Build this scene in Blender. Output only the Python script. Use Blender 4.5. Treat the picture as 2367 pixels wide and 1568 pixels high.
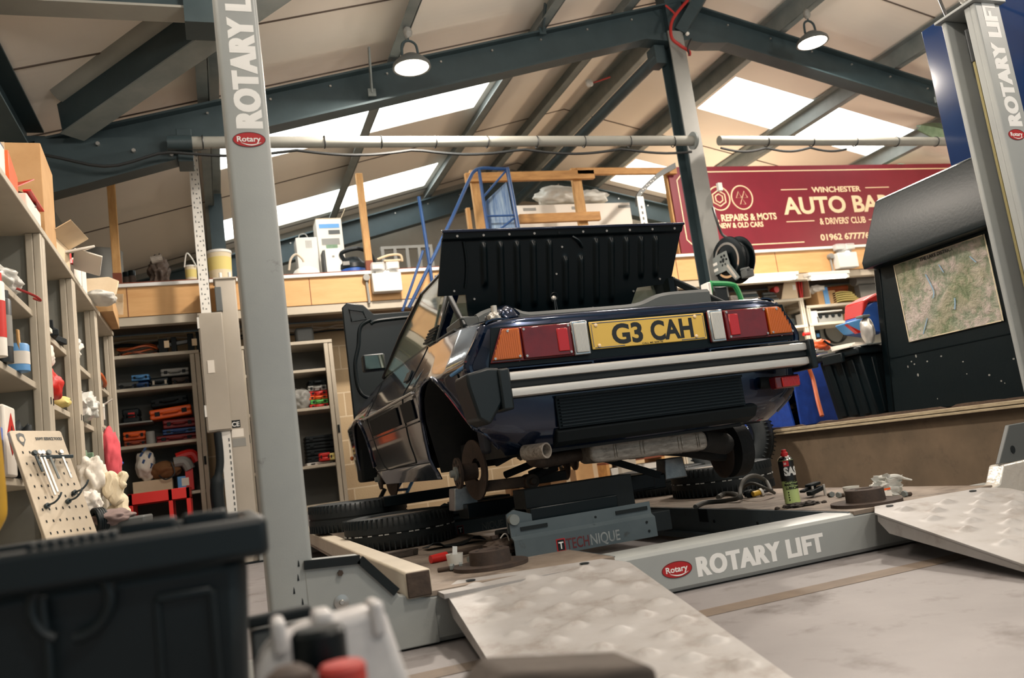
import bpy, bmesh, math, random
from mathutils import Vector, Matrix, Euler, noise
for _o in list(bpy.data.objects): bpy.data.objects.remove(_o)
S = bpy.context.scene
COL = S.collection
random.seed(7)
PI = math.pi

# ------------------------------------------------------------------ camera
FOC, PCX, PCY, CAMZ = 1920.0, 1183.5, 784.0, 0.53
def _calib():
    Y = Vector((522 - PCX, 1150 - PCY, FOC)).normalized()
    X = Vector((6500 - PCX, 325 - PCY, FOC))
    X = (X - Y * X.dot(Y)).normalized()
    Z = X.cross(Y)
    if Z.y > 0: Z = -Z
    return Matrix((X, Y, Z))
RW = _calib()                       # world = RW @ (right, down, forward)
def ray(u, v): return RW @ Vector((u - PCX, v - PCY, FOC))
def at(u, v, X=None, Y=None, Z=None):
    """point of the place seen at photo pixel (u, v), at a known distance"""
    d = ray(u, v)
    t = X / d.x if X is not None else (Y / d.y if Y is not None else (Z - CAMZ) / d.z)
    return Vector((d.x * t, d.y * t, d.z * t + CAMZ))
cam = bpy.data.cameras.new('camera'); camo = bpy.data.objects.new('camera', cam); COL.objects.link(camo)
cam.sensor_width = 36; cam.lens = FOC / 2367 * 36; cam.clip_start = 0.05; cam.clip_end = 100
r, u_, b = RW.col[0], -RW.col[1], -RW.col[2]
camo.matrix_world = Matrix(((r.x, u_.x, b.x, 0), (r.y, u_.y, b.y, 0), (r.z, u_.z, b.z, CAMZ), (0, 0, 0, 1)))
cam.dof.use_dof = True; cam.dof.focus_distance = 3.7; cam.dof.aperture_fstop = 3.2
S.camera = camo

# ------------------------------------------------------------------ light and exposure
S.view_settings.view_transform = 'Standard'; S.view_settings.look = 'None'
S.view_settings.exposure = 0.35; S.view_settings.gamma = 1.0; S.view_settings.use_curve_mapping = False
W = bpy.data.worlds.new('daylight'); S.world = W; W.use_nodes = True
bg = W.node_tree.nodes['Background']; bg.inputs[0].default_value = (0.66, 0.86, 0.94, 1); bg.inputs[1].default_value = 0.42
WARM = (1.0, 0.89, 0.77)
def area(name, loc, size, power, color=WARM, rot=(0, 0, 0), sizey=None, spread=None):
    l = bpy.data.lights.new(name, 'AREA'); l.energy = power; l.color = color; l.size = size
    l.shape = 'DISK' if sizey is None else 'RECTANGLE'
    if sizey: l.size_y = sizey
    if spread: l.spread = spread
    o = bpy.data.objects.new(name, l); COL.objects.link(o); o.location = loc; o.rotation_euler = rot
    return o
# unseen area lights added outside the frame for even light, like bay lamps
for x, y, z, p in ((1.6, 1.2, 3.3, 40), (5.4, 1.4, 3.3, 46), (1.4, -1.8, 3.2, 45)):
    area('bay_fill', (x, y, z), 0.3, p, WARM)
# point lights added unseen to brighten the roof, one behind the mezzanine sign
def point_fill(loc, power, color=WARM, radius=0.15):
    l = bpy.data.lights.new('unseen_lamp', 'POINT'); l.energy = power; l.color = color; l.shadow_soft_size = radius
    o = bpy.data.objects.new('unseen_lamp', l); COL.objects.link(o); o.location = loc; return o
point_fill((0.7, 3.4, 3.05), 40); point_fill((2.7, 3.4, 3.3), 45); point_fill((5.2, 3.0, 3.3), 60); point_fill((2.4, 0.2, 2.8), 45); point_fill((-0.5, 2.4, 2.9), 28)
point_fill((6.2, 8.9, 2.75), 55, (1, .78, .54)); point_fill((8.6, 5.6, 2.6), 70, (1, .82, .62))

# ------------------------------------------------------------------ materials
def rgb(r, g=None, b=None):
    if g is None: g = b = r
    f = lambda c: ((c / 255 + 0.055) / 1.055) ** 2.4 if c > 10 else c / 255 / 12.92
    return (f(r), f(g), f(b))
MATS = {}
def mat(name, c, rough=0.6, metal=0.0, c2=None, scale=6, amt=0.5, detail=4, bump=0, bscale=60, coat=0, emit=0, ec=None,
        stretch=None, trans=0, alpha=1, spec=0.5, c3=None, s3=2.0, lo3=0.55, hi3=0.7):
    m = bpy.data.materials.new(name); m.use_nodes = True; MATS[name] = m
    nt = m.node_tree; N = nt.nodes; L = nt.links; p = N['Principled BSDF']
    p.inputs['Base Color'].default_value = (*c, 1); p.inputs['Roughness'].default_value = rough; p.inputs['Metallic'].default_value = metal
    p.inputs['Specular IOR Level'].default_value = spec
    p.inputs['Coat Weight'].default_value = coat; p.inputs['Coat Roughness'].default_value = 0.05
    p.inputs['Transmission Weight'].default_value = trans; p.inputs['Alpha'].default_value = alpha
    if emit:
        p.inputs['Emission Color'].default_value = (*(ec or c), 1); p.inputs['Emission Strength'].default_value = emit
    tc = N.new('ShaderNodeTexCoord'); mp = N.new('ShaderNodeMapping'); L.new(tc.outputs['Object'], mp.inputs[0])
    if stretch: mp.inputs['Scale'].default_value = stretch
    out = None
    if c2 is not None:
        n = N.new('ShaderNodeTexNoise'); n.inputs['Scale'].default_value = scale; n.inputs['Detail'].default_value = detail; n.inputs['Roughness'].default_value = 0.62
        L.new(mp.outputs[0], n.inputs['Vector'])
        rp = N.new('ShaderNodeValToRGB'); rp.color_ramp.elements[0].position = 0.5 - 0.3 * (1 - amt) - 0.05; rp.color_ramp.elements[1].position = 0.5 + 0.3 * (1 - amt) + 0.05
        rp.color_ramp.elements[0].color = (*c, 1); rp.color_ramp.elements[1].color = (*c2, 1)
        L.new(n.outputs['Fac'], rp.inputs[0]); out = rp.outputs[0]
    if c3 is not None:
        n = N.new('ShaderNodeTexNoise'); n.inputs['Scale'].default_value = s3; n.inputs['Detail'].default_value = 8; n.inputs['Roughness'].default_value = 0.7
        L.new(mp.outputs[0], n.inputs['Vector'])
        rp = N.new('ShaderNodeValToRGB'); rp.color_ramp.elements[0].position = lo3; rp.color_ramp.elements[1].position = hi3
        L.new(n.outputs['Fac'], rp.inputs[0])
        mx = N.new('ShaderNodeMix'); mx.data_type = 'RGBA'; L.new(rp.outputs[0], mx.inputs['Factor'])
        if out: L.new(out, mx.inputs['A'])
        else: mx.inputs['A'].default_value = (*c, 1)
        mx.inputs['B'].default_value = (*c3, 1); out = mx.outputs['Result']
    if out: L.new(out, p.inputs['Base Color'])
    if bump:
        n = N.new('ShaderNodeTexNoise'); n.inputs['Scale'].default_value = bscale; n.inputs['Detail'].default_value = 3
        L.new(mp.outputs[0], n.inputs['Vector'])
        bp = N.new('ShaderNodeBump'); bp.inputs['Strength'].default_value = bump; bp.inputs['Distance'].default_value = 0.01
        L.new(n.outputs['Fac'], bp.inputs['Height']); L.new(bp.outputs[0], p.inputs['Normal'])
    return m
M = MATS
mat('steel_dark', rgb(40, 56, 61), 0.55, c2=rgb(50, 66, 71), scale=5, bump=0.05)
mat('steel_mid', rgb(110, 118, 118), 0.5, c2=rgb(130, 136, 134), scale=5)
mat('lift_grey', rgb(152, 156, 156), 0.42, c2=rgb(162, 166, 164), scale=3, c3=rgb(104, 104, 101), s3=9, lo3=0.66, hi3=0.78, bump=0.03, bscale=200)
mat('lift_blue_grey', rgb(70, 82, 88), 0.5, c2=rgb(84, 95, 100), scale=4, c3=rgb(54, 52, 48), s3=10, lo3=0.62, hi3=0.75)
mat('galvanised', rgb(168, 166, 165), 0.5, 0.1, c2=rgb(154, 150, 147), scale=7, c3=rgb(116, 103, 92), s3=7, lo3=0.52, hi3=0.85, bump=0.04, bscale=90)
mat('runway', rgb(146, 134, 122), 0.7, c2=rgb(122, 109, 97), scale=9, c3=rgb(58, 48, 42), s3=5, lo3=0.5, hi3=0.72, bump=0.1)
mat('post_grey', rgb(170, 162, 149), 0.5, c2=rgb(178, 170, 158), scale=3)
mat('white_paint', rgb(232, 232, 230), 0.5)
mat('decal_white', rgb(236, 236, 234), 0.45)
mat('decal_red', rgb(170, 24, 30), 0.35)
mat('decal_dark', rgb(40, 16, 18), 0.5)
mat('black_plastic', rgb(8, 20, 25), 0.42, c2=rgb(11, 24, 29), scale=8, spec=0.4)
mat('black_matte', rgb(8, 18, 22), 0.7, c2=rgb(14, 24, 28), scale=10, spec=0.35)
mat('black_gloss', rgb(5, 15, 19), 0.32, spec=0.25)
mat('black_hood', rgb(11, 23, 27), 0.4, c2=rgb(17, 27, 30), scale=12, c3=rgb(58, 56, 52), s3=34, lo3=0.7, hi3=0.78, bump=0.05, spec=0.35)
mat('rubber', rgb(15, 24, 28), 0.6, c2=rgb(24, 32, 35), scale=14, bump=0.06)
mat('rubber_mark', rgb(190, 192, 190), 0.6)
mat('paint_navy', rgb(5, 27, 56), 0.24, 0.6, coat=1.0)
mat('under_navy', rgb(13, 26, 46), 0.55, c2=rgb(24, 36, 50), scale=20, bump=0.25, bscale=40)
mat('under_black', rgb(14, 19, 22), 0.75, c2=rgb(26, 28, 30), scale=12, bump=0.15)
mat('chrome', rgb(205, 205, 205), 0.16, 1.0)
mat('brushed', rgb(222, 218, 212), 0.42, 0.65, c2=rgb(202, 198, 192), scale=30, stretch=(1, 40, 40))
mat('alu_block', rgb(176, 180, 182), 0.35, 0.7, c2=rgb(140, 146, 150), scale=20)
mat('alu_weather', rgb(168, 160, 150), 0.6, 0.25, c2=rgb(120, 112, 104), scale=22, stretch=(1, 4, 4), c3=rgb(66, 52, 44), s3=12, lo3=0.56, hi3=0.75, bump=0.1)
mat('rust', rgb(78, 64, 56), 0.75, 0.2, c2=rgb(60, 52, 48), scale=16, c3=rgb(112, 86, 66), s3=20, lo3=0.6, hi3=0.75, bump=0.15)
mat('rust_dark', rgb(62, 52, 46), 0.7, 0.3, c2=rgb(84, 70, 60), scale=22, bump=0.2)
mat('lens_amber', rgb(190, 94, 16), 0.18, coat=0.5, spec=0.6)
mat('lens_red', rgb(92, 6, 12), 0.12, coat=0.7, c2=rgb(112, 10, 14), scale=12)
mat('lens_red_bright', rgb(176, 18, 22), 0.12, coat=0.7)
mat('lens_clear', rgb(196, 196, 192), 0.15, coat=0.6)
mat('plate_yellow', rgb(214, 178, 84), 0.35)
mat('plate_black', rgb(24, 26, 28), 0.4)
mat('glass_tint', rgb(150, 158, 140), 0.04, 0.0, alpha=0.45, coat=1)
mat('mirror_glass', rgb(150, 160, 150), 0.05, 1.0)
mat('floor_concrete', rgb(142, 138, 138), 0.55, c2=rgb(124, 120, 120), scale=1.6, detail=8, c3=rgb(88, 80, 76), s3=4.5, lo3=0.54, hi3=0.74, bump=0.05, bscale=30)
mat('floor_strip', rgb(126, 112, 98), 0.7, c2=rgb(108, 96, 86), scale=8)
mat('ceiling_panel', rgb(244, 236, 226), 0.7, c2=rgb(238, 229, 218), scale=0.8)
mat('seam_dark', rgb(96, 84, 76), 0.8)
mat('skylight', rgb(255, 252, 244), 0.5, emit=4.2, ec=(0.96, 1.0, 0.97))
mat('plywood', rgb(222, 176, 120), 0.6, c2=rgb(208, 158, 102), scale=2.5, stretch=(1, 1, 6), detail=5)
mat('plywood_dull', rgb(118, 100, 80), 0.7, c2=rgb(98, 84, 67), scale=4, c3=rgb(78, 68, 56), s3=7, lo3=0.55, hi3=0.8)
mat('bench_edge', rgb(196, 180, 150), 0.6, c2=rgb(150, 134, 108), scale=12, stretch=(8, 1, 8))
mat('chipboard', rgb(98, 80, 66), 0.9, c2=rgb(78, 64, 54), scale=40, bump=0.3)
mat('timber', rgb(206, 162, 104), 0.65, c2=rgb(172, 126, 74), scale=9, stretch=(3, 3, 0.6))
mat('timber_h', rgb(200, 150, 90), 0.65, c2=rgb(166, 118, 66), scale=9, stretch=(0.6, 3, 3))
mat('timber_end', rgb(120, 62, 40), 0.7)
mat('block_wall', rgb(206, 182, 146), 0.9, c2=rgb(190, 166, 132), scale=20, bump=0.2)
mat('cream_metal', rgb(196, 186, 168), 0.5, c2=rgb(184, 174, 157), scale=5, c3=rgb(142, 131, 115), s3=10, lo3=0.64, hi3=0.8)
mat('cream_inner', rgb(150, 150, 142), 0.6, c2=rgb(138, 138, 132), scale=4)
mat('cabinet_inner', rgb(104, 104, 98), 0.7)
mat('cardboard', rgb(204, 164, 116), 0.8, c2=rgb(190, 148, 100), scale=6)
mat('cardboard_dull', rgb(160, 124, 88), 0.85, c2=rgb(140, 106, 74), scale=6)
mat('cardboard_pale', rgb(226, 206, 176), 0.8, c2=rgb(212, 190, 158), scale=6)
mat('paper_white', rgb(236, 230, 220), 0.7)
mat('poly_white', rgb(226, 226, 220), 0.35, alpha=0.82)
mat('plastic_clear', rgb(232, 232, 230), 0.2, alpha=0.42)
mat('white_plastic', rgb(226, 224, 218), 0.4)
mat('grey_plastic', rgb(142, 142, 138), 0.5)
mat('grey_dark', rgb(84, 88, 88), 0.5)
mat('orange', rgb(238, 98, 34), 0.45)
mat('orange_dark', rgb(150, 62, 34), 0.5)
mat('red', rgb(206, 40, 34), 0.4)
mat('red_dark', rgb(120, 28, 28), 0.5)
mat('pink_cloth', rgb(214, 84, 94), 0.9, bump=0.2, bscale=30)
mat('cream_cloth', rgb(228, 214, 184), 0.9, bump=0.2, bscale=30)
mat('white_cloth', rgb(232, 226, 214), 0.9, bump=0.2, bscale=30)
mat('grey_cloth', rgb(140, 122, 118), 0.9, bump=0.2, bscale=30)
mat('blue', rgb(50, 100, 190), 0.45)
mat('blue_light', rgb(96, 160, 220), 0.45)
mat('blue_steel', rgb(28, 60, 108), 0.35, c2=rgb(36, 74, 124), scale=8)
mat('blue_panel', rgb(30, 72, 168), 0.5, c2=rgb(24, 58, 140), scale=20, c3=rgb(70, 80, 110), s3=26, lo3=0.66, hi3=0.74)
mat('navy_gloss', rgb(16, 46, 92), 0.12, coat=0.8)
mat('blue_board', rgb(40, 84, 140), 0.6, c2=rgb(150, 170, 186), scale=5, stretch=(8, 3, 0.7), detail=6)
mat('green', rgb(30, 132, 72), 0.4)
mat('green_dull', rgb(110, 140, 112), 0.7, c2=rgb(140, 166, 140), scale=14, bump=0.2)
mat('green_bright', rgb(90, 190, 90), 0.5)
mat('yellow', rgb(222, 178, 60), 0.4)
mat('yellow_paint', rgb(200, 158, 52), 0.4, c2=rgb(184, 142, 46), scale=6)
mat('yellow_pale', rgb(226, 208, 130), 0.7)
mat('brown', rgb(120, 82, 48), 0.8)
mat('maroon', rgb(126, 24, 44), 0.45, c2=rgb(116, 22, 40), scale=3)
mat('sign_cream', rgb(240, 214, 176), 0.5)
mat('lamp_glow', rgb(255, 246, 230), 0.4, emit=22, ec=(1.0, 0.88, 0.72))
mat('tube_glow', rgb(255, 250, 240), 0.4, emit=9, ec=(1.0, 0.93, 0.82))
mat('wood_old', rgb(84, 75, 68), 0.85, c2=rgb(62, 55, 50), scale=14, stretch=(1, 6, 6), bump=0.3)
mat('hose_grey', rgb(70, 70, 66), 0.6)
mat('cable_red', rgb(170, 40, 36), 0.5)
mat('cable_black', rgb(24, 28, 30), 0.5)
mat('cable_orange', rgb(190, 92, 46), 0.5)
mat('cable_white', rgb(206, 194, 176), 0.5)
mat('wire_rope', rgb(150, 140, 96), 0.5, 0.4)
mat('jerry_white', rgb(206, 204, 204), 0.3, c2=rgb(184, 182, 184), scale=14, c3=rgb(120, 112, 108), s3=12, lo3=0.6, hi3=0.75)
mat('crumpled_silver', rgb(210, 206, 198), 0.3, 0.3, bump=0.4, bscale=30)
mat('deck_board', rgb(150, 132, 112), 0.8, c2=rgb(132, 114, 96), scale=6)
mat('decal_faded', rgb(150, 156, 156), 0.6, c2=rgb(110, 116, 118), scale=30)
mat('decal_red_dim', rgb(92, 34, 38), 0.6)
mat('lake_blue', rgb(150, 182, 206), 0.5)
mat('column_face_lit', rgb(126, 127, 124), 0.5, c2=rgb(136, 136, 132), scale=4)  # lighter copy of the frame steel: lamplight painted on the front flange
mat('lens_fog', rgb(220, 34, 28), 0.15, coat=0.6)
mat('screw', rgb(190, 188, 184), 0.3, 0.8)
mat('pegboard', rgb(224, 210, 188), 0.6, c2=rgb(208, 192, 168), scale=7, c3=rgb(166, 148, 126), s3=9, lo3=0.6, hi3=0.8)
mat('tar', rgb(44, 40, 38), 0.9, c2=rgb(60, 52, 46), scale=20, bump=0.3)
def _map_mat():
    m = mat('relief_map', rgb(150, 160, 120), 0.55); nt = m.node_tree; N = nt.nodes; L = nt.links; p = N['Principled BSDF']
    tc = N.new('ShaderNodeTexCoord')
    a = N.new('ShaderNodeTexNoise'); a.inputs['Scale'].default_value = 15; a.inputs['Detail'].default_value = 10; a.inputs['Roughness'].default_value = 0.68; a.inputs['Distortion'].default_value = 0.3
    b2 = N.new('ShaderNodeTexNoise'); b2.inputs['Scale'].default_value = 3.4; b2.inputs['Detail'].default_value = 4
    L.new(tc.outputs['Object'], a.inputs['Vector']); L.new(tc.outputs['Object'], b2.inputs['Vector'])
    rp = N.new('ShaderNodeValToRGB'); e = rp.color_ramp.elements
    e[0].position = 0.34; e[0].color = (*rgb(146, 160, 134), 1); e[1].position = 0.62; e[1].color = (*rgb(248, 232, 224), 1)
    x = e.new(0.45); x.color = (*rgb(190, 196, 172), 1); x = e.new(0.53); x.color = (*rgb(228, 216, 204), 1)
    L.new(a.outputs['Fac'], rp.inputs[0])
    r2 = N.new('ShaderNodeValToRGB'); r2.color_ramp.elements[0].position = 0.46; r2.color_ramp.elements[1].position = 0.6
    L.new(b2.outputs['Fac'], r2.inputs[0])
    mx = N.new('ShaderNodeMix'); mx.data_type = 'RGBA'; mx.blend_type = 'MULTIPLY'; L.new(r2.outputs[0], mx.inputs['Factor'])
    L.new(rp.outputs[0], mx.inputs['A']); mx.inputs['B'].default_value = (*rgb(214, 224, 200), 1); L.new(mx.outputs['Result'], p.inputs['Base Color'])
    bp = N.new('ShaderNodeBump'); bp.inputs['Strength'].default_value = 1.0; bp.inputs['Distance'].default_value = 0.06
    L.new(a.outputs['Fac'], bp.inputs['Height']); L.new(bp.outputs[0], p.inputs['Normal'])
_map_mat()
def _brick(m, c, c2, w, h):
    nt = m.node_tree; N = nt.nodes; L = nt.links; p = N['Principled BSDF']
    tc = N.new('ShaderNodeTexCoord'); mp = N.new('ShaderNodeMapping'); mp.inputs['Rotation'].default_value = (PI / 2, 0, 0)
    L.new(tc.outputs['Object'], mp.inputs[0])
    bk = N.new('ShaderNodeTexBrick'); bk.inputs['Scale'].default_value = 1; bk.inputs['Brick Width'].default_value = w; bk.inputs['Row Height'].default_value = h
    bk.inputs['Mortar Size'].default_value = 0.006; bk.inputs['Color1'].default_value = (*c, 1); bk.inputs['Color2'].default_value = (*c2, 1); bk.inputs['Mortar'].default_value = (*rgb(226, 208, 178), 1)
    L.new(mp.outputs[0], bk.inputs['Vector']); L.new(bk.outputs['Color'], p.inputs['Base Color'])
_brick(M['block_wall'], rgb(206, 182, 146), rgb(188, 162, 128), 0.45, 0.225)
def _ribbed(m, scale):
    nt = m.node_tree; N = nt.nodes; L = nt.links; p = N['Principled BSDF']
    tc = N.new('ShaderNodeTexCoord'); w = N.new('ShaderNodeTexWave'); w.bands_direction = 'Y'; w.inputs['Scale'].default_value = scale
    L.new(tc.outputs['Object'], w.inputs['Vector']); bp = N.new('ShaderNodeBump'); bp.inputs['Strength'].default_value = 0.12; bp.inputs['Distance'].default_value = 0.004
    L.new(w.outputs['Fac'], bp.inputs['Height']); L.new(bp.outputs[0], p.inputs['Normal'])
_ribbed(M['ceiling_panel'], 5)

# ------------------------------------------------------------------ mesh helpers
class MB:
    def __init__(s): s.v = []; s.f = []; s.soft = False
    def add(s, vs, fs):
        n = len(s.v); s.v += [Vector(p) for p in vs]; s.f += [tuple(i + n for i in f) for f in fs]; return s
    def box(s, a, b, taper=0, M4=None):
        (x0, y0, z0), (x1, y1, z1) = a, b
        x0, x1 = min(x0, x1), max(x0, x1); y0, y1 = min(y0, y1), max(y0, y1); z0, z1 = min(z0, z1), max(z0, z1)
        t = taper
        vs = [Vector(p) for p in ((x0 + t, y0 + t, z0), (x1 - t, y0 + t, z0), (x1 - t, y1 - t, z0), (x0 + t, y1 - t, z0), (x0, y0, z1), (x1, y0, z1), (x1, y1, z1), (x0, y1, z1))]
        if M4: vs = [M4 @ p for p in vs]
        return s.add(vs, [(3, 2, 1, 0), (4, 5, 6, 7), (0, 1, 5, 4), (1, 2, 6, 5), (2, 3, 7, 6), (3, 0, 4, 7)])
    def cbox(s, c, size, rot=(0, 0, 0)):
        m = Matrix.Translation(c) @ Euler(rot).to_matrix().to_4x4()
        h = [q / 2 for q in size]
        return s.box((-h[0], -h[1], -h[2]), h, 0, m)
    def bar(s, p, q, w, h=None, up=(0, 0, 1)):
        """rectangular bar from p to q, w across, h along up"""
        p, q = Vector(p), Vector(q); h = h or w; d = (q - p).normalized(); up = Vector(up)
        sd = d.cross(up)
        if sd.length < 1e-4: sd = d.cross(Vector((0, 1, 0)))
        sd.normalize(); u = sd.cross(d).normalized(); vs = []
        for e in (p, q):
            for a, c in ((-1, -1), (1, -1), (1, 1), (-1, 1)): vs.append(e + sd * a * w / 2 + u * c * h / 2)
        return s.add(vs, [(0, 1, 2, 3), (7, 6, 5, 4), (0, 4, 5, 1), (1, 5, 6, 2), (2, 6, 7, 3), (3, 7, 4, 0)])
    def tube(s, pts, r, seg=10, cap=True, closed=False):
        pts = [Vector(p) for p in pts]; n = len(pts); rs = r if isinstance(r, (list, tuple)) else [r] * n
        rings = []; prev = None
        for i, p in enumerate(pts):
            if closed: d = pts[(i + 1) % n] - pts[i - 1]
            else: d = pts[min(i + 1, n - 1)] - pts[max(i - 1, 0)]
            if d.length < 1e-9: d = Vector((0, 0, 1))
            d.normalize()
            if prev is None:
                a = Vector((0, 0, 1)) if abs(d.z) < 0.9 else Vector((1, 0, 0)); a = (a - d * a.dot(d)).normalized()
            else:
                a = prev - d * prev.dot(d)
                a = a.normalized() if a.length > 1e-6 else d.orthogonal().normalized()
            prev = a; b2 = d.cross(a)
            rings.append([p + (a * math.cos(2 * PI * k / seg) + b2 * math.sin(2 * PI * k / seg)) * rs[i] for k in range(seg)])
        vs = [q for rg in rings for q in rg]; fs = []
        for i in range(n if closed else n - 1):
            j = (i + 1) % n
            for k in range(seg):
                l = (k + 1) % seg; fs.append((i * seg + k, i * seg + l, j * seg + l, j * seg + k))
        if cap and not closed: fs += [tuple(range(seg))[::-1], tuple((n - 1) * seg + k for k in range(seg))]
        return s.add(vs, fs)
    def cyl(s, p, q, r, r2=None, seg=20): return s.tube([p, q], [r, r if r2 is None else r2], seg)
    def lathe(s, prof, c=(0, 0, 0), axis=(0, 0, 1), seg=28, close=False):
        """prof: list of (radius, height) along axis"""
        ax = Vector(axis).normalized(); a = ax.orthogonal().normalized(); b2 = ax.cross(a); c = Vector(c); vs = []; fs = []
        for (rr, h) in prof:
            for k in range(seg):
                t = 2 * PI * k / seg; vs.append(c + ax * h + (a * math.cos(t) + b2 * math.sin(t)) * max(rr, 1e-5))
        n = len(prof)
        for i in range(n if close else n - 1):
            j = (i + 1) % n
            for k in range(seg):
                l = (k + 1) % seg; fs.append((i * seg + k, i * seg + l, j * seg + l, j * seg + k))
        return s.add(vs, fs)
    def torus(s, c, R, r, axis=(0, 0, 1), seg=36, sg2=10, a0=0, a1=2 * PI):
        ax = Vector(axis).normalized(); a = ax.orthogonal().normalized(); b2 = ax.cross(a); c = Vector(c)
        full = abs(a1 - a0 - 2 * PI) < 1e-6
        pts = [c + (a * math.cos(a0 + (a1 - a0) * k / seg) + b2 * math.sin(a0 + (a1 - a0) * k / seg)) * R for k in range(seg if full else seg + 1)]
        return s.tube(pts, r, sg2, closed=full)
    def prism(s, poly, o, u, v, w):
        """polygon in the (u, v) plane at o, extruded by vector w"""
        o, u, v, w = Vector(o), Vector(u), Vector(v), Vector(w); n = len(poly)
        vs = [o + u * a + v * b2 for a, b2 in poly] + [o + u * a + v * b2 + w for a, b2 in poly]
        return s.add(vs, [tuple(range(n))[::-1], tuple(range(n, 2 * n))] + [(i, (i + 1) % n, n + (i + 1) % n, n + i) for i in range(n)])
    def grid(s, P):
        m, n = len(P), len(P[0])
        return s.add([q for row in P for q in row], [(i * n + j, i * n + j + 1, (i + 1) * n + j + 1, (i + 1) * n + j) for i in range(m - 1) for j in range(n - 1)])
    def blob(s, c, rad, seed=0, amp=0.25, fr=2.2, sub=3, flat=None):
        s.soft = True; bm = bmesh.new(); bmesh.ops.create_icosphere(bm, subdivisions=sub + 1, radius=1); vs = []; c = Vector(c)
        for v in bm.verts:
            d = v.co.normalized(); k = 1 + amp * noise.fractal(d * fr + Vector((seed * 3.1, seed, 0)), 1, 2.2, 2)
            q = Vector((d.x * rad[0], d.y * rad[1], d.z * rad[2])) * k
            if flat is not None and q.z < flat: q.z = flat
            vs.append(c + q)
        fs = [tuple(v.index for v in f.verts) for f in bm.faces]; bm.free()
        return s.add(vs, fs)
    def sheet(s, P, th):
        """grid P given thickness th along its normals"""
        m, n = len(P), len(P[0]); P = [[Vector(q) for q in row] for row in P]; Q = []
        for i in range(m):
            row = []
            for j in range(n):
                a = P[min(i + 1, m - 1)][j] - P[max(i - 1, 0)][j]; b2 = P[i][min(j + 1, n - 1)] - P[i][max(j - 1, 0)]
                nn = a.cross(b2); nn = nn.normalized() if nn.length > 1e-12 else Vector((0, 0, 1)); row.append(P[i][j] + nn * th)
            Q.append(row)
        k = len(s.v); s.grid(P); s.grid(Q); N0 = k; N1 = k + m * n
        e = [(0, j) for j in range(n)] + [(i, n - 1) for i in range(1, m)] + [(m - 1, j) for j in range(n - 2, -1, -1)] + [(i, 0) for i in range(m - 2, 0, -1)]
        for a, b2 in zip(e, e[1:] + e[:1]):
            i0, i1 = a[0] * n + a[1], b2[0] * n + b2[1]; s.f.append((N0 + i0, N0 + i1, N1 + i1, N1 + i0))
        return s
    def build(s, name, m, parent=None, bevel=0, smooth=True, local=False, angle=35, bseg=2, fix=True, sub=0):
        off = Vector((0, 0, 0))
        if s.soft: angle = max(angle, 75)
        if parent and not local:
            p = parent
            while p: off += p.location; p = p.parent
        me = bpy.data.meshes.new(name); me.from_pydata([tuple(q - off) for q in s.v], [], s.f)
        bm = bmesh.new(); bm.from_mesh(me)
        if fix: bmesh.ops.recalc_face_normals(bm, faces=bm.faces)
        bm.to_mesh(me); bm.free()
        me.materials.append(M[m] if isinstance(m, str) else m)
        if smooth:
            me.polygons.foreach_set('use_smooth', [True] * len(me.polygons)); me.set_sharp_from_angle(angle=math.radians(angle))
        o = bpy.data.objects.new(name, me); COL.objects.link(o)
        if parent: o.parent = parent
        if bevel:
            bv = o.modifiers.new('bevel', 'BEVEL'); bv.width = bevel; bv.segments = bseg; bv.limit_method = 'ANGLE'; bv.angle_limit = math.radians(40); bv.harden_normals = False
        if sub:
            sv = o.modifiers.new('subsurf', 'SUBSURF'); sv.levels = sub; sv.render_levels = sub
        return o
def tag(o, label, cat, group=None, kind=None):
    o['label'] = label; o['category'] = cat
    if group: o['group'] = group
    if kind: o['kind'] = kind
    return o
def struct(o): o['kind'] = 'structure'; return o
def thing(name, label, cat, loc=(0, 0, 0), group=None, rot=None):
    o = bpy.data.objects.new(name, None); COL.objects.link(o); o.location = loc; o.empty_display_size = 0.1
    if rot: o.rotation_euler = rot
    return tag(o, label, cat, group)
def lab(o, t): o['label'] = t; return o
def copy_tree(o, parent=None):
    c = o.copy(); COL.objects.link(c)
    if parent: c.parent = parent
    for ch in list(o.children): copy_tree(ch, c)
    return c
def text_mesh(txt, size, bold=0.0, sx=1.0, depth=0.0, spacing=1.0, align='LEFT', shear=0):
    cu = bpy.data.curves.new('lettering', 'FONT'); cu.body = txt; cu.size = size; cu.offset = bold; cu.space_character = spacing; cu.align_x = align
    cu.extrude = depth / 2; cu.shear = shear; cu.resolution_u = 4
    o = bpy.data.objects.new('lettering', cu); COL.objects.link(o)
    bpy.context.view_layer.update(); dg = bpy.context.evaluated_depsgraph_get()
    me = bpy.data.meshes.new_from_object(o.evaluated_get(dg)); bpy.data.objects.remove(o); bpy.data.curves.remove(cu)
    return [Vector((v.co.x * sx, v.co.y, v.co.z)) for v in me.vertices], [tuple(p.vertices) for p in me.polygons]
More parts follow.
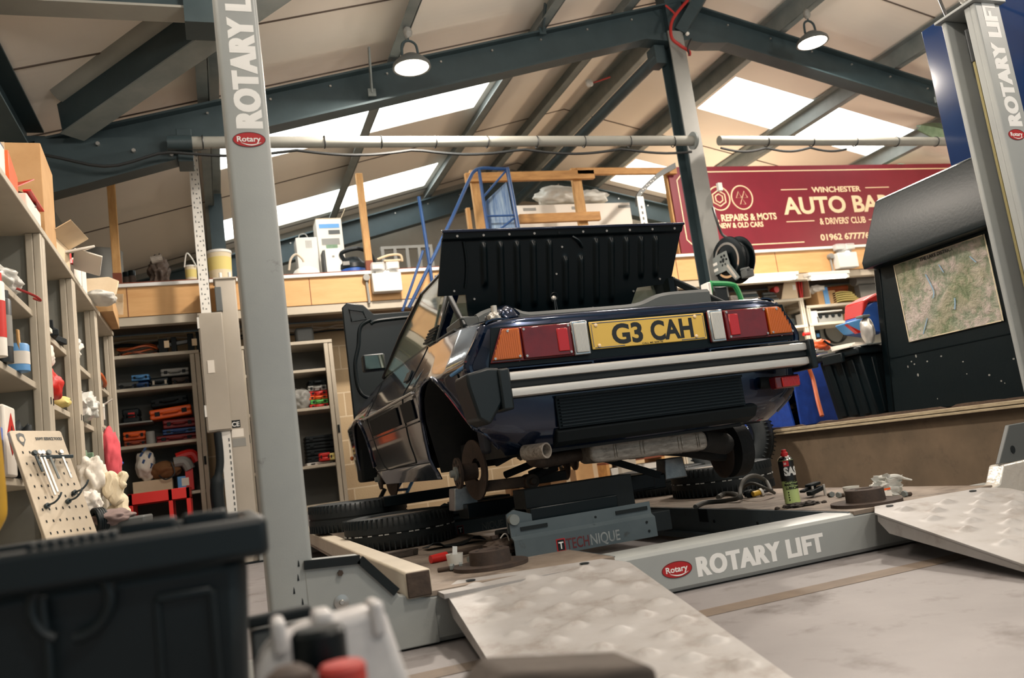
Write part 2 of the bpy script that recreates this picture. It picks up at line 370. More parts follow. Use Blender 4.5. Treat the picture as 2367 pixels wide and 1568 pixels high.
def text(name, txt, m, o, u, v, size, parent, bold=0.0, sx=1.0, depth=0.0012, spacing=1.0, align='LEFT', local=False, width=None, warp=None, shear=0, heavy=0):
    """lettering as a thin mesh part: baseline starts at o, runs along u, up v"""
    vs, fs = text_mesh(txt, size, bold * size, sx, depth, spacing, align, shear)
    o, u, v = Vector(o), Vector(u).normalized(), Vector(v).normalized(); w = u.cross(v)
    if width:
        x0 = min(p.x for p in vs); x1 = max(p.x for p in vs); k = width / (x1 - x0)
        vs = [Vector(((p.x - (x0 if align == 'LEFT' else 0)) * k, p.y, p.z)) for p in vs]
    if heavy:
        n0 = len(vs); base = list(vs); vs = []; f0 = list(fs); fs = []
        for k, dx in enumerate((-heavy, 0, heavy)):
            vs += [p + Vector((dx, 0, .0001 * k)) for p in base]; fs += [tuple(i + k * n0 for i in f) for f in f0]
    b = MB(); b.add([warp(p) if warp else o + u * p.x + v * p.y + w * p.z for p in vs], fs)
    return b.build(name, m, parent, smooth=False, local=local, fix=False)
def lerp(a, b, t): return a + (b - a) * t
def interp(x, tab):
    if x <= tab[0][0]: return tab[0][1]
    for (a, p), (b2, q) in zip(tab, tab[1:]):
        if x <= b2: return lerp(p, q, (x - a) / (b2 - a))
    return tab[-1][1]
def curve(pts, n=8):
    """Catmull-Rom through pts"""
    P = [Vector(p) for p in pts]; out = []
    for i in range(len(P) - 1):
        a, b2, c, d = P[max(i - 1, 0)], P[i], P[i + 1], P[min(i + 2, len(P) - 1)]
        for k in range(n):
            t = k / n; out.append(0.5 * ((2 * b2) + (c - a) * t + (2 * a - 5 * b2 + 4 * c - d) * t * t + (3 * b2 - a - 3 * c + d) * t ** 3))
    return out + [P[-1]]
# ================================================================== the hall
AX = 4.2                                   # ridge line
def roof(x, z0): return z0 - 0.255 * abs(AX - x)
ZP = 4.40                                  # top of rafters / foot of purlins at the ridge
ZS = 4.57                                  # roof skin at the ridge
f = MB(); f.box((-1.2, -4, -0.1), (9.4, 11, 0)); struct(f.build('floor', 'floor_concrete', smooth=False))
# darker drainage strips let into the concrete
for n, pl in enumerate([[(1600, 1432), (1640, 1425), (2060, 1332), (2030, 1330)], ]):
    f = MB(); f.prism([(-3.5, 0), (6.2, 0), (6.2, 0.09), (-3.5, 0.09)], at(1610, 1432, Z=0.0005), (1, 0.0, 0), (0, 1, 0), (0, 0, 0.001))
    struct(f.build('trim_floor_strip', 'floor_strip', smooth=False))
def slope_panel(x0, x1, y0, y1, z0, th=0.03):
    b = MB(); b.add([(x0, y0, roof(x0, z0)), (x1, y0, roof(x1, z0)), (x1, y1, roof(x1, z0)), (x0, y1, roof(x0, z0)),
                     (x0, y0, roof(x0, z0) + th), (x1, y0, roof(x1, z0) + th), (x1, y1, roof(x1, z0) + th), (x0, y1, roof(x0, z0) + th)],
                    [(0, 1, 2, 3), (7, 6, 5, 4), (0, 4, 5, 1), (1, 5, 6, 2), (2, 6, 7, 3), (3, 7, 4, 0)]); return b
SKY = [(7.06, 7.84), (9.4, 10.2)]
for side, (x0, x1, sx0, sx1) in {'left': (-1.2, AX, 0.16, 2.78), 'right': (AX, 9.4, 5.52, 8.06)}.items():
    b = MB()
    for y0, y1 in ((-4, SKY[0][0]), (SKY[0][1], SKY[1][0]), (SKY[1][1], 11)):
        q = slope_panel(x0, x1, y0, y1, ZS); b.add(q.v, q.f)
    for y0, y1 in SKY:
        for a, c in ((x0, sx0), (sx1, x1)):
            q = slope_panel(a, c, y0, y1, ZS); b.add(q.v, q.f)
    c = struct(b.build('ceiling_' + side, 'ceiling_panel', smooth=False))
    b = MB()
    for y in (2.35, 3.35, 4.35, 5.35, 6.3, 8.62, 10.35):
        b.bar((x0, y, roof(x0, ZS) - 0.003), (x1, y, roof(x1, ZS) - 0.003), 0.012, 0.008)
    b.build('seam', 'seam_dark', c, smooth=False)
    for n, (y0, y1) in enumerate(SKY):
        q = slope_panel(sx0, sx1, y0, y1, ZS + 0.01, 0.015)
        struct(q.build('window_%d' % (n + 1 + (2 if side == 'right' else 0)), 'skylight', smooth=False))
# walls
b = MB(); b.box((-1.3, -4, 0), (-1.2, 11, 3.3)); struct(b.build('wall_left', 'cream_inner', smooth=False))
b = MB(); b.box((9.4, -4, 0), (9.5, 11, 3.3)); struct(b.build('wall_right', 'cream_inner', smooth=False))
b = MB(); b.box((-1.2, 7.9, 0), (9.4, 8.0, 2.04)); struct(b.build('wall_back', 'block_wall', smooth=False))
b = MB(); b.prism([(-1.2, 2.3), (9.4, 2.3), (9.4, 3.24), (AX, 4.57), (-1.2, 3.19)], (0, 10.6, 0), (1, 0, 0), (0, 0, 1), (0, 0.1, 0))
mat('gable', rgb(150, 146, 136), 0.7, c2=rgb(132, 130, 122), scale=2)
struct(b.build('wall_gable', 'gable', smooth=False))
b = MB(); b.box((-0.2, 7.2, 0), (1.25, 7.88, 0.31)); struct(b.build('trim_plinth', 'floor_concrete', bevel=0.01))
# mezzanine: deck, timber front, white nosing, steel channel below
b = MB(); b.box((-1.2, 7.26, 2.06), (9.4, 10.6, 2.33)); mz = struct(b.build('floor_mezzanine', 'deck_board', smooth=False))
b = MB(); b.box((-1.2, 7.2, 2.065), (9.4, 7.26, 2.305)); struct(b.build('trim_mezzanine_front', 'plywood', smooth=False))
b = MB()
for x in (-0.62, 0.83, 2.05, 3.27, 4.49, 5.71, 6.93): b.box((x, 7.197, 2.066), (x + 0.005, 7.2, 2.304))
struct(b.build('trim_front_joint', 'timber_end', smooth=False))
b = MB(); b.box((-1.2, 7.17, 2.305), (9.4, 7.27, 2.335)); struct(b.build('trim_mezzanine_nosing', 'white_paint', bevel=0.004))
b = MB(); b.box((-1.2, 7.21, 1.99), (9.4, 7.3, 2.064)); struct(b.build('trim_mezzanine_channel', 'cream_metal', bevel=0.004))
b = MB(); b.box((-1.2, 7.2, 2.336), (9.4, 7.28, 2.35)); struct(b.build('trim_deck_edge', 'timber_end', smooth=False))
# rafters and columns of the steel frame
def rafter(name, y, label, xa=-1.05, xb=9.2):
    t = thing(name, label, 'roof beam', (AX, y, 4.1)); 
    for s, xe, nm in ((-1, xa, 'beam_flange'), (1, xb, 'beam_flange')):
        d = abs(AX - xe)
        zb, zt = 4.08, 4.37
        def P(x, z): return (x, y, roof(x, z))
        w = MB(); w.prism([(AX, zb), (xe, roof(xe, zb)), (xe, roof(xe, zt)), (AX, zt)], (0, y - 0.006, 0), (1, 0, 0), (0, 0, 1), (0, 0.012, 0)); w.build('beam_web', 'steel_dark', t, smooth=False)
        for z in (zb + 0.008, zt - 0.008):
            fl = MB(); fl.bar(P(AX, z), P(xe, z), 0.15, 0.016); fl.build('beam_flange', 'steel_dark', t, smooth=False)
        # haunch under the ridge
        h = MB(); h.prism([(AX, zb - 0.1), (AX + s * 0.16, zb - 0.1 - 0.02), (AX + s * 0.42, roof(AX + s * 0.42, zb)), (AX, zb)], (0, y - 0.075, 0), (1, 0, 0), (0, 0, 1), (0, 0.15, 0)); h.build('ridge_haunch', 'steel_dark', t, smooth=False)
        for i in range(9):
            x = AX + s * (0.5 + i * 0.45)
            bt = MB(); bt.cyl((x, y - 0.02, roof(x, zt - 0.06)), (x, y - 0.006, roof(x, zt - 0.06)), 0.009, seg=6); bt.build('bolt', 'screw', t)
    return t
rafter('roof_rafter', 6.0, 'dark steel rafter with a ridge joint on top of the hall column')
rafter('roof_rafter', 10.2, 'dark steel rafter far back above the mezzanine under the lower skylights')
def isec(name, x, y, z0, z1, w, d, label, m='steel_dark', fl=0.014):
    t = thing(name, label, 'column', (x, y, z0))
    b = MB(); b.box((x - w / 2, y - d / 2, z0), (x + w / 2, y - d / 2 + fl, z1)); b.build('front_flange', 'column_face_lit' if x > 0 else m, t, smooth=False)
    b = MB(); b.box((x - w / 2, y + d / 2 - fl, z0), (x + w / 2, y + d / 2, z1)); b.build('rear_flange', m, t, smooth=False)
    b = MB(); b.box((x - 0.006, y - d / 2 + fl, z0), (x + 0.006, y + d / 2 - fl, z1)); b.build('web', m, t, smooth=False)
    b = MB(); b.box((x - w / 2 - 0.05, y - d / 2 - 0.05, 0), (x + w / 2 + 0.05, y + d / 2 + 0.05, 0.02)); b.build('base_plate', m, t, smooth=False)
    return t
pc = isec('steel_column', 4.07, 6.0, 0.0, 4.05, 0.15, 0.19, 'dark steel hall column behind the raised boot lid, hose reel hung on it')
b = MB(); b.bar((4.14, 5.95, 4.05), (4.75, 5.7, 4.9), 0.12, 0.1); b.build('ridge_brace', 'steel_dark', pc, smooth=False)
b = MB(); b.box((4.03, 5.93, 4.0), (4.2, 6.07, 4.56)); b.build('ridge_post', 'steel_dark', pc, smooth=False)
b = MB(); b.box((4.2, 5.86, 2.55), (4.24, 5.89, 2.62)); b.cyl((4.16, 5.87, 4.0), (4.16, 5.85, 4.0), 0.015); b.build('junction_clip', 'white_plastic', pc)
# purlins, each a Z section along the hall
def purlin(x, label, s, y0=-1, y1=10.55, w=0.08, dpt=0.17):
    z = roof(x, ZP)
    b = MB(); b.box((x - 0.005, y0, z), (x + 0.005, y1, z + dpt)); b.box((x, y0, z), (x + s * w, y1, z + 0.008)); b.box((x, y0, z + dpt - 0.008), (x - s * w, y1, z + dpt))
    o = b.build('roof_purlin', 'steel_mid', smooth=False); tag(o, label, 'roof purlin', 'purlins under the roof panels'); return o
for x, l in ((0.12, 'steel purlin lowest on the left roof slope behind the tall lift post'), (1.55, 'steel purlin the bay lamp over the car boot hangs from'),
             (2.86, 'steel purlin at the upper end of the left skylights'), (3.72, 'steel purlin just left of the ridge carrying a small white junction box')):
    purlin(x, l, -1)
for x, l in ((4.34, 'steel purlin right along the ridge beside the column'), (5.25, 'steel purlin at the upper end of the right skylights, bay lamp hanging on it'),
             (6.55, 'steel purlin crossing the middle of the right skylights'), (7.9, 'steel purlin lowest on the right roof slope behind the lift post')):
    purlin(x, l, 1)
b = MB(); b.cyl((3.93, 6.0, 3.86), (3.93, 10.2, 3.86), 0.055); b.box((3.88, 5.98, 3.78), (3.98, 6.12, 3.95))
tag(b.build('tie_tube', 'steel_dark'), 'dark steel tie tube running back from the column top to the far rafter', 'tie tube')
b = MB(); b.box((0.07, 8.3, 2.33), (0.2, 8.42, 3.48)); tag(b.build('steel_post', 'steel_dark', smooth=False), 'thin dark steel post on the mezzanine between the slotted strut and the tall lift post', 'post')
# fly braces between rafter and purlin
for (p, q, l) in (((7.0, 5.95, 3.47), (6.62, 5.55, 3.83), 'thin pale brace from the right rafter up to the purlin'), ((1.3, 5.93, 3.42), (1.3, 5.85, 3.75), 'thin pale strut hanging behind the left bay lamp'), ((2.8, 5.93, 4.0), (2.78, 5.75, 4.14), 'short dark brace from the left rafter to the purlin')):
    b = MB(); b.bar(p, q, 0.045, 0.012, up=(1, 0, 0)); b.box((p[0] - 0.03, p[1] - 0.01, p[2] - 0.03), (p[0] + 0.03, p[1] + 0.005, p[2] + 0.03)); tag(b.build('fly_brace', 'steel_dark' if 'dark' in l else 'steel_mid', smooth=False), l, 'brace')
# the corner of frames at the upper left
e = thing('eaves_beam', 'dark steel eaves beam running along the left wall above the shelves', 'eaves beam', (-1.08, 4, 2.85))
b = MB(); b.box((-1.19, 2.2, 2.84), (-0.97, 6.1, 2.855)); b.build('bottom_flange', 'steel_dark', e, smooth=False)
b = MB(); b.box((-1.19, 2.2, 3.16), (-0.97, 6.1, 3.175)); b.build('top_flange', 'steel_dark', e, smooth=False)
b = MB(); b.box((-1.085, 2.2, 2.855), (-1.075, 6.1, 3.16)); b.build('web', 'steel_dark', e, smooth=False)
isec('steel_column', -1.04, 6.12, 0, 3.1, 0.18, 0.22, 'dark steel column by the left wall at the end of the eaves beam')
# knee with gusset plates where the rafter meets the left column
k = thing('knee_bracket', 'dark bolted steel knee where the left rafter meets its column', 'bracket', (-0.5, 6, 2.8))
b = MB(); b.prism([(-1.0, 2.62), (-0.93, 2.66), (-0.1, 2.9), (-0.1, 3.06), (-1.0, 3.04)], (0, 5.92, 0), (1, 0, 0), (0, 0, 1), (0, 0.15, 0)); b.build('haunch', 'steel_dark', k, smooth=False)
b = MB(); b.box((-0.12, 5.88, 2.86), (-0.02, 6.08, 3.1)); b.build('end_plate', 'steel_dark', k, bevel=0.004)
for x, z in ((-0.16, 2.92), (-0.16, 3.02), (-0.62, 3.0), (-0.4, 2.95)):
    b = MB(); b.cyl((x, 5.925, z), (x, 5.895, z), 0.014, seg=6); b.build('bolt', 'screw', k)
# diagonal roof braces coming forward from that knee
d = Vector((1, -1, 0.25))
g = thing('diagonal_brace', 'heavy dark diagonal steel brace with grey underside rising to the upper left lift post', 'brace', (-0.8, 6, 3.0))
p0 = Vector((-0.76, 5.82, 3.12)); p1 = p0 + d * 3.4
b = MB(); b.bar(p0, p1, 0.17, 0.2); b.build('brace_body', 'steel_dark', g, smooth=False)
b = MB(); b.bar(p0 + Vector((0, 0, -0.106)), p1 + Vector((0, 0, -0.106)), 0.17, 0.012); b.build('bottom_flange', 'steel_mid', g, smooth=False)
g = thing('lit_beam_tube', 'pale round tube drawing the lit web of the beam above the dark diagonal brace', 'web_tube', (-0.8, 5.7, 3.3))  # pale colour stands for light on the web of the upper beam
q0 = Vector((-0.8, 5.75, 3.3)); q1 = q0 + d * 3.3
b = MB(); b.cyl(q0, q1, 0.085, seg=24); b.build('lit_web_tube', 'cream_inner', g)
q0 = q0 + Vector((-0.12, 0.0, 0.14)); b = MB(); b.bar(q0, q0 + d * 3.3, 0.09, 0.12); tag(b.build('roof_strut', 'steel_dark', smooth=False), 'dark steel strut along the upper side of the pale tube', 'strut')
g = thing('cross_beam', 'dark steel beam with pale lower flange across the upper left corner', 'roof beam', (-0.5, 4.6, 3.3))
b = MB(); b.bar((-1.1, 4.6, 3.33), (0.02, 4.6, 3.33), 0.1, 0.2); b.build('beam_web', 'steel_dark', g, smooth=False)
b = MB(); b.bar((-1.1, 4.6, 3.22), (0.0, 4.6, 3.22), 0.16, 0.014); b.build('beam_flange', 'cream_inner', g, smooth=False)
b = MB(); b.cyl((-0.66, 4.545, 3.35), (-0.66, 4.53, 3.35), 0.016); b.build('bolt', 'white_paint', g)
b = MB(); b.box((0.0, 4.5, 3.12), (0.26, 4.7, 3.4)); b.build('gusset', 'steel_dark', g, smooth=False)
# service pipe across the frame with the cable slung below it
t = thing('service_pipe', 'long grey pipe with cable ties, level across the hall left of the column', 'pipe', (1.9, 6, 2.98))
b = MB(); b.cyl((-0.16, 5.82, 2.97), (4.02, 5.82, 2.985), 0.042, seg=18); b.build('pipe_tube', 'cream_inner', t)
def ties(t, x0, x1, n):
    for i in range(n):
        x = lerp(x0, x1, i / (n - 1)); b = MB(); b.torus((x, 5.82, 2.975), 0.045, 0.005, (1, 0, 0), 14, 5); b.build('cable_tie', 'cable_black', t)
ties(t, 0.05, 3.8, 10)
b = MB(); b.lathe([(0.0, 0), (0.075, 0), (0.075, 0.02), (0, 0.02)], (3.99, 5.82, 2.985), (1, 0, 0)); b.build('end_flange', 'steel_mid', t)
b = MB(); b.cyl((-0.18, 5.82, 2.97), (-0.02, 5.82, 2.97), 0.052, seg=12); b.build('end_sleeve', 'steel_dark', t)
t = thing('service_pipe', 'grey pipe right of the column, passing in front of the right skylights', 'pipe', (5.7, 6, 2.98))
b = MB(); b.cyl((4.26, 5.82, 2.985), (7.9, 5.82, 2.97), 0.042, seg=18); b.build('pipe_tube', 'cream_inner', t); ties(t, 4.75, 7.2, 6)
pts = []
for i in range(60):
    x = lerp(-1.0, 3.95, i / 59); pts.append((x, 5.80, 2.905 - 0.04 * abs(math.sin((x + 0.2) * 3.6)) - (0.07 * math.exp(-((x + 0.55) / 0.25) ** 2))))
b = MB(); b.tube(pts, 0.011, 6); tag(b.build('power_cable', 'cable_black'), 'black cable slung in loops under the pipe left of the column', 'cable')
pts = [(lerp(4.25, 5.6, i / 30), 5.80, 2.91 - 0.035 * abs(math.sin(i / 30 * 9))) for i in range(31)]
b = MB(); b.tube(pts, 0.011, 6); tag(b.build('power_cable', 'cable_black'), 'black cable slung under the pipe right of the column', 'cable')
b = MB(); b.tube(curve([at(1590, 0, Y=5.85), at(1555, 45, Y=5.85), at(1552, 85, Y=5.84), at(1572, 105, Y=5.84), at(1592, 118, Y=5.83), at(1594, 128, Y=5.83)]), 0.014, 8)
b.tube(curve([at(1538, 12, Y=5.85), at(1556, 28, Y=5.85), at(1562, 36, Y=5.85)]), 0.009, 6)
tag(b.build('red_cable', 'cable_red'), 'red cable looped over the top of the hall column', 'cable')
b = MB(); b.tube(curve([at(1594, 128, Y=5.83), at(1590, 110, Y=5.8), at(1598, 90, Y=5.8)]), 0.008, 6); tag(b.build('black_cable', 'cable_black'), 'short black cable beside the red one on the column', 'cable')
t = thing('junction_box', 'small white junction box with a red lead under the ridge purlin', 'junction box', at(1362, 192, Y=7.0))
p = t.location.copy(); b = MB(); b.blob(p, (0.035, 0.035, 0.04), 3, 0.3, 3, 2); b.build('box_body', 'white_plastic', t)
b = MB(); b.tube(curve([p + Vector((0.03, 0, 0)), at(1385, 187, Y=7.0), at(1410, 178, Y=7.0)]), 0.008, 6); b.build('lead', 'cable_red', t)
# bay lamps in view
def bay_lamp(x, y, z, zt, label, power):
    t = thing('bay_lamp', label, 'ceiling lamp', (x, y, z), 'round bay lamps under the roof')
    b = MB(); b.lathe([(0, 0.08), (0.06, 0.08), (0.075, 0.055), (0.1, 0.05), (0.135, 0.015), (0.14, -0.012), (0.125, -0.012), (0.12, 0.0), (0, 0.0)], (x, y, z)); b.build('lamp_housing', 'grey_dark', t)
    b = MB(); b.lathe([(0, -0.012), (0.118, -0.012), (0.12, -0.002), (0, -0.002)], (x, y, z)); b.build('lamp_lens', 'lamp_glow', t)
    b = MB(); b.tube(curve([(x - 0.06, y, z + 0.08), (x - 0.05, y, z + 0.17), (x, y, z + 0.2), (x + 0.05, y, z + 0.17), (x + 0.06, y, z + 0.08)]), 0.01, 6); b.tube([(x, y, z + 0.2), (x, y, zt)], 0.007, 6); b.build('hanger', 'steel_dark', t)
    b = MB(); b.blob((x, y, z + 0.27), (0.03, 0.03, 0.045), 5, 0.3, 3, 2); b.build('cable_knot', 'grey_plastic', t)
    l = area('lamp_light', (x, y, z - 0.03), 0.24, power); l.parent = t; l.location = (0, 0, -0.03); l.name = 'lamp_light'
bay_lamp(1.52, 5.5, 3.42, 3.72, 'glowing round bay lamp hanging over the car, left of the ridge', 95)
bay_lamp(5.22, 5.55, 3.8, 4.1, 'glowing round bay lamp hanging right of the column', 110)
# ================================================================== four post lift
LIFT = thing('car_lift', 'grey four post vehicle lift with white lettering, car standing above its lowered runways', 'car lift', (1.8, 4.8, 0))
def rounded_rect(w, h, r, n=4):
    out = []
    for cx, cy, a in ((w / 2 - r, h / 2 - r, 0), (-w / 2 + r, h / 2 - r, PI / 2), (-w / 2 + r, -h / 2 + r, PI), (w / 2 - r, -h / 2 + r, 1.5 * PI)):
        out += [(cx + r * math.cos(a + k / n * PI / 2), cy + r * math.sin(a + k / n * PI / 2)) for k in range(n + 1)]
    return out
def ellipse(cx, cy, a, b, n=36): return [(cx + a * math.cos(2 * PI * k / n), cy + b * math.sin(2 * PI * k / n)) for k in range(n)]
def oval_logo(parent, c, u, v, w, h, local=False):
    """oval badge on a part: dark red oval, pale rim, pale script"""
    c, u, v = Vector(c), Vector(u).normalized(), Vector(v).normalized(); n = u.cross(v)
    b = MB(); b.prism(ellipse(0, 0, w / 2, h / 2), c, u, v, n * 0.0014); b.build('badge_ground', 'decal_red', parent, smooth=False)
    b = MB(); k = 40; P = []
    for i in range(k + 1):
        t = 2 * PI * i / k; P.append([c + n * 0.002 + u * math.cos(t) * w * s + v * math.sin(t) * h * s2 for s, s2 in ((0.5, 0.5), (0.485, 0.468))])
    b.grid(P); b.build('badge_rim', 'decal_dark', parent, smooth=False)
    text('badge_lettering', 'Rotary', 'decal_white', c - u * w * 0.37 - v * h * 0.13 + n * 0.0016, u, v, h * 0.5, parent, bold=0.018, width=w * 0.72)
    b = MB(); P = []
    for i in range(17):
        t = i / 16; x = lerp(-0.26, 0.36, t); y = -0.2 - 0.16 * math.sin(t * PI); th = 0.015 + 0.06 * math.sin(t * PI)
        P.append([c + n * 0.0022 + u * x * w + v * (y + th / 2) * h, c + n * 0.0022 + u * x * w + v * (y - th / 2) * h])
    b.grid(P); b.build('badge_swash', 'decal_white', parent, smooth=False)
# --- posts
HP = 2.3
b = MB(); P = rounded_rect(0.132, 0.2, 0.014)
b.prism(P, (0.16, 2.7, 0.012), (1, 0, 0), (0, 1, 0), (0, 0, HP - 0.012)); p1 = lab(b.build('post', 'lift_grey', LIFT, angle=50), 'front left post with white lettering up its face')
text('post_lettering', 'ROTARY LIFT', 'decal_white', (0.2035, 2.6, 1.672), (0, 0, 1), (-1, 0, 0), 0.108, p1, bold=0.035, width=0.575, spacing=1.1, heavy=.0045)
oval_logo(p1, (0.161, 2.6, 1.63), (1, 0, 0), (0, 0, 1), 0.1, 0.05)
for x, z in ((0.185, 0.3), (0.18, 0.26), (0.165, 0.225), (0.186, 0.19)):
    b = MB(); b.prism([(-0.003, 0), (0.003, 0), (0.002, 0.014), (0, 0.02)], (x, 2.6, z), (1, 0, 0), (0, 0, 1), (0, -0.001, 0)); b.build('paint_chip', 'black_matte', p1, smooth=False)
b = MB(); b.box((0.0, 2.5, 0), (0.3, 2.9, 0.014)); b.build('base_plate', 'lift_grey', p1, bevel=0.003)
# right front post: channel open to the left
b = MB(); b.box((3.41, 2.6, 0.012), (3.57, 2.63, HP)); b.box((3.55, 2.63, 0.012), (3.57, 2.8, HP)); b.box((3.41, 2.765, 0.012), (3.55, 2.79, HP)); b.box((3.41, 2.625, 0.012), (3.43, 2.66, HP))
p2 = lab(b.build('post', 'lift_grey', LIFT, bevel=0.008, bseg=3), 'front right post open to the side with wire rope and slotted rack inside')
text('post_lettering', 'ROTARY LIFT', 'decal_white', (3.533, 2.6, 1.70), (0, 0, 1), (-1, 0, 0), 0.108, p2, bold=0.035, width=0.62, spacing=1.1, heavy=.0045)
oval_logo(p2, (3.485, 2.6, 1.655), (1, 0, 0), (0, 0, 1), 0.1, 0.052)
b = MB(); b.box((3.39, 2.58, HP), (3.59, 2.81, HP + 0.014)); b.build('top_plate', 'lift_grey', p2, bevel=0.003)
b = MB(); b.blob((3.44, 2.62, HP + 0.04), (0.06, 0.05, 0.03), 2, 0.2); b.build('pulley_cover', 'white_plastic', p2)
b = MB(); b.box((3.35, 2.5, 0), (3.6, 2.86, 0.014)); b.build('base_plate', 'lift_grey', p2, bevel=0.003)
b = MB(); pts = []
b.tube([(3.46, 2.7, 2.06), (3.46, 2.7, 0.2)], 0.009, 8); b.build('wire_rope', 'wire_rope', p2)
b = MB(); b.cyl((3.46, 2.7, 2.06), (3.46, 2.7, 2.22), 0.014); b.build('rope_sleeve', 'black_plastic', p2)
b = MB(); b.box((3.47, 2.655, 0.05), (3.475, 2.72, HP - 0.3)); rk = b.build('latch_rack', 'lift_blue_grey', p2, smooth=False)
for i in range(17):
    z = 0.25 + i * 0.1; b = MB(); b.box((3.468, 2.665, z), (3.4705, 2.695, z + 0.055)); b.build('rack_slot', 'black_matte', p2, smooth=False)
# rear posts
for x0, xs in ((0.055, 'rear left post with the grey control cabinet on it'), (3.41, 'rear right post behind the car')):
    b = MB(); b.prism(rounded_rect(0.16, 0.2, 0.012), (x0 + 0.08, 7.05, 0.012), (1, 0, 0), (0, 1, 0), (0, 0, 2.26)); p = lab(b.build('post', 'post_grey', LIFT, angle=50), xs)
    b = MB(); b.box((x0 - 0.01, 6.93, 2.272), (x0 + 0.17, 7.17, 2.285)); b.build('top_plate', 'post_grey', p, bevel=0.003)
    b = MB(); b.cyl((x0 + 0.05, 7.0, 2.285), (x0 + 0.05, 7.0, 2.34), 0.012); b.build('stud', 'white_plastic', p)
    b = MB(); b.cyl((x0 + 0.12, 7.0, 2.285), (x0 + 0.12, 7.0, 2.34), 0.012); b.build('stud', 'white_plastic', p)
    b = MB(); b.box((x0 - 0.08, 6.9, 0), (x0 + 0.24, 7.2, 0.014)); b.build('base_plate', 'black_matte', p)
    if x0 < 1: p3 = p
b = MB(); b.box((-0.095, 6.86, 1.04), (0.09, 6.95, 1.985)); cb = lab(b.build('control_cabinet', 'post_grey', LIFT, bevel=0.004), 'grey control cabinet with a door and hinges')
b = MB(); b.box((-0.085, 6.85, 1.05), (0.085, 6.86, 1.975)); b.build('cabinet_door', 'post_grey', cb, bevel=0.003)
for z in (1.16, 1.86):
    b = MB(); b.box((-0.1, 6.845, z), (-0.085, 6.86, z + 0.09)); b.build('hinge', 'white_plastic', cb)
b = MB(); b.box((-0.05, 6.845, 1.5), (0.0, 6.851, 1.6)); b.build('warning_label', 'paper_white', cb)
b = MB(); b.box((0.05, 6.9, 2.0), (0.1, 6.95, 2.2)); b.build('cable_gland_box', 'grey_dark', cb, bevel=0.004)
b = MB(); b.box((0.085, 6.948, 1.06), (0.155, 6.9495, 1.12)); b.build('mark_ground', 'black_matte', p3, smooth=False)
text('mark_lettering', 'CE', 'decal_white', (0.092, 6.947, 1.071), (1, 0, 0), (0, 0, 1), 0.05, p3, bold=0.02, width=0.056)
b = MB(); b.box((0.085, 6.948, 0.985), (0.175, 6.9495, 1.05)); b.build('type_label', 'paper_white', p3, smooth=False)
b = MB(); b.box((0.085, 6.948, 0.91), (0.185, 6.9495, 0.975)); b.build('type_label', 'grey_plastic', p3, smooth=False)
# --- front cross beam
b = MB()
prof = [(0.0, 0.02), (0.012, 0.006), (0.15, 0.006), (0.15, 0.155), (0.02, 0.155), (0.006, 0.149), (0.0, 0.138)]
b.prism(prof, (0.47, 2.6, 0), (0, 1, 0), (0, 0, 1), (2.55, 0, 0)); XB = lab(b.build('crossbeam', 'lift_grey', LIFT, angle=25), 'front crossbeam with white lettering and oval red badge')
text('beam_lettering', 'ROTARY LIFT', 'decal_white', (1.505, 2.6, 0.043), (1, 0, 0), (0, 0, 1), 0.088, XB, bold=0.035, width=0.535, spacing=1.1, heavy=.0026)
oval_logo(XB, (1.425, 2.6, 0.079), (1, 0, 0), (0, 0, 1), 0.118, 0.055)
poly = [(0.2, 0.006), (0.58, 0.006), (0.58, 0.14), (0.472, 0.165), (0.36, 0.305), (0.2, 0.315)]
b = MB(); b.prism(poly, (0, 2.598, 0), (1, 0, 0), (0, 0, 1), (0, 0.06, 0)); b.build('end_plate', 'lift_grey', XB, bevel=0.004, bseg=2)
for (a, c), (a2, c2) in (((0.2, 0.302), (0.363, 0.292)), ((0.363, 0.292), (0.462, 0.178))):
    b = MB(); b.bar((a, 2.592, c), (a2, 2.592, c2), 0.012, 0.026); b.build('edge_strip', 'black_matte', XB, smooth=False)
b = MB(); b.prism([(3.43, 0.006), (2.86, 0.006), (2.86, 0.14), (2.93, 0.163), (2.97, 0.232), (3.43, 0.25)], (0, 2.59, 0), (1, 0, 0), (0, 0, 1), (0, 0.07, 0)); lab(b.build('end_plate', 'crumpled_silver', XB, bevel=0.008, bseg=2), 'silver taped end plate')
b = MB(); b.prism([(3.43, 0.236), (2.962, 0.236), (3.06, 0.385), (3.43, 0.39)], (0, 2.6, 0), (1, 0, 0), (0, 0, 1), (0, 0.02, 0)); dp = b.build('sloped_plate', 'grey_dark', XB, bevel=0.003)
b = MB(); b.prism(ellipse(0, 0, .012, .016, 16), (3.05, 2.598, 0.285), (1, 0, 0), (0, 0, 1), (0, -.001, 0)); b.build('plate_hole', 'black_matte', XB, smooth=False)
b = MB(); b.lathe([(0, 0), (0.022, 0), (0.022, 0.006), (0.008, 0.008), (0.006, 0.014), (0, 0.014)], (0.297, 2.598, 0.178), (0, -1, 0)); b.build('beam_bolt', 'screw', XB)
b = MB(); b.lathe([(0, 0), (0.009, 0), (0.009, 0.01), (0, 0.01)], (0.302, 2.598, 0.262), (0, -1, 0), 6); b.build('beam_bolt', 'rust_dark', XB)
b = MB(); b.lathe([(0, 0), (0.035, 0), (0.035, 0.012), (0, 0.012)], (0.515, 2.66, 0)); b.build('rubber_foot', 'rubber', XB)
b = MB(); b.box((0.2, 6.9, 0.006), (3.45, 7.0, 0.14)); lab(b.build('crossbeam', 'lift_grey', LIFT, bevel=0.01), 'rear crossbeam under the far ends of the runways')
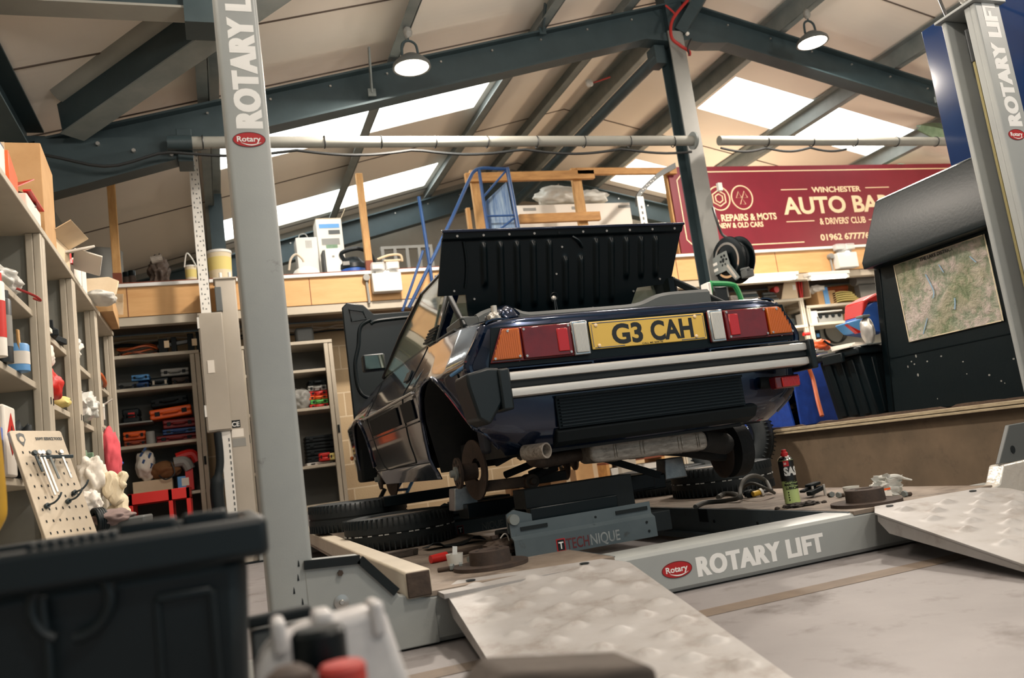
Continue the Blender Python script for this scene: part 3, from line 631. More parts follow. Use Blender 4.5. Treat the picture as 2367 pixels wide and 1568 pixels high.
# --- runways
for x0, x1, side in ((0.49, 1.2, 1), (2.2, 2.9, -1)):
    b = MB(); b.box((x0, 2.6, 0.145), (x1, 7.0, 0.16)); rw = lab(b.build('runway', 'runway', LIFT, smooth=False), 'oily runway deck on the left' if side > 0 else 'dusty runway deck on the right')
    xo = x0 if side > 0 else x1; xi = x1 if side > 0 else x0
    b = MB(); b.box((xi - 0.012, 2.62, 0.03), (xi + 0.012, 7.0, 0.158)); iw = b.build('inner_rail', 'lift_blue_grey', rw, smooth=False)
    b = MB(); b.box((xi - 0.02, 2.9, 0.02), (xi + side * 0.06, 7.0, 0.045)); b.build('rail_foot', 'lift_blue_grey', rw, smooth=False)
    for y in (3.55, 3.2, 2.95, 2.85, 2.78) if side < 0 else ():
        b = MB(); b.cyl((xi - 0.013, y, 0.1), (xi - 0.016, y, 0.1), 0.008, seg=8); b.build('rail_hole', 'black_matte', rw)
    if side < 0:
        b = MB(); b.box((xi - 0.016, 3.6, 0.095), (xi - 0.012, 3.68, 0.158)); b.build('tape_patch', 'black_matte', rw, smooth=False)
    if side > 0:
        b = MB(); b.box((xo - 0.0, 2.585, 0.15), (xo + 0.082, 7.0, 0.232)); b.build('side_rail', 'cream_metal', rw, bevel=0.008)
        b = MB(); b.box((xo + 0.004, 2.579, 0.153), (xo + 0.078, 2.5855, 0.228)); b.build('rail_end', 'rust_dark', rw, bevel=0.008)
    b = MB(); b.box((x0 + 0.1, 2.52, 0.142), (x0 + 0.62 - 0.08 * 0, 2.62, 0.156)); b.build('hinge_plate', 'galvanised', rw, smooth=False)
# --- ramps with pressed dimples
def ramp(TL, TR, BL, BR, label, seed):
    rnd = random.Random(seed); TL, TR, BL, BR = map(Vector, (TL, TR, BL, BR)); nu, nv = 84, 110; nrm = (TR - TL).cross(TL - BL).normalized(); L = (BL - TL).length; Wd = (TR - TL).length
    dots = []
    for i in range(12):
        for j in range(3):
            u = (0.17 + 0.29 * j + (0.14 if i % 2 else 0)) * Wd; v = 0.12 + i * 0.085
            if u < Wd - 0.05: dots.append((u + rnd.uniform(-.008, .008), v + rnd.uniform(-.008, .008)))
    P = []
    for i in range(nv + 1):
        row = []; t = i / nv
        for j in range(nu + 1):
            s = j / nu
            # chamfered upper corners
            s2 = s
            if t < 0.09: m = 0.1 * (1 - t / 0.09); s2 = lerp(m, 1 - m, s)
            q = TL.lerp(TR, s2).lerp(BL.lerp(BR, s2), t)
            if t < 0.06: q = q + Vector((0, 0, -0.004 + 0.004 * t / 0.06))
            h = 0; u, v = s2 * Wd, t * L
            for du, dv in dots:
                d2 = ((u - du) / 0.030) ** 2 + ((v - dv) / 0.018) ** 2
                if d2 < 6: h = max(h, 0.014 * math.exp(-d2 ** 1.3))
            row.append(q + nrm * h)
        P.append(row)
    b = MB(); b.sheet(P, -0.006); o = lab(b.build('ramp', 'galvanised', LIFT, angle=60), label)
    for A, B in ((TL.lerp(BL, 0.1), BL), (TR.lerp(BR, 0.1), BR)):
        b = MB(); s = 1 if A is not None and (A - TL).length < 0.5 else -1
        off = (TR - TL).normalized() * (0.004 * s)
        b.prism([(0, 0), (1, 0), (1, -0.012), (0.07, -0.06), (0, -0.03)], A + off, B - A, nrm, off * 1.0)
        b.v[-10:] = [q for q in b.v[-10:]]
        b.build('ramp_flange', 'galvanised', o, smooth=False)
    for s in (0.16, 0.78):
        c = TL.lerp(TR, s) + (BL - TL).normalized() * 0.045 + nrm * 0.0015
        b = MB(); b.prism(ellipse(0, 0, 0.016, 0.011, 20), c, (TR - TL).normalized(), (TL - BL).normalized(), nrm * 0.001); b.build('ramp_hole', 'black_matte', o, smooth=False)
    return o
ramp((0.625, 2.72, 0.168), (1.2, 2.56, 0.168), (0.5, 1.52, 0.012), (1.03, 1.44, 0.012), 'dimpled loading ramp on the left, its end out of the frame', 3)
ramp((2.235, 2.6, 0.168), (2.86, 2.56, 0.168), (2.03, 1.6, 0.012), (2.66, 1.56, 0.012), 'dimpled loading ramp on the right', 5)
# --- the two jacking beams between the runways
def jack(y, label, x0=0.99, x1=1.585, group='jacking beams between the runways', zlo=0.155, fade=False):
    t = thing('jacking_beam', label, 'jack', ((x0 + x1) / 2, y, zlo), group)
    b = MB(); b.prism([(0, zlo), (0.006, zlo), (0.006, 0.222), (0.035, 0.232), (0.035, 0.285), (0.028, 0.285), (0.026, 0.238), (0, 0.226)], (x0, y, 0), (0, 1, 0), (0, 0, 1), (x1 - x0, 0, 0)); fp = b.build('face_plate', 'lift_blue_grey', t, smooth=False)
    for a, c in ((0.02, 0.13), (0.42, 0.56)):
        b = MB(); b.bar((x0 + a + 0.02, y + 0.026, 0.262), (x0 + c + 0.02, y + 0.026, 0.262), 0.006, 0.014); b.build('plate_slot', 'black_matte', fp, smooth=False)
    w = 0.235 if not fade else 0.28
    xs = x0 + 0.165 if not fade else x0 + 0.07
    b = MB(); b.box((xs, y - 0.0012, 0.158), (xs + 0.036, y + 0.001, 0.205)); b.build('mark_ground', 'decal_red', fp, smooth=False)
    b = MB(); b.box((xs + 0.004, y - 0.002, 0.162), (xs + 0.032, y, 0.201)); b.build('mark_inner', 'black_matte', fp, smooth=False)
    text('mark_lettering', 'T', 'decal_white', (xs + 0.008, y - 0.002, 0.168), (1, 0, 0), (0, 0, 1), 0.036, fp, bold=0.02, width=0.02)
    if not fade:
        text('plate_lettering', 'TECH', 'decal_red_dim', (xs + 0.04, y, 0.162), (1, 0, 0), (0, 0, 1), 0.056, fp, bold=0.012, width=0.095)
    text('plate_lettering', 'NIQUE', 'decal_faded', (xs + 0.142, y, 0.162), (1, 0, 0), (0, 0, 1), 0.056, fp, bold=0.012, width=0.125)
    for dx, dz in ((0.555, 0.21), (0.56, 0.175), (0.34, 0.262)):
        b = MB(); b.cyl((x0 + dx, y, dz), (x0 + dx, y - 0.003, dz), 0.005, seg=8); b.build('plate_hole', 'black_matte', fp)
    b = MB(); b.box((x0 + 0.02, y + 0.03, zlo + 0.02), (x1 - 0.02, y + 0.3, 0.25)); b.build('beam_body', 'black_matte', t, bevel=0.006)
    b = MB(); b.box((1.08, y + 0.08, 0.165), (x0 + 0.03, y + 0.24, 0.245) if x0 > 1.1 else (x0 + 0.02, y + 0.24, 0.245)); b.build('slide_arm', 'black_matte', t, bevel=0.004)
    b = MB(); b.box((x1 - 0.02, y + 0.08, 0.155), (2.21 if fade else 1.7, y + 0.2, 0.235)); b.build('slide_arm', 'black_matte', t, bevel=0.004)
    b = MB(); b.box((x0 + 0.1, y + 0.06, 0.25), (x1 - 0.12, y + 0.27, 0.33)); b.build('scissor_case', 'black_gloss', t, bevel=0.005)
    b = MB(); b.cyl((x0 + 0.02, y + 0.05, 0.3), (x0 + 0.02, y + 0.02, 0.3), 0.02); b.build('pivot_bolt', 'steel_mid', t)
    b = MB(); b.prism([(0, 0.25), (0.1, 0.25), (0.1, 0.31), (0.03, 0.335), (0, 0.32)], (x0, y + 0.05, 0), (1, 0, 0), (0, 0, 1), (0, 0.012, 0)); b.build('pivot_bracket', 'lift_blue_grey', t, smooth=False)
    return t
jk = jack(3.0, 'grey lettered jacking beam nearest the camera, under the car tail', zlo=0.15)
b = MB(); b.box((1.09, 3.1, 0.25), (1.56, 3.24, 0.40)); b.build('lift_tray', 'black_matte', jk, bevel=0.004)
b = MB(); b.box((1.0, 3.62, 0.29), (2.0, 3.78, 0.355)); b.build('top_beam', 'black_gloss', jk, bevel=0.004)
b = MB(); b.box((1.78, 3.58, 0.30), (1.92, 3.8, 0.37)); b.build('beam_sleeve', 'black_gloss', jk, bevel=0.004)
jk2 = jack(4.5, 'grey lettered jacking beam farther back under the middle of the car', x0=1.1, x1=1.64, fade=True)
b = MB(); b.box((0.85, 4.85, 0.35), (2.0, 4.93, 0.41)); b.build('top_beam', 'black_gloss', jk2, bevel=0.004)
# aluminium blocks and pads that carry the car on the beams
for (c, sz, l) in ((at(1070, 1152, Y=3.74), (0.095, 0.1, 0.1), 'silver metal block on the jack beam by the left brake disc'), (at(1550, 1083, Y=3.66), (0.1, 0.09, 0.1), 'silver grey metal block on the right end of the jack beam')):
    b = MB(); b.prism([(-sz[0] / 2 - 0.012, -sz[2] / 2), (sz[0] / 2 + 0.012, -sz[2] / 2), (sz[0] / 2, sz[2] / 2), (-sz[0] / 2, sz[2] / 2)], (c[0], c[1] - sz[1] / 2, c[2]), (1, 0, 0), (0, 0, 1), (0, sz[1], 0)); tag(b.build('lift_block', 'alu_block', bevel=0.005), l, 'block', 'metal blocks under the car')
# ================================================================== the car, raised on the jacking beams
CX = 1.655
CAR = thing('car', 'dark blue wedge shaped sports car raised on the lift, wheels off, boot lid up', 'car', (CX, 4.8, 0.45))
PROF = [(0.45, .70), (0.50, .715), (0.56, .745), (0.66, .758), (0.75, .768), (0.82, .776), (0.875, .785), (0.90, .787), (0.93, .772), (0.97, .745), (1.03, .712), (1.08, .685), (1.14, .655), (1.2, .64)]
PLAN = [(2.93, .945), (3.05, .965), (3.3, .99), (3.6, 1.0), (5.4, 1.0), (6.0, .985), (6.4, .95), (6.8, .88)]
def hw(z, y): return interp(z, PROF) * interp(y, PLAN) * (1 - max(0, .66 - z) * interp(y, [(3.1, 1.3), (3.45, 0)]))
ZTOP = [(2.93, 1.045), (3.2, 1.075), (3.5, 1.105), (4.0, 1.135), (4.6, 1.14), (5.1, 1.125), (5.5, 1.09), (6.1, 1.0), (6.8, .88)]
def ytail(z): return interp(z, [(0.5, 3.13), (0.56, 3.04), (0.62, 3.0), (0.80, 2.985), (0.86, 2.955), (1.0, 2.945), (1.045, 2.96)])
ARCH = [(3.50, 0.585, 0.335), (5.68, 0.585, 0.335)]
def zbase(y): return interp(y, [(2.95, .56), (3.15, .535), (3.8, .475), (5.4, .475), (6.05, .53), (6.8, .58)])
REAR_ARCH = [(2.985, .575), (3.02, .615), (3.08, .66), (3.15, .715), (3.2, .758), (3.26, .805), (3.32, .847), (3.38, .882), (3.44, .906), (3.5, .918), (3.56, .92), (3.62, .908), (3.67, .885), (3.71, .858), (3.75, .82), (3.78, .78), (3.80, .72), (3.812, .62), (3.815, .5)]
def zlow(y):
    z = zbase(y)
    if y <= 3.815: return max(z, interp(y, REAR_ARCH))
    for yc, zc, r in ARCH[1:]:
        if abs(y - yc) < r: z = max(z, zc + math.sqrt(max(r * r - (y - yc) ** 2, 0)) * 1.0 - 0.0)
    return z
ys = [2.93, 2.96] + [2.985 + .83 * k / 44 for k in range(45)] + [3.78, 3.79, 3.805, 3.81, 3.8135, 3.8155]
for yc, zc, r in ARCH[1:]: ys += [yc - r * math.cos(PI * k / 30) for k in range(31)]
ys += [3.9 + i * .09 for i in range(16)] + [6.06 + i * .08 for i in range(10)]
ys = sorted(set(round(y, 4) for y in ys))
def side_pt(s, y, z, out=0.0):
    y2 = max(y, ytail(z) + 0.055); return Vector((CX + s * (hw(z, y2) + out), y2, z))
NR = 22
for s in (-1, 1):
    P = []
    for y in ys:
        a, c = interp(y, ZTOP), zlow(y); P.append([side_pt(s, y, lerp(a, c, k / NR)) for k in range(NR + 1)])
    b = MB(); b.sheet(P, -0.006 if s < 0 else 0.006)
    # shoulder and wing top, rolled inwards
    Q = [[Vector((CX + s * (hw(interp(y, ZTOP), y) - d), max(y, 2.99), interp(y, ZTOP) + h)) for d, h in ((0.0, 0.0), (0.012, 0.010), (0.03, 0.015), (0.06, 0.017), (0.1 if y < 5.3 else 0.3, 0.012))] for y in ys]
    b.grid(Q)
    o = lab(b.build('body_side', 'paint_navy', CAR, angle=40), 'left flank with empty wheel arches' if s < 0 else 'right flank with an empty rear wheel arch')
    # arch lips
    for yc, zc, r in ARCH:
        pts = []
        if yc < 4:
            for p in curve([Vector((0, y, z)) for y, z in REAR_ARCH], 3): pts.append(side_pt(s, p.y, p.z, 0.004))
        else:
            for k in range(41):
                y = yc - r + 2 * r * k / 40 * 0.9999 + 0.00001; z = zc + math.sqrt(max(r * r - (y - yc) ** 2, 0)); pts.append(side_pt(s, y, z, 0.004))
        b = MB(); b.tube(pts, 0.009, 8); b.build('arch_lip', 'paint_navy', o)
        # wheel well
        P = []
        for k in range(25):
            t = PI * k / 24; y = yc - (r + .006) * math.cos(t); z = zc + (r + .006) * math.sin(t)
            if yc < 4: y = lerp(3.04, 3.825, k / 24); z = interp(y, REAR_ARCH) + .006
            P.append([Vector((CX + s * x, y, z)) for x in (min(.765, hw(z, y) - .015), 0.6, 0.44)])
        P = P
        b = MB(); b.sheet(P, 0.005)
        b.build('wheel_well', 'under_black', CAR)
        b = MB(); b.prism([(yc - r * .98, 0.6), (yc - r * .6, 0.56), (yc + r * .8, 0.5), (yc + r, 0.52), (yc + r, 0.7), (yc + r * .7, .86), (yc, 0.93), (yc - r * .7, .86), (yc - r, .7)], (CX + s * 0.45, 0, 0), (0, 1, 0), (0, 0, 1), (s * -0.01, 0, 0)); b.build('inner_wing', 'under_navy', CAR, smooth=False)
        if yc < 4:   # suspension tower panel inside the arch
            b = MB(); b.box((CX + s * 0.45, 3.32, 0.56), (CX + s * 0.64, 3.46, 0.9), 0.02); b.build('strut_tower', 'under_navy', CAR, bevel=0.02)
    # rub strip, bright moulding, drawn crease highlight and seams on the flank
    for y0, y1 in ((4.28, 5.12), (3.90, 4.16)):
        P = [[side_pt(s, lerp(y0, y1, i / 12), z, 0.004) for z in (0.775, 0.80, 0.84, 0.868)] for i in range(13)]
        b = MB(); b.sheet(P, 0.004 * s); b.build('rub_strip', 'black_matte', o)
    for y0, y1 in ((3.86, 5.33), ):
        b = MB(); b.tube([side_pt(s, lerp(y0, y1, i / 20), 0.897, 0.003) for i in range(21)], 0.006, 6); b.build('moulding_and_highlight', 'brushed', o)
        b = MB(); b.tube([side_pt(s, lerp(y0, y1, i / 20), 0.758, 0.001) for i in range(21)], 0.004, 6); b.build('moulding_and_highlight', 'black_gloss', o)
    b = MB(); b.tube([side_pt(s, lerp(2.99, 3.19, i / 8), 0.9 - 0.015 * i / 8, 0.003) for i in range(9)], 0.007, 6); b.build('moulding_and_highlight', 'blue_light', o)  # light-blue tube draws the highlight along the body crease
    seam = [(3.93, 1.12), (3.98, 1.05), (4.08, .92), (4.16, .78), (4.17, .68), (4.13, .58), (4.2, .57), (4.6, .565), (4.95, .565), (5.1, .66), (5.18, .78), (5.22, .88), (5.2, 1.0), (5.18, 1.1)]
    pts = curve([Vector((0, y, z)) for y, z in seam], 5)
    b = MB(); b.tube([side_pt(s, p.y, p.z, 0.0) for p in pts], 0.004, 5); b.build('door_seam', 'black_matte', o)
    b = MB(); b.tube([side_pt(s, lerp(3.85, 5.33, i / 16), 0.56, 0.0) for i in range(17)], 0.003, 5); b.build('sill_seam', 'black_matte', o)
    # door handle, quarter vent, side marker
    b = MB(); P = [[side_pt(s, lerp(4.1, 4.22, i / 4), z, 0.003) for z in (0.985, 1.03)] for i in range(5)]; b.sheet(P, 0.008 * s); b.build('door_handle', 'black_plastic', o)
    b = MB(); P = [[side_pt(s, lerp(3.03, 3.1, i / 3), z, 0.004) for z in (0.755, 0.775, 0.80, 0.815)] for i in range(4)]; b.sheet(P, 0.008 * s); b.build('side_marker', 'black_matte', o)
    for y in (3.015, 3.12):
        b = MB(); b.tube([side_pt(s, y, lerp(.74, .88, k / 4), 0.002) for k in range(5)], 0.003, 5); b.build('panel_seam', 'black_matte', o)
# --- rear face
def rear_pt(u, z, out=0):
    h = hw(z, ytail(z) + 0.055); x = u * h
    return Vector((CX + x, ytail(z) + 0.055 * abs(u) ** 9 - out, z))
zr = [1.045, 1.03, 1.0, .95, .9, .87, .855, .83, .8, .75, .7, .66, .62, .59, .57, .555, .545]
us = [-1, -.99, -.97, -.94, -.9, -.8] + [-.6 + .2 * i for i in range(7)] + [.8, .9, .94, .97, .99, 1]
b = MB(); b.sheet([[rear_pt(u, z) for u in us] for z in zr], 0.005); RP = lab(b.build('rear_panel', 'paint_navy', CAR), 'tail panel with lamps, number plate and louvres')
# rolled upper edge of the tail
b = MB(); b.tube([Vector((CX + u * 0.69, 2.972 + 0.05 * abs(u) ** 7, 1.043 - 0.02 * abs(u) ** 10)) for u in [-1 + i / 20 for i in range(41)]], 0.021, 12); b.build('tail_edge', 'paint_navy', RP)
for s in (-1, 1):
    b = MB(); b.tube(curve([rear_pt(s * .985, 1.035), rear_pt(s * .992, .98), rear_pt(s * .995, .9), rear_pt(s * .995, .86)], 5), 0.02, 10); b.build('tail_corner', 'paint_navy', RP)
# dark recess
def yl(z): return ytail(z)
def flat(poly, y, th, name, m, par, **k):
    b = MB(); b.prism([(x, z) for x, z in poly], (0, y, 0), (1, 0, 0), (0, 0, 1), (0, -th, 0)); return b.build(name, m, par, **k)
flat([(CX - .69, .868), (CX + .69, .868), (CX + .665, 1.022), (CX - .665, 1.022)], 2.945, 0.008, 'lamp_recess', 'black_gloss', RP, smooth=False)
b = MB(); b.tube(curve([(CX - .3, 2.935, .852), (CX - .255, 2.935, .858), (CX - .235, 2.935, .875)], 4) , 0.005, 6); b.tube(curve([(CX + .3, 2.935, .852), (CX + .255, 2.935, .858), (CX + .235, 2.935, .875)], 4), 0.005, 6); 
b.v and None
for s in (-1, 1):
    b = MB(); b.tube(curve([(CX + s * .66, 2.94, .862), (CX + s * .3, 2.938, .860), (CX + s * .27, 2.938, .852), (CX + s * .25, 2.938, .835)], 5), 0.005, 6); b.build('panel_crease', 'paint_navy', RP)
# lamps
def lens_ribs(nm, poly, y, m, par, vertical=True):
    o = flat(poly, y, 0.02, nm, m, par, bevel=0.004); return o
for s in (-1, 1):
    q = lambda pts: [(CX + s * x, z) for x, z in pts]
    LM = lab(flat(q([(.275, .885), (.688, .885), (.63, 1.016), (.275, 1.016)]), 2.937, 0.012, 'tail_lamp', 'lens_red', CAR, bevel=0.004), 'tail lamp cluster in amber, red and clear')
    flat(q([(.562, .894), (.681, .894), (.628, 1.010), (.562, 1.010)]), 2.926, 0.014, 'amber_lens', 'lens_amber', LM, bevel=0.004)
    flat(q([(.352, .890), (.553, .890), (.553, 1.012), (.352, 1.012)]), 2.926, 0.013, 'red_lens', 'lens_red', LM, bevel=0.004)
    flat(q([(.366, .905), (.412, .905), (.412, .995), (.366, .995)]), 2.914, 0.006, 'red_reflector', 'lens_red_bright', LM, bevel=0.003)
    flat(q([(.275, .884), (.346, .884), (.346, 1.020), (.275, 1.020)]), 2.926, 0.010, 'clear_frame', 'chrome', LM, bevel=0.01)
    flat(q([(.283, .893), (.338, .893), (.338, 1.010), (.283, 1.010)]), 2.917, 0.008, 'clear_lens', 'lens_clear', LM, bevel=0.006)
    for i in range(9):
        x = .288 + i * .0055; b = MB(); b.box((CX + s * x, 2.9075, .9), (CX + s * (x + .0022), 2.91, 1.003)); b.build('lens_flute', 'lens_clear', LM, smooth=False)
    for i in range(12):
        x = .572 + i * .0085; zt = 1.004 if x < .632 else 1.004 - (x - .632) * 2.1
        b = MB(); b.box((CX + s * x, 2.9105, .9), (CX + s * (x + .003), 2.9125, zt)); b.build('lens_flute', 'lens_amber', LM, smooth=False)
    for x, z in ((.362, .9), (.545, .9), (.545, 1.003), (.36, 1.004), (.573, .902), (.672, .9), (.61, 1.001)):
        b = MB(); b.cyl((CX + s * x, 2.9135, z), (CX + s * x, 2.9085, z), 0.005, seg=8); b.build('lamp_screw', 'screw', LM)
# number plate
NP = lab(flat([(CX - .262, .902), (CX + .262, .902), (CX + .262, 1.013), (CX - .262, 1.013)], 2.936, 0.006, 'number_plate', 'plate_yellow', CAR, bevel=0.006), 'yellow rear number plate')
text('plate_lettering', 'G3', 'plate_black', (CX - .170, 2.93, .919), (1, 0, 0), (0, 0, 1), 0.108, NP, bold=0.035, width=0.137)
text('plate_lettering', 'CAH', 'plate_black', (CX + .004, 2.93, .919), (1, 0, 0), (0, 0, 1), 0.108, NP, bold=0.035, width=0.197)
text('plate_lettering', 'CALL ME BERTIE', 'plate_black', (CX - .042, 2.93, .906), (1, 0, 0), (0, 0, 1), 0.0095, NP, bold=0.01, width=0.095)
b = MB()
for a, c in (((-.255, 1.007), (-.115, 1.007)), ((-.11, 1.007), (.25, 1.007)), ((-.255, .908), (-.13, .908)), ((.13, .908), (.255, .908))):
    pass
for x0, x1, z in ((-.25, .25, 1.006), (-.25, -.12, .908), (.14, .25, .908)):
    b = MB(); b.box((CX + x0, 2.929, z - .0012), (CX + x1, 2.9302, z + .0012)); b.build('plate_line', 'blue_steel', NP, smooth=False)
for s in (-1, 1):
    b = MB(); b.box((CX + s * .2545 - .001, 2.929, .912), (CX + s * .2545 + .001, 2.9302, 1.002)); b.build('plate_line', 'blue_steel', NP, smooth=False)
for x, z in ((-.235, .998), (.217, 1.0), (-.232, .916), (.21, .918)):
    b = MB(); b.lathe([(0, 0), (.007, 0), (.007, .004), (.004, .006), (0, .006)], (CX + x, 2.93, z), (0, -1, 0), 12); b.build('plate_screw', 'sign_cream', NP)
# bumper: two bright rails on a black bar, rubber corners
BM = lab(flat([(CX - .665, .742), (CX + .69, .742), (CX + .69, .84), (CX - .665, .84)], 2.9, 0.055, 'bumper', 'black_plastic', CAR, bevel=0.004), 'bumper with two brushed metal rails')
for z0, z1 in ((.803, .838), (.744, .779)):
    b = MB(); b.prism([(0, z0), (-.016, z0 + .004), (-.018, (z0 + z1) / 2), (-.016, z1 - .004), (0, z1)], (CX - .67, 2.846, 0), (0, 1, 0), (0, 0, 1), (1.345, 0, 0)); b.build('bumper_rail', 'brushed', BM, angle=60)
b = MB(); b.box((CX - .662, 2.838, .782), (CX + .668, 2.85, .80)); b.build('rubber_strip', 'black_matte', BM, smooth=False)
b = MB(); b.box((CX + .66, 2.81, .725), (CX + .69, 2.95, .848)); b.box((CX + .5, 2.86, .838), (CX + .66, 2.93, .852)); b.build('end_cap', 'black_plastic', BM, bevel=0.006)
# big left rubber corner guard
GX = CX - .665
b = MB(); b.box((GX - .035, 2.815, .70), (GX + .01, 2.95, .852)); b.build('corner_guard', 'black_plastic', BM, bevel=0.008)
poly = [(-.0, .855), (-.0, .74), (-.03, .70), (-.065, .655), (-.105, .68), (-.13, .80), (-.132, .845), (-.05, .862)]
b = MB(); b.prism([(x, z) for x, z in poly], (GX - .02, 2.83, 0), (1, 0, 0), (0, 0, 1), (0, .17, 0)); b.build('corner_guard', 'black_plastic', BM, bevel=0.01)
# louvred grille and valance
GR = lab(flat([(CX - .43, .615), (CX + .42, .615), (CX + .42, .735), (CX - .43, .735)], 2.985, 0.01, 'rear_grille', 'black_gloss', CAR, smooth=False), 'black louvred grille under the bumper')
for i in range(9):
    z = .622 + i * .0125; b = MB(); b.box((CX - .42, 2.962, z), (CX + .41, 2.98, z + .005)); b.build('louvre', 'black_plastic', GR, smooth=False)
b = MB(); b.box((CX - .43, 2.965, .733), (CX + .42, 2.985, .742)); b.build('grille_frame', 'black_plastic', GR, smooth=False)
b = MB(); b.prism([(2.975, .605), (3.0, .565), (3.06, .545), (3.07, .56), (3.0, .62)], (CX - .44, 0, 0), (0, 1, 0), (0, 0, 1), (.92, 0, 0)); b.build('rear_valance', 'black_matte', CAR, bevel=0.006)
FG = lab(flat([(CX + .535, .662), (CX + .655, .662), (CX + .66, .715), (CX + .535, .715)], 2.95, 0.045, 'fog_lamp', 'lens_red', CAR, bevel=0.006), 'red rear fog lamp below the bumper')
flat([(CX + .565, .667), (CX + .652, .667), (CX + .655, .708), (CX + .565, .708)], 2.906, 0.008, 'fog_lens', 'lens_fog', FG, bevel=0.004)
for i in range(13):
    x = CX + .57 + i * .0063; b = MB(); b.box((x, 2.8965, .67), (x + .0025, 2.9, .705)); b.build('lens_flute', 'lens_red_bright', FG, smooth=False)
b = MB(); b.cyl((CX + .52, 2.99, .7), (CX + .6, 2.95, .69), 0.025); b.build('lamp_bracket', 'black_matte', FG)
# --- underside
b = MB(); b.box((CX - .6, 3.15, .535), (CX + .6, 6.5, .62)); b.box((CX - .44, 3.06, .53), (CX + .44, 6.3, .95)); b.build('underbody', 'under_black', CAR, smooth=False)
b = MB(); b.blob((CX + .02, 3.5, .535), (.3, .3, .05), 4, .3, 3); b.build('engine_sump', 'under_black', CAR)
# --- exhaust
b = MB(); b.prism(rounded_rect(.55, .082, .03), (CX + .02, 3.11, .498), (1, 0, -.02), (0, 0, 1), (0, .14, 0)); MF = lab(b.build('silencer', 'alu_weather', CAR, bevel=0.012, bseg=3), 'weathered silver exhaust box')
for x in (-.17, -.16, -.05, -.035, .13, .145, .22, .23):
    b = MB(); b.prism(rounded_rect(.088, .15, .03), (CX + .02 + x, 3.18, .498 - x * .02), (0, 0, 1), (0, 1, 0), (.006, 0, 0)); b.build('silencer_rib', 'alu_weather', MF)
b = MB(); b.tube(curve([(CX - .25, 3.22, .505), (CX - .36, 3.2, .5), (CX - .46, 3.15, .5), (CX - .52, 3.08, .515), (CX - .52, 3.02, .53)], 5), .026, 12); b.build('exhaust_pipe', 'rust_dark', MF)
b = MB(); b.lathe([(.024, 0), (.03, 0), (.03, .11), (.024, .11), (.024, 0)], (CX - .505, 2.95, .54), (-.55, 1, .02), 24, close=True); b.build('tail_pipe', 'alu_weather', MF)
b = MB(); b.lathe([(0, .045), (.0245, .045)], (CX - .505, 2.95, .54), (-.55, 1, .02), 24); b.build('pipe_bore', 'black_matte', MF)
# --- hubs, brake discs and arms of the stripped wheels
def hub(s, y, z, name_lab, disc=True, xo=.70):
    x = CX + s * xo
    h = lab(MB().lathe([(0, 0), (.068, 0), (.068, .012), (.04, .016), (.035, .09), (0, .09)], (x, y, z), (-s, 0, 0)).build('wheel_hub', 'rust', CAR), name_lab)
    MB().lathe([(0, -.03), (.015, -.03), (.018, -.012), (.03, -.01), (.03, 0), (0, 0)], (x, y, z), (-s, 0, 0)).build('hub_nut', 'steel_mid', h)
    for k in range(8):
        a = 2 * PI * k / 8 + .2; r_ = .05; b = MB(); b.cyl((x - s * -.001, y + r_ * math.cos(a), z + r_ * math.sin(a)), (x + s * .002, y + r_ * math.cos(a), z + r_ * math.sin(a)), .0065 if k % 2 else .009, seg=8); b.build('stud_hole', 'black_matte', h)
    if disc:
        xd = CX + s * (xo - .09)
        MB().lathe([(.05, 0), (.09, .0), (.128, -.012), (.132, -.012), (.132, -.004), (.1, .012), (.05, .012)], (xd, y, z + .005), (-s, .12, 0), 40, close=True).build('brake_shield', 'rust', CAR)
    return h
hub(-1, 3.56, .495, 'left rear hub flange with stud holes')
hub(-1, 5.52, .51, 'left front hub flange')
hub(1, 3.56, .42, 'right rear hub, hanging low', xo=.72)
hub(1, 5.52, .45, 'right front hub', xo=.70)
b = MB(); b.cyl((CX + .63, 3.5, .43), (CX + .70, 3.5, .43), .135, seg=32); b.build('brake_drum', 'under_black', CAR)
# left rear suspension arm and links
b = MB(); b.bar((CX - .6, 3.5, .425), (CX - .42, 3.42, .42), .05, .045); b.cyl((CX - .42, 3.38, .42), (CX - .42, 3.46, .42), .032); b.cyl((CX - .42, 3.36, .42), (CX - .42, 3.48, .42), .015); SA = b.build('suspension_arm', 'rust_dark', CAR, bevel=.004)
for a, c, r_ in (((-.42, 3.42, .43), (-.12, 3.5, .52), .016), ((-.5, 3.5, .46), (-.1, 3.56, .55), .016), ((-.4, 3.46, .44), (-.28, 3.44, .47), .024)):
    b = MB(); b.cyl((CX + a[0], a[1], a[2]), (CX + c[0], c[1], c[2]), r_, seg=12); b.build('tie_rod', 'under_black', CAR)
b = MB(); b.cyl((CX - .34, 3.43, .47), (CX - .34, 3.40, .47), .008); b.build('arm_bolt', 'cream_metal', CAR)
b = MB(); b.tube(curve([(CX + .1, 3.45, .5), (CX + .35, 3.45, .46), (CX + .52, 3.48, .42), (CX + .66, 3.5, .40)], 5), [.03] * 15 + [.05], 12); b.build('suspension_arm', 'under_black', CAR)
b = MB(); b.cyl((CX + .3, 3.2, .5), (CX + .56, 3.4, .46), .05, seg=18); b.build('drive_boot', 'under_black', CAR)
b = MB(); b.bar((CX - .02, 3.5, .47), (CX + .22, 3.44, .36), .035, .03); b.build('link_bar', 'black_matte', CAR)
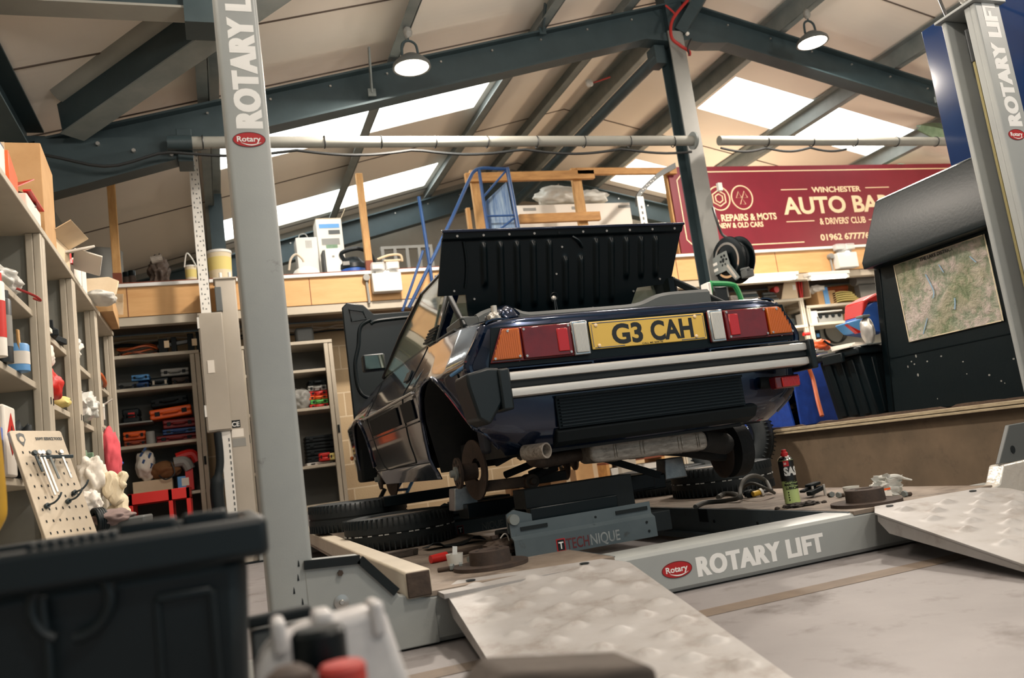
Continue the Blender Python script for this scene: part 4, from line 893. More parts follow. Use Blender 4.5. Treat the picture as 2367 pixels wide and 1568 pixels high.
# --- greenhouse (targa roof, hoop, screen, side glass)
RZ = 1.50
def ghw(z): return interp(z, [(1.1, .67), (1.2, .635), (1.35, .585), (RZ, .53)])
b = MB(); b.sheet([[Vector((CX + u * .53, y, z + .012 * (1 - u * u))) for u in [-1 + i / 6 for i in range(13)]] for y, z in ((3.62, 1.44), (3.7, 1.485), (3.85, RZ), (4.2, 1.505), (4.42, 1.485))], .012); b.build('roof_panel', 'paint_navy', CAR)
for s in (-1, 1):
    # B hoop and buttress
    b = MB(); b.prism([(3.78, 1.1), (3.88, 1.1), (3.78, RZ), (3.62, RZ - .05), (3.66, 1.3)], (CX + s * .665, 0, 0), (0, 1, 0), (0, 0, 1), (-s * .04, 0, 0))
    for i, v in enumerate(b.v):
        if v.z > 1.2: v.x -= s * (v.z - 1.1) * .33
    b.build('roof_hoop', 'paint_navy', CAR, bevel=.006)
    b = MB(); b.bar((CX + s * .60, 3.68, 1.32), (CX + s * .655, 3.3, 1.09), .02, .035); b.build('buttress', 'black_matte', CAR, bevel=.006)
    b = MB(); b.tube([(CX + s * .668, 3.74, 1.115), (CX + s * .6, 3.66, 1.33)], .007, 6); b.tube([(CX + s * .668, 3.74, 1.115), (CX + s * .672, 3.4, 1.105)], .006, 6); b.build('window_trim', 'grey_dark', CAR)
    # A pillar and side glass
    b = MB(); b.tube([(CX + s * .655, 5.18, 1.135), (CX + s * .6, 4.78, 1.33), (CX + s * .535, 4.42, RZ - .01)], .017, 8); b.tube([(CX + s * .535, 4.42, RZ - .01), (CX + s * .53, 3.72, RZ)], .015, 8); b.build('a_pillar', 'black_gloss', CAR)
    P = []
    for i in range(13):
        t = i / 12; zt = None; row = []
        y0 = lerp(5.1, 3.86, t)
        for k in range(6):
            q = k / 5; ztop = min(1.15 + (5.15 - y0) * .46, RZ - .01); z = lerp(1.13, ztop, q); row.append(Vector((CX + s * (ghw(z) + .004), y0 - q * .02, z)))
        P.append(row)
    b = MB(); b.sheet(P, .004 * -s); b.build('side_window', 'glass_tint', CAR)
    # louvres behind the door glass
    for i in range(5):
        b = MB(); b.bar((CX + s * (.668 - i * .006), 3.99 - i * .012, 1.145 + i * .013), (CX + s * (.672 - i * .006), 3.79 - i * .012, 1.135 + i * .013), .012, .008); b.build('vent_louvre', 'black_plastic', CAR, smooth=False)
# windscreen, rear window, interior
b = MB(); b.sheet([[Vector((CX + u * lerp(.65, .53, t), lerp(5.18, 4.43, t), lerp(1.13, RZ - .02, t))) for u in (-1, -.5, 0, .5, 1)] for t in (0, .5, 1)], .004); b.build('windscreen', 'glass_tint', CAR)
b = MB(); b.sheet([[Vector((CX + u * lerp(.62, .52, t), lerp(3.84, 3.76, t), lerp(1.1, 1.46, t))) for u in (-1, 0, 1)] for t in (0, 1)], .004); b.build('rear_window', 'glass_tint', CAR)
b = MB(); b.box((CX - .6, 3.9, .6), (CX + .6, 5.2, 1.08)); b.build('cabin_tub', 'black_matte', CAR, smooth=False)
for s in (-1, 1):
    b = MB(); b.box((CX + s * .3 - .22, 3.92, .7), (CX + s * .3 + .22, 4.15, 1.28)); b.build('seat', 'grey_dark', CAR, bevel=.05, bseg=3)
# mirror on the left door
mr = MB(); mr.box((.875, 5.16, 1.185), (1.015, 5.24, 1.29)); MR = lab(mr.build('door_mirror', 'black_plastic', CAR, bevel=.012, bseg=3), 'square door mirror')
b = MB(); b.box((.886, 5.155, 1.196), (1.004, 5.162, 1.279)); b.build('mirror_glass', 'mirror_glass', MR, smooth=False)
b = MB(); b.tube([(1.0, 5.2, 1.2), (1.04, 5.14, 1.165), (1.06, 5.1, 1.15)], .014, 8); b.build('mirror_arm', 'black_plastic', MR)
# boot bay: grey lining and wall
b = MB(); P = []
for i in range(40):
    x = lerp(CX - .62, CX + .5, i / 39); t = x - CX
    h = 1.12 + .03 * math.exp(-((t + .52) / .09) ** 4) + .045 * (1 / (1 + math.exp(-(t - .19) / .03)))
    P.append([Vector((x, 3.22, 1.0)), Vector((x, 3.22, h - .01)), Vector((x, 3.23, h)), Vector((x, 3.26, h + .003))])
b.sheet(P, .006); b.build('boot_lining', 'grey_dark', CAR)
b = MB(); b.blob((CX - .55, 3.12, 1.085), (.07, .09, .05), 2, .15); b.build('boot_lining', 'paint_navy', CAR)
b = MB(); b.box((CX - .6, 3.55, .95), (CX + .6, 3.58, 1.12)); b.build('boot_bulkhead', 'black_matte', CAR, smooth=False)
b = MB(); b.box((CX - .6, 3.0, .93), (CX + .6, 3.6, .95)); b.build('boot_floor', 'black_matte', CAR, smooth=False)
b = MB(); b.blob((CX - .6, 3.06, 1.07), (.03, .03, .035), 9, .4, 3); b.lathe([(.012, 0), (.012, .04), (0, .04)], (CX - .6, 3.06, 1.09)); b.build('filler_neck', 'crumpled_silver', CAR)
b = MB(); b.box((CX - .655, 3.35, 1.105), (CX - .56, 3.6, 1.15)); b.build('quarter_trim', 'grey_dark', CAR, bevel=.006)
# --- boot lid, open, seen from below: pressed ribs
A0 = Vector((CX - .70, 3.30, 1.508)); A1 = Vector((CX + .47, 3.30, 1.502)); dn = Vector((0.0, .12, -.36)).normalized()
ux = (A1 - A0).normalized(); nn = ux.cross(dn).normalized()
if nn.y > 0: nn = -nn
LW = (A1 - A0).length
def lidp(x, d, out=0): return A0 + ux * x + dn * d + nn * out
low = [(0, .27), (.10, .27), (.115, .34), (.12, .385), (.8, .37), (.93, .345), (.95, .27), (1.07, .275), (1.115, .255), (1.17, 0.0)]
def dlow(x): return interp(x, [(0, .27), (.098, .27), (.1, .385), (.84, .385), (.90, .36), (.93, .285), (1.09, .275), (1.12, .25), (1.18, .25)])
ribs = [.18 + i * .077 for i in range(12)]
def ribh(x, d):
    h = 0
    for i, rx in enumerate(ribs):
        xr = rx + (d - .2) * -.0; top = .055 if i not in (5, 6) else .13; bot = .335 if 0 < i < 9 else .23
        w = math.exp(-((x - xr) / .0125) ** 4); t = 1 / (1 + math.exp(-(d - top) / .006)) * 1 / (1 + math.exp((d - bot) / .006)); h = max(h, w * t)
    return h * .016
nx, nd = 260, 60; P = []
for j in range(nd + 1):
    row = []
    for i in range(nx + 1):
        x = LW * i / nx; D = dlow(x); d = D * j / nd
        taper = 0
        xx = x
        if x > 1.05: xx = x - (d / .27) * .06 * (x - 1.05) / .12
        if x < .1: xx = x - d * .12 * (1 - x / .1)
        frame = .012 * (1 - min(1, max(0, (d - .028) / .008)))
        row.append(lidp(xx, d, ribh(x, d) + frame))
    P.append(row)
b = MB(); b.sheet(P, -.012); LID = lab(b.build('boot_lid', 'black_gloss', CAR, angle=60), 'black ribbed underside of the raised boot lid')
b = MB(); b.bar(lidp(-.005, -.006, .004), lidp(LW + .005, -.006, .004), .03, .012, up=dn); b.build('lid_edge', 'paint_navy', LID, bevel=.003)
for i in range(10):
    x = .06 + i * .118; b = MB(); b.cyl(lidp(x, .015, .012), lidp(x, .015, .016), .0055, seg=10); b.build('rivet', 'screw' if i != 4 else 'black_matte', LID)
for x, d in ((.04, .25), (.13, .29), (.145, .37), (.39, .375), (.62, .37), (.7, .365), (1.05, .25), (.55, .08), (.52, .2), (.91, .3)):
    b = MB(); b.cyl(lidp(x, d, .0), lidp(x, d, .006), .005, seg=8); b.build('rivet', 'screw', LID)
b = MB(); b.tube([lidp(.09 + .01 * math.sin(k / 8 * PI), .04 + k / 8 * .2, .004) for k in range(9)], .006, 6); b.build('lid_crease', 'black_gloss', LID)
b = MB(); b.tube(curve([lidp(.60, .035, .006), lidp(.63, .055, .014), lidp(.65, .085, .006), lidp(.64, .06, .004)], 4), .006, 6); b.build('lid_clip', 'black_plastic', LID)
b = MB(); b.lathe([(0, 0), (.014, 0), (.014, .012), (.006, .02), (0, .02)], lidp(.5, .31, .004), nn, 14); b.build('lock_striker', 'brushed', LID)
b = MB(); b.tube([lidp(.5, .31, .02), lidp(.5, .31, .02) + Vector((-.012, -.01, -.16))], .004, 6); b.tube([lidp(.505, .31, .02), lidp(.505, .31, .02) + Vector((.004, -.01, -.16))], .003, 6); b.torus(lidp(.5, .3, .02), .018, .002, nn, 16, 5); b.build('striker_cable', 'black_plastic', LID)
b = MB(); b.box((CX + .47, 3.5, 1.1), (CX + .5, 3.56, 1.3)); b.build('lid_hinge', 'black_gloss', LID)
# --- front bonnet standing open
HX0, HX1, HY = .925, 2.385, 6.12
def hb(x, z): return Vector((x, HY + (1.0 - z) * -.02, z))
poly = [(HX0, .92), (HX1, .92), (HX1 + .0, 1.80), (HX1 - .04, 1.83), (HX1 - .15, 1.81), (HX1 - .22, 1.735), (HX0 + .23, 1.735), (HX0 + .16, 1.81), (HX0 + .04, 1.835), (HX0, 1.80)]
b = MB(); b.prism(poly, (0, HY, 0), (1, 0, 0), (0, 0, 1), (0, .03, 0)); BN = lab(b.build('bonnet', 'black_gloss', CAR, bevel=.008, bseg=3), 'black inner side of the open front bonnet')
pts = curve([(HX0 + .2, HY - .006, 1.69), (HX0 + .12, HY - .006, 1.64), (HX0 + .09, HY - .006, 1.5), (HX0 + .05, HY - .006, 1.35), (HX0 + .07, HY - .006, 1.15), (HX0 + .2, HY - .006, 1.1), (HX0 + .5, HY - .006, 1.12)], 6)
b = MB(); b.tube(pts, .014, 8); b.build('pressed_rib', 'black_gloss', BN)
b = MB(); b.tube(curve([(HX0 + .5, HY - .004, 1.69), (HX0 + .26, HY - .004, 1.68), (HX0 + .2, HY - .004, 1.66)], 5), .014, 8); b.build('pressed_rib', 'black_gloss', BN)
b = MB(); b.tube([(HX0 + .05, HY - .002, 1.78), (HX0 + .15, HY - .002, 1.76), (HX0 + .17, HY - .002, 1.7), (HX0 + .06, HY - .002, 1.69)], .008, 6, closed=True); b.build('pressed_rib', 'black_gloss', BN)
# front end behind the front arch
b = MB(); b.box((CX - .66, 5.95, .62), (CX + .66, 6.75, .93)); b.build('front_box', 'black_matte', CAR, smooth=False)
b = MB(); b.box((CX - .74, 5.98, .5), (CX - .62, 6.2, .84)); b.build('mud_flap', 'black_matte', CAR, bevel=.02)
b = MB(); b.blob((CX - .785, 6.06, .68), (.012, .03, .016), 1, .05); b.build('side_indicator', 'lens_amber', CAR)
# ================================================================== wheels, parts and tools lying on the lift
def tyre_mesh(R=.295, w=.165, rin=.19):
    b = MB(); prof = [(rin, -w * .36), (rin + .02, -w * .46), (R - .05, -w * .5), (R - .02, -w * .47), (R - .006, -w * .38), (R, -w * .2), (R, -w * .03), (R - .006, -w * .025), (R - .006, w * .025), (R, w * .03), (R, w * .2), (R - .006, w * .38), (R - .02, w * .47), (R - .05, w * .5), (rin + .02, w * .46), (rin, w * .36)]
    b.lathe(prof, seg=72, close=True); return b
def tyre(name, c, axis, label, group, rim='alu_weather', spokes=False, R=.295, mark=False):
    q = Vector((0, 0, 1)).rotation_difference(Vector(axis).normalized())
    t = thing(name, label, 'wheel', c, group); t.rotation_mode = 'QUATERNION'; t.rotation_quaternion = q
    tyre_mesh(R).build('tyre', 'rubber', t, local=True, angle=50)
    b = MB()
    for k in range(64):
        a = 2 * PI * k / 64; m4 = Matrix.Rotation(a, 4, 'Z')
        for s in (-1, 1): b.box((R - .016, -.0035, s * .035), (R + .003, .0035, s * .078), 0, m4)
    b.build('tread_block', 'rubber', t, local=True, smooth=False)['kind'] = 'stuff'
    if mark:
        b = MB()
        for k in range(60):
            if k % 5 in (2, 4): continue
            m4 = Matrix.Rotation(2 * PI * k / 60, 4, 'Z'); b.box((R - .001, -.011, -.004), (R + .0035, .011, .001), 0, m4)
        b.build('tread_marking', 'rubber_mark', t, local=True, smooth=False)['kind'] = 'stuff'
    if not spokes:
        b = MB(); b.lathe([(0, .02), (.06, .025), (.07, .0), (.15, .03), (.165, .06), (.19, .07), (.192, .055), (.18, .0), (.18, -.05), (.165, -.05), (.165, -.02), (.0, -.02)], seg=40); b.build('rim', rim, t, local=True)
    else:
        b = MB(); b.lathe([(.165, -.06), (.19, -.07), (.192, -.05), (.178, 0), (.192, .05), (.19, .072), (.168, .066), (.165, 0)], seg=40, close=True); rm = b.build('rim', 'chrome', t, local=True)
        b = MB(); b.lathe([(0, .03), (.04, .03), (.045, .0), (0, 0)], seg=20); b.build('hub_cap', 'brushed', t, local=True)
        for k in range(16):
            a = 2 * PI * k / 16
            for d in (-.16, .16):
                b = MB(); b.tube([(.04 * math.cos(a), .04 * math.sin(a), .02), (.168 * math.cos(a + d), .168 * math.sin(a + d), .05)], .0045, 6); b.build('spoke', 'chrome', t, local=True)
    return t
TG = 'wheels taken off the car'
tyre('loose_wheel', at(893, 1215, Y=4.5).xy.to_3d() + Vector((.06, -.05, .16 + .083)), (0, 0, 1), 'wheel lying flat on the left runway, nearer one with white tread marks', TG, mark=True, R=.288)
tyre('loose_wheel', at(830, 1195, Y=5.2).xy.to_3d() + Vector((0, 0, .236 + .083)), (0.02, 0, 1), 'wheel lying flat behind the nearer one on the left runway', TG)
tyre('loose_wheel', at(1668, 1110, Y=4.35).xy.to_3d() + Vector((0, 0, .16 + .083)), (0, 0, 1), 'wheel lying flat on the right runway behind the rubber hose', TG, mark=True)
tyre('loose_wheel', at(1530, 1105, Y=5.05).xy.to_3d() + Vector((0, 0, .16 + .083)), (0, 0, 1), 'wheel lying flat far back on the right runway, mostly behind the jack', TG)
c = at(1725, 1085, Y=5.0); tyre('loose_wheel', (c.x - .09, c.y, .16 + .29), (-1, -.75, .22), 'upright wheel with bright wire spoked rim leaning at the bench front', TG, spokes=True)
# --- brake rotors
def rotor(c, label):
    t = thing('brake_rotor', label, 'brake disc', c, 'rusty brake rotors on the runways')
    b = MB(); b.lathe([(.03, 0), (.135, 0), (.135, .012), (.075, .012), (.073, .058), (.068, .06), (.035, .06), (.03, .055)], c, seg=40, close=True); b.build('friction_ring', 'rust', t, angle=40)
    for k in range(4):
        a = k * PI / 2 + .3; b = MB(); b.cyl(c + Vector((.052 * math.cos(a), .052 * math.sin(a), .0585)), c + Vector((.052 * math.cos(a), .052 * math.sin(a), .0608)), .007, seg=10); b.build('stud_hole', 'black_matte', t)
rotor(at(1135, 1309, Z=.161), 'rusty brake rotor lying at the top of the left ramp')
rotor(at(2003, 1165, Z=.161), 'rusty brake rotor lying at the top of the right ramp')
# --- left runway
c = at(925, 1290, Z=.16); b = MB(); m4 = Matrix.Translation(c) @ Matrix.Rotation(.16, 4, 'Z'); b.box((-.085, -.02, 0), (.06, .015, .032), 0, m4); b.box((.055, -.02, .002), (.085, .012, .03), .004, m4)
tag(b.build('wood_block', 'wood_old', bevel=.004), 'oily wooden wedge on the left runway in front of the wheels', 'wood block')
t = thing('rubber_flap', 'torn black rubber flap beside the near wheel on the left runway', 'rubber flap', at(1050, 1262, Z=.16)); c = t.location
P = [[c + Vector((lerp(-.14, .14, i / 10), lerp(-.06, .06, j / 5), .004 + .03 * max(0, math.sin(i * .9 + .3)) * (1 - j / 7))) for j in range(6)] for i in range(11)]
b = MB(); b.sheet(P, .003); b.build('flap_sheet', 'rubber', t)
t = thing('ratchet_handle', 'tool with red grip and corroded steel shaft lying by the clear cup', 'tool', at(1015, 1300, Z=.16)); c = t.location
b = MB(); b.cyl(c + Vector((-.035, -.01, .017)), c + Vector((.035, .01, .017)), .016, .019); b.build('grip', 'red', t)
b = MB(); b.cyl(c + Vector((.035, .01, .02)), c + Vector((.2, .06, .02)), .013); b.build('shaft', 'rust_dark', t)
def cup(u, v, label, r=.032, h=.05, m='plastic_clear', z=.16):
    c = at(u, v, Z=z); t = thing('plastic_cup', label, 'cup', c, 'clear plastic cups')
    b = MB(); b.lathe([(0, 0), (r * .82, 0), (r, h), (r * .95, h), (r * .78, .003), (0, .003)], c); b.build('cup_body', 'poly_white', t); return t, c
t, c = cup(1054, 1312, 'small clear plastic cup with a strip in it on the left runway')
b = MB(); b.bar(c + Vector((-.005, 0, .006)), c + Vector((.008, .01, .075)), .018, .002, up=(0, 1, 0)); tag(b.build('metal_strip', 'brushed', smooth=False), 'small bright metal strip standing in the clear cup', 'strip')
cup(1972, 1155, 'clear plastic cup behind the right brake rotor', .034, .055)
def bolt(u, v, label, rot, z=.16, L=.05, r=.008):
    c = at(u, v, Z=z); t = thing('bolt', label, 'bolt', c, 'loose bolts on the runways'); d = Vector((math.cos(rot), math.sin(rot), 0))
    b = MB(); b.cyl(c + Vector((0, 0, r * 1.6)), c + d * .012 + Vector((0, 0, r * 1.6)), r * 1.6, seg=6); b.build('bolt_head', 'steel_mid', t)
    b = MB(); b.cyl(c + d * .012 + Vector((0, 0, r * 1.3)), c + d * L + Vector((0, 0, r)), r); b.build('bolt_shank', 'rust_dark', t)
bolt(1070, 1316, 'loose bolt lying right in front of the clear cup', 2.9); bolt(1050, 1320, 'loose bolt leftmost by the clear cup', 2.6, L=.06)
bolt(1085, 1302, 'loose bolt between the clear cup and the left rotor', .6)
bolt(1925, 1150, 'loose bolt left of the cup on the right runway', 1.2); bolt(1938, 1152, 'loose bolt nearest the cup on the right runway', .3); bolt(2090, 1150, 'small black bolt right of the clear bag', .1, L=.04)
t = thing('brake_caliper', 'rusty brake caliper with bent wire pins behind the left rotor', 'brake caliper', at(1195, 1285, Z=.16)); c = t.location
b = MB(); b.blob(c + Vector((-.03, .02, .035)), (.1, .05, .036), 4, .3, 3, 3, -.035); b.build('caliper_body', 'rust_dark', t)
for dx, h in ((-.075, .1), (.005, .115)):
    b = MB(); b.cyl(c + Vector((dx, .02, .03)), c + Vector((dx, .02, h * .85)), .009, seg=10); b.lathe([(0, 0), (.016, 0), (.016, .012), (0, .012)], c + Vector((dx, .02, h * .85 - .01)), seg=6); b.build('caliper_pin', 'rust', t)
for dx in (-.03, .06):
    b = MB(); b.tube(curve([c + Vector((dx, -.02, .0)), c + Vector((dx, -.02, .07)), c + Vector((dx - .012, -.015, .09)), c + Vector((dx - .03, -.01, .075))], 5), .003, 6); b.build('wire_clip', 'brushed', t)
# --- right runway
def hose(pts, r, m, name, label, cat, z=None):
    b = MB(); b.tube(curve(pts, 8), r, 10); return tag(b.build(name, m), label, cat)
c0 = .172
t = thing('rubber_hose', 'dull rubber hose looped up in front of the right runway wheel', 'hose', at(1700, 1160, Z=.16))
pts = [at(1607, 1172, Z=c0), at(1630, 1162, Z=c0), at(1680, 1157, Z=c0), at(1708, 1150, Z=.185)]
q = at(1712, 1130, Y=pts[-1].y + .05); pts += [q, at(1722, 1108, Y=q.y + .04), at(1745, 1100, Y=q.y + .12), at(1770, 1112, Y=q.y + .16), at(1782, 1135, Z=.18)]
b = MB(); b.tube(curve(pts, 8), .011, 10); b.build('hose_tube', 'hose_grey', t)
b = MB(); b.tube(curve([at(1660, 1150, Z=c0), at(1675, 1142, Z=c0), at(1700, 1143, Z=c0), at(1712, 1150, Z=c0)], 6), .013, 10); b.build('hose_tail', 'hose_grey', t)
b = MB(); b.tube(curve([at(1710, 1135, Z=.2), at(1735, 1118, Z=.24), at(1765, 1127, Z=.22), at(1790, 1140, Z=.18)], 6), .008, 10); b.build('hose_tail', 'hose_grey', t)
t = thing('plug_connector', 'yellow and white plug connector on a black lead right of the hose', 'connector', at(1757, 1148, Z=.16)); c = at(1757, 1140, Z=.178)
b = MB(); b.cyl(c + Vector((-.045, 0, 0)), c + Vector((0, 0, .003)), .014, seg=12); b.build('plug_body', 'yellow', t)
b = MB(); b.cyl(c, c + Vector((.012, -.002, .003)), .022, seg=18); b.build('plug_flange', 'white_plastic', t)
b = MB(); b.cyl(c + Vector((.012, 0, .003)), c + Vector((.09, .02, .004)), .008, seg=10); b.build('lead', 'cable_black', t)
t = thing('caliper_part', 'dark hose fitting in the coil beside the yellow plug', 'fitting', at(1735, 1150, Z=.16)); c = t.location; b = MB(); b.blob(c + Vector((0, 0, .02)), (.035, .03, .02), 6, .35, 3, 2, -.02); b.build('fitting_body', 'black_matte', t)
# spray can, with wrapped lettering
c = at(1833, 1163, Z=.162); c.z = .162
t = thing('spray_can', 'tall red, black and green aerosol can standing on the right runway', 'spray can', c); r_ = .0335
b = MB(); b.lathe([(0, .001), (r_, .001), (r_, .19), (r_ - .001, .192)], c, seg=36); b.build('can_body', 'green_dull', t)
mat('can_green', rgb(176, 196, 128), .35); mat('can_black', rgb(26, 26, 28), .35); mat('can_red', rgb(196, 32, 36), .35)
M_ = t.children[0]; M_.data.materials[0] = M['can_green']
MB().lathe([(r_ + .0006, .10), (r_ + .0006, .19)], c, seg=36).build('label_band', 'can_black', t)
def wrap(a0, z0):
    def f(p):
        a = a0 + p.x / (r_ + .001); R_ = r_ + .0012 + p.z; return Vector((c.x + R_ * math.sin(a), c.y - R_ * math.cos(a), c.z + z0 + p.y))
    return f
cam_a = math.atan2(-c.x, c.y) * -1
cam_a = -math.atan2(c.x, c.y)
for w, m, sz, a, z, bo in (('SAS', 'white_paint', .05, -.42, .125, .05), ('20', 'white_paint', .014, -.3, .172, .03), ('UNIVERSAL', 'can_black', .016, -.55, .093, .03), ('MAINTENANCE', 'can_black', .016, -.7, .078, .03), ('LUBRICANT', 'can_black', .016, -.55, .063, .03)):
    text('can_lettering', w, m, (0, 0, 0), (1, 0, 0), (0, 0, 1), sz, t, bold=bo, sx=.8, warp=wrap(cam_a + a, z))
b = MB(); P = [[wrap(cam_a - .35, 0)(Vector((x, z, .0004))) for z in (.165, .189)] for x in (0, .006, .012, .018, .024)]; b.grid(P); b.build('label_patch', 'can_red', t)
for i in range(4):
    b = MB(); b.prism(ellipse(0, 0, .003, .003, 10), wrap(cam_a - .3, .05 - i * .011)(Vector((0, 0, 0))), Vector((math.cos(cam_a - .3), math.sin(cam_a - .3), 0)), (0, 0, 1), Vector((math.sin(cam_a - .3), -math.cos(cam_a - .3), 0)) * .001); b.build('label_icon', 'can_black', t)
MB().lathe([(r_, .192), (r_ - .004, .202), (r_ - .012, .208), (.012, .212), (0, .212)], c).build('can_shoulder', 'chrome', t)
MB().lathe([(.016, .21), (.016, .224), (.011, .228), (.011, .238), (0, .239)], c).build('nozzle_cap', 'can_red', t)
t = thing('caliper_bracket', 'black caliper bracket with bolts lying right of the aerosol can', 'caliper bracket', at(1890, 1148, Z=.16)); c = t.location
b = MB(); b.bar(c + Vector((-.06, -.02, .02)), c + Vector((.05, .02, .035)), .03, .02); b.bar(c + Vector((-.06, .03, .03)), c + Vector((.03, .05, .045)), .03, .012); b.cbox(c + Vector((.005, .025, .055)), (.07, .04, .014), (0, -.1, .2)); b.build('bracket_body', 'black_matte', t, bevel=.004)
for dx in (-.02, .045):
    b = MB(); b.cyl(c + Vector((dx, .0, .0)), c + Vector((dx, .0, .05)), .006, seg=10); b.build('bracket_bolt', 'brushed', t)
t = thing('grease_lump', 'dark greasy grit heap in front of the aerosol can', 'grease', at(1850, 1170, Z=.16)); c = t.location
b = MB(); b.blob(c + Vector((-.0, -.01, .004)), (.075, .045, .012), 8, .5, 4, 3, -.004); b.build('grease_mound', 'tar', t)
for i, (u, v) in enumerate(((1797, 1178), (1815, 1174), (1905, 1163))):
    c = at(u, v, Z=.16); b = MB(); b.blob(c + Vector((0, 0, .004)), (.012, .009, .006), 20 + i, .5, 4, 2, -.004); tag(b.build('grit_lump', 'tar'), ['small dark crumb left of the grease heap', 'small dark crumb nearest the grease heap', 'small dark crumb below the caliper bracket'][i], 'grit', 'dark crumbs on the right runway')
# crumpled clear bag
t = thing('plastic_bag', 'crumpled clear plastic bag with a small label on the right runway', 'plastic bag', at(2060, 1148, Z=.162)); c = t.location
P = []
for i in range(15):
    row = []
    for j in range(11):
        u = lerp(2018, 2085, j / 10); v = lerp(1148, 1098, i / 14); w = noise.noise(Vector((i * .6, j * .6, 2)))
        row.append(at(u + 8 * noise.noise(Vector((i * .5, j * .4, 5))), v + 5 * w, Y=c.y + .02 * w + .015 * math.sin(j * .9)))
    P.append(row)
b = MB(); b.sheet(P, .002); b.build('bag_sheet', 'poly_white', t)
b = MB(); b.tube(curve([at(2050, 1104, Y=c.y), at(2075, 1101, Y=c.y), at(2090, 1106, Y=c.y), at(2108, 1110, Y=c.y - .01)], 5), [.008, .009, .01, .01, .009, .008, .007, .007, .006, .006, .006, .005, .005, .004, .004, .003], 7); b.build('bag_twist', 'poly_white', t)
b = MB(); q = at(2055, 1142, Y=c.y - .03); b.box((q.x - .02, q.y, q.z - .012), (q.x + .015, q.y + .002, q.z + .012)); b.build('bag_label', 'paper_white', t, smooth=False)
b = MB(); b.box((q.x - .02, q.y, q.z + .016), (q.x + .012, q.y + .002, q.z + .024)); b.build('bag_print', 'orange', t, smooth=False)
b = MB(); c2 = at(2025, 1135, Z=.18); b.blob(c2, (.035, .03, .03), 12, .4, 3, 3, -.018); b.build('bag_fold', 'poly_white', t)
# cartons and a little shelf far behind under the car
for i, (u0, u1, v0, v1, Y, m, l) in enumerate(((1200, 1262, 1125, 1100, 6.9, 'cardboard_dull', 'brown carton lowest at left behind the jack beam'), (1272, 1330, 1112, 1085, 6.6, 'cardboard_dull', 'small brown carton with tape behind the jack beam'), (1322, 1402, 1115, 1062, 7.2, 'cardboard', 'larger brown carton behind the car links'))):
    a = at(u0, v0, Y=Y); c = at(u1, v1, Y=Y)
    t = thing('cardboard_box', l, 'cardboard box', ((a.x + c.x) / 2, Y, 0), 'cartons on the floor behind the lift')
    b = MB(); b.box((a.x, Y, 0), (c.x, Y + .4, c.z)); b.build('carton', m, t, bevel=.004)
    b = MB(); b.box((a.x + .6 * (c.x - a.x), Y - .002, c.z - .2), (a.x + .75 * (c.x - a.x), Y + .3, c.z + .002)); b.build('tape', 'cardboard_pale', t, smooth=False)
t = thing('low_shelf', 'low wooden shelf with pale bins seen below the car', 'shelf', (at(1470, 1100, Y=7.0).x, 7.0, 0))
a = at(1400, 1070, Y=7.0); c = at(1535, 1050, Y=7.0)
b = MB(); b.box((a.x, 7.0, a.z - .02), (c.x, 7.35, a.z)); b.build('shelf_board', 'timber_end', t)
b = MB(); b.box((a.x, 7.0, 0), (a.x + .03, 7.35, a.z - .02)); b.build('side_panel', 'timber_h', t)
b = MB(); b.box((c.x - .03, 7.0, 0), (c.x, 7.35, a.z - .02)); b.build('side_panel', 'timber_h', t)
for i in range(3):
    x = lerp(a.x + .05, c.x - .25, i / 2); b = MB(); b.box((x, 7.02, .15), (x + .2, 7.3, a.z - .06), .02); tag(b.build('storage_bin', 'white_plastic', bevel=.006), ['leftmost pale bin on the low shelf', 'middle pale bin on the low shelf', 'rightmost pale bin on the low shelf'][i], 'bin', 'pale bins on the low shelf')
    if i == 0: 
        b = MB(); b.box((a.x + .03, 7.0, .12), (c.x - .03, 7.35, .148)); b.build('shelf_board', 'timber_end', t)
# ================================================================== foreground
t = thing('storage_tote', 'big black plastic tote in the lower left corner, ribbed rim, close to the camera', 'storage box', (-.3, 1.2, 0))
zr_ = .505
m4 = Matrix.Translation((0, 0, 0))
b = MB(); b.box((-.62, 1.0, .0), (.018, 1.42, .47), .03); body = b.build('tote_body', 'black_plastic', t, bevel=.02, bseg=3)
b = MB()
b.box((-.66, .965, .462), (.04, .99, zr_)); b.box((-.66, 1.42, .462), (.04, 1.45, zr_)); b.box((.015, .99, .462), (.04, 1.42, zr_)); b.box((-.66, .99, .462), (-.63, 1.42, zr_)); b.build('rim', 'black_plastic', t, bevel=.008, bseg=3)
for i in range(9):
    x = -.19 + i * .0095; b = MB(); b.cyl((x, .972, zr_ + .002), (x, 1.0, zr_ + .002), .004, seg=8); b.build('rim_rib', 'black_plastic', t)
for x0, x1, y in ((-.115, -.055, 1.03), (-.05, .0, 1.06)):
    b = MB(); b.box((x0, y, zr_ - .03), (x1, y + .03, zr_ + .012)); b.build('lid_lug', 'black_plastic', t, bevel=.004)
b = MB(); b.torus(at(165, 1395, Y=.985), .036, .006, (0, 1, 0), 40, 8, a0=.9 * PI, a1=2.75 * PI); q = at(100, 1420, Y=.985); b.tube(curve([at(98, 1380, Y=.985), q, at(112, 1500, Y=.985), at(118, 1600, Y=.985)], 6), .005, 8); b.build('moulded_ring', 'black_plastic', t)
a = at(362, 1385, Y=1.0); c = at(490, 1368, Y=1.0)
b = MB()
for p, q in (((a.x, .996, a.z), (c.x, .996, a.z)), ((a.x, 1.0, a.z), (a.x, 1.02, .05)), ((c.x, .996, a.z), (c.x, 1.02, .05))): b.bar(p, q, .008, .008)
b.build('panel_moulding', 'black_plastic', t, bevel=.002)
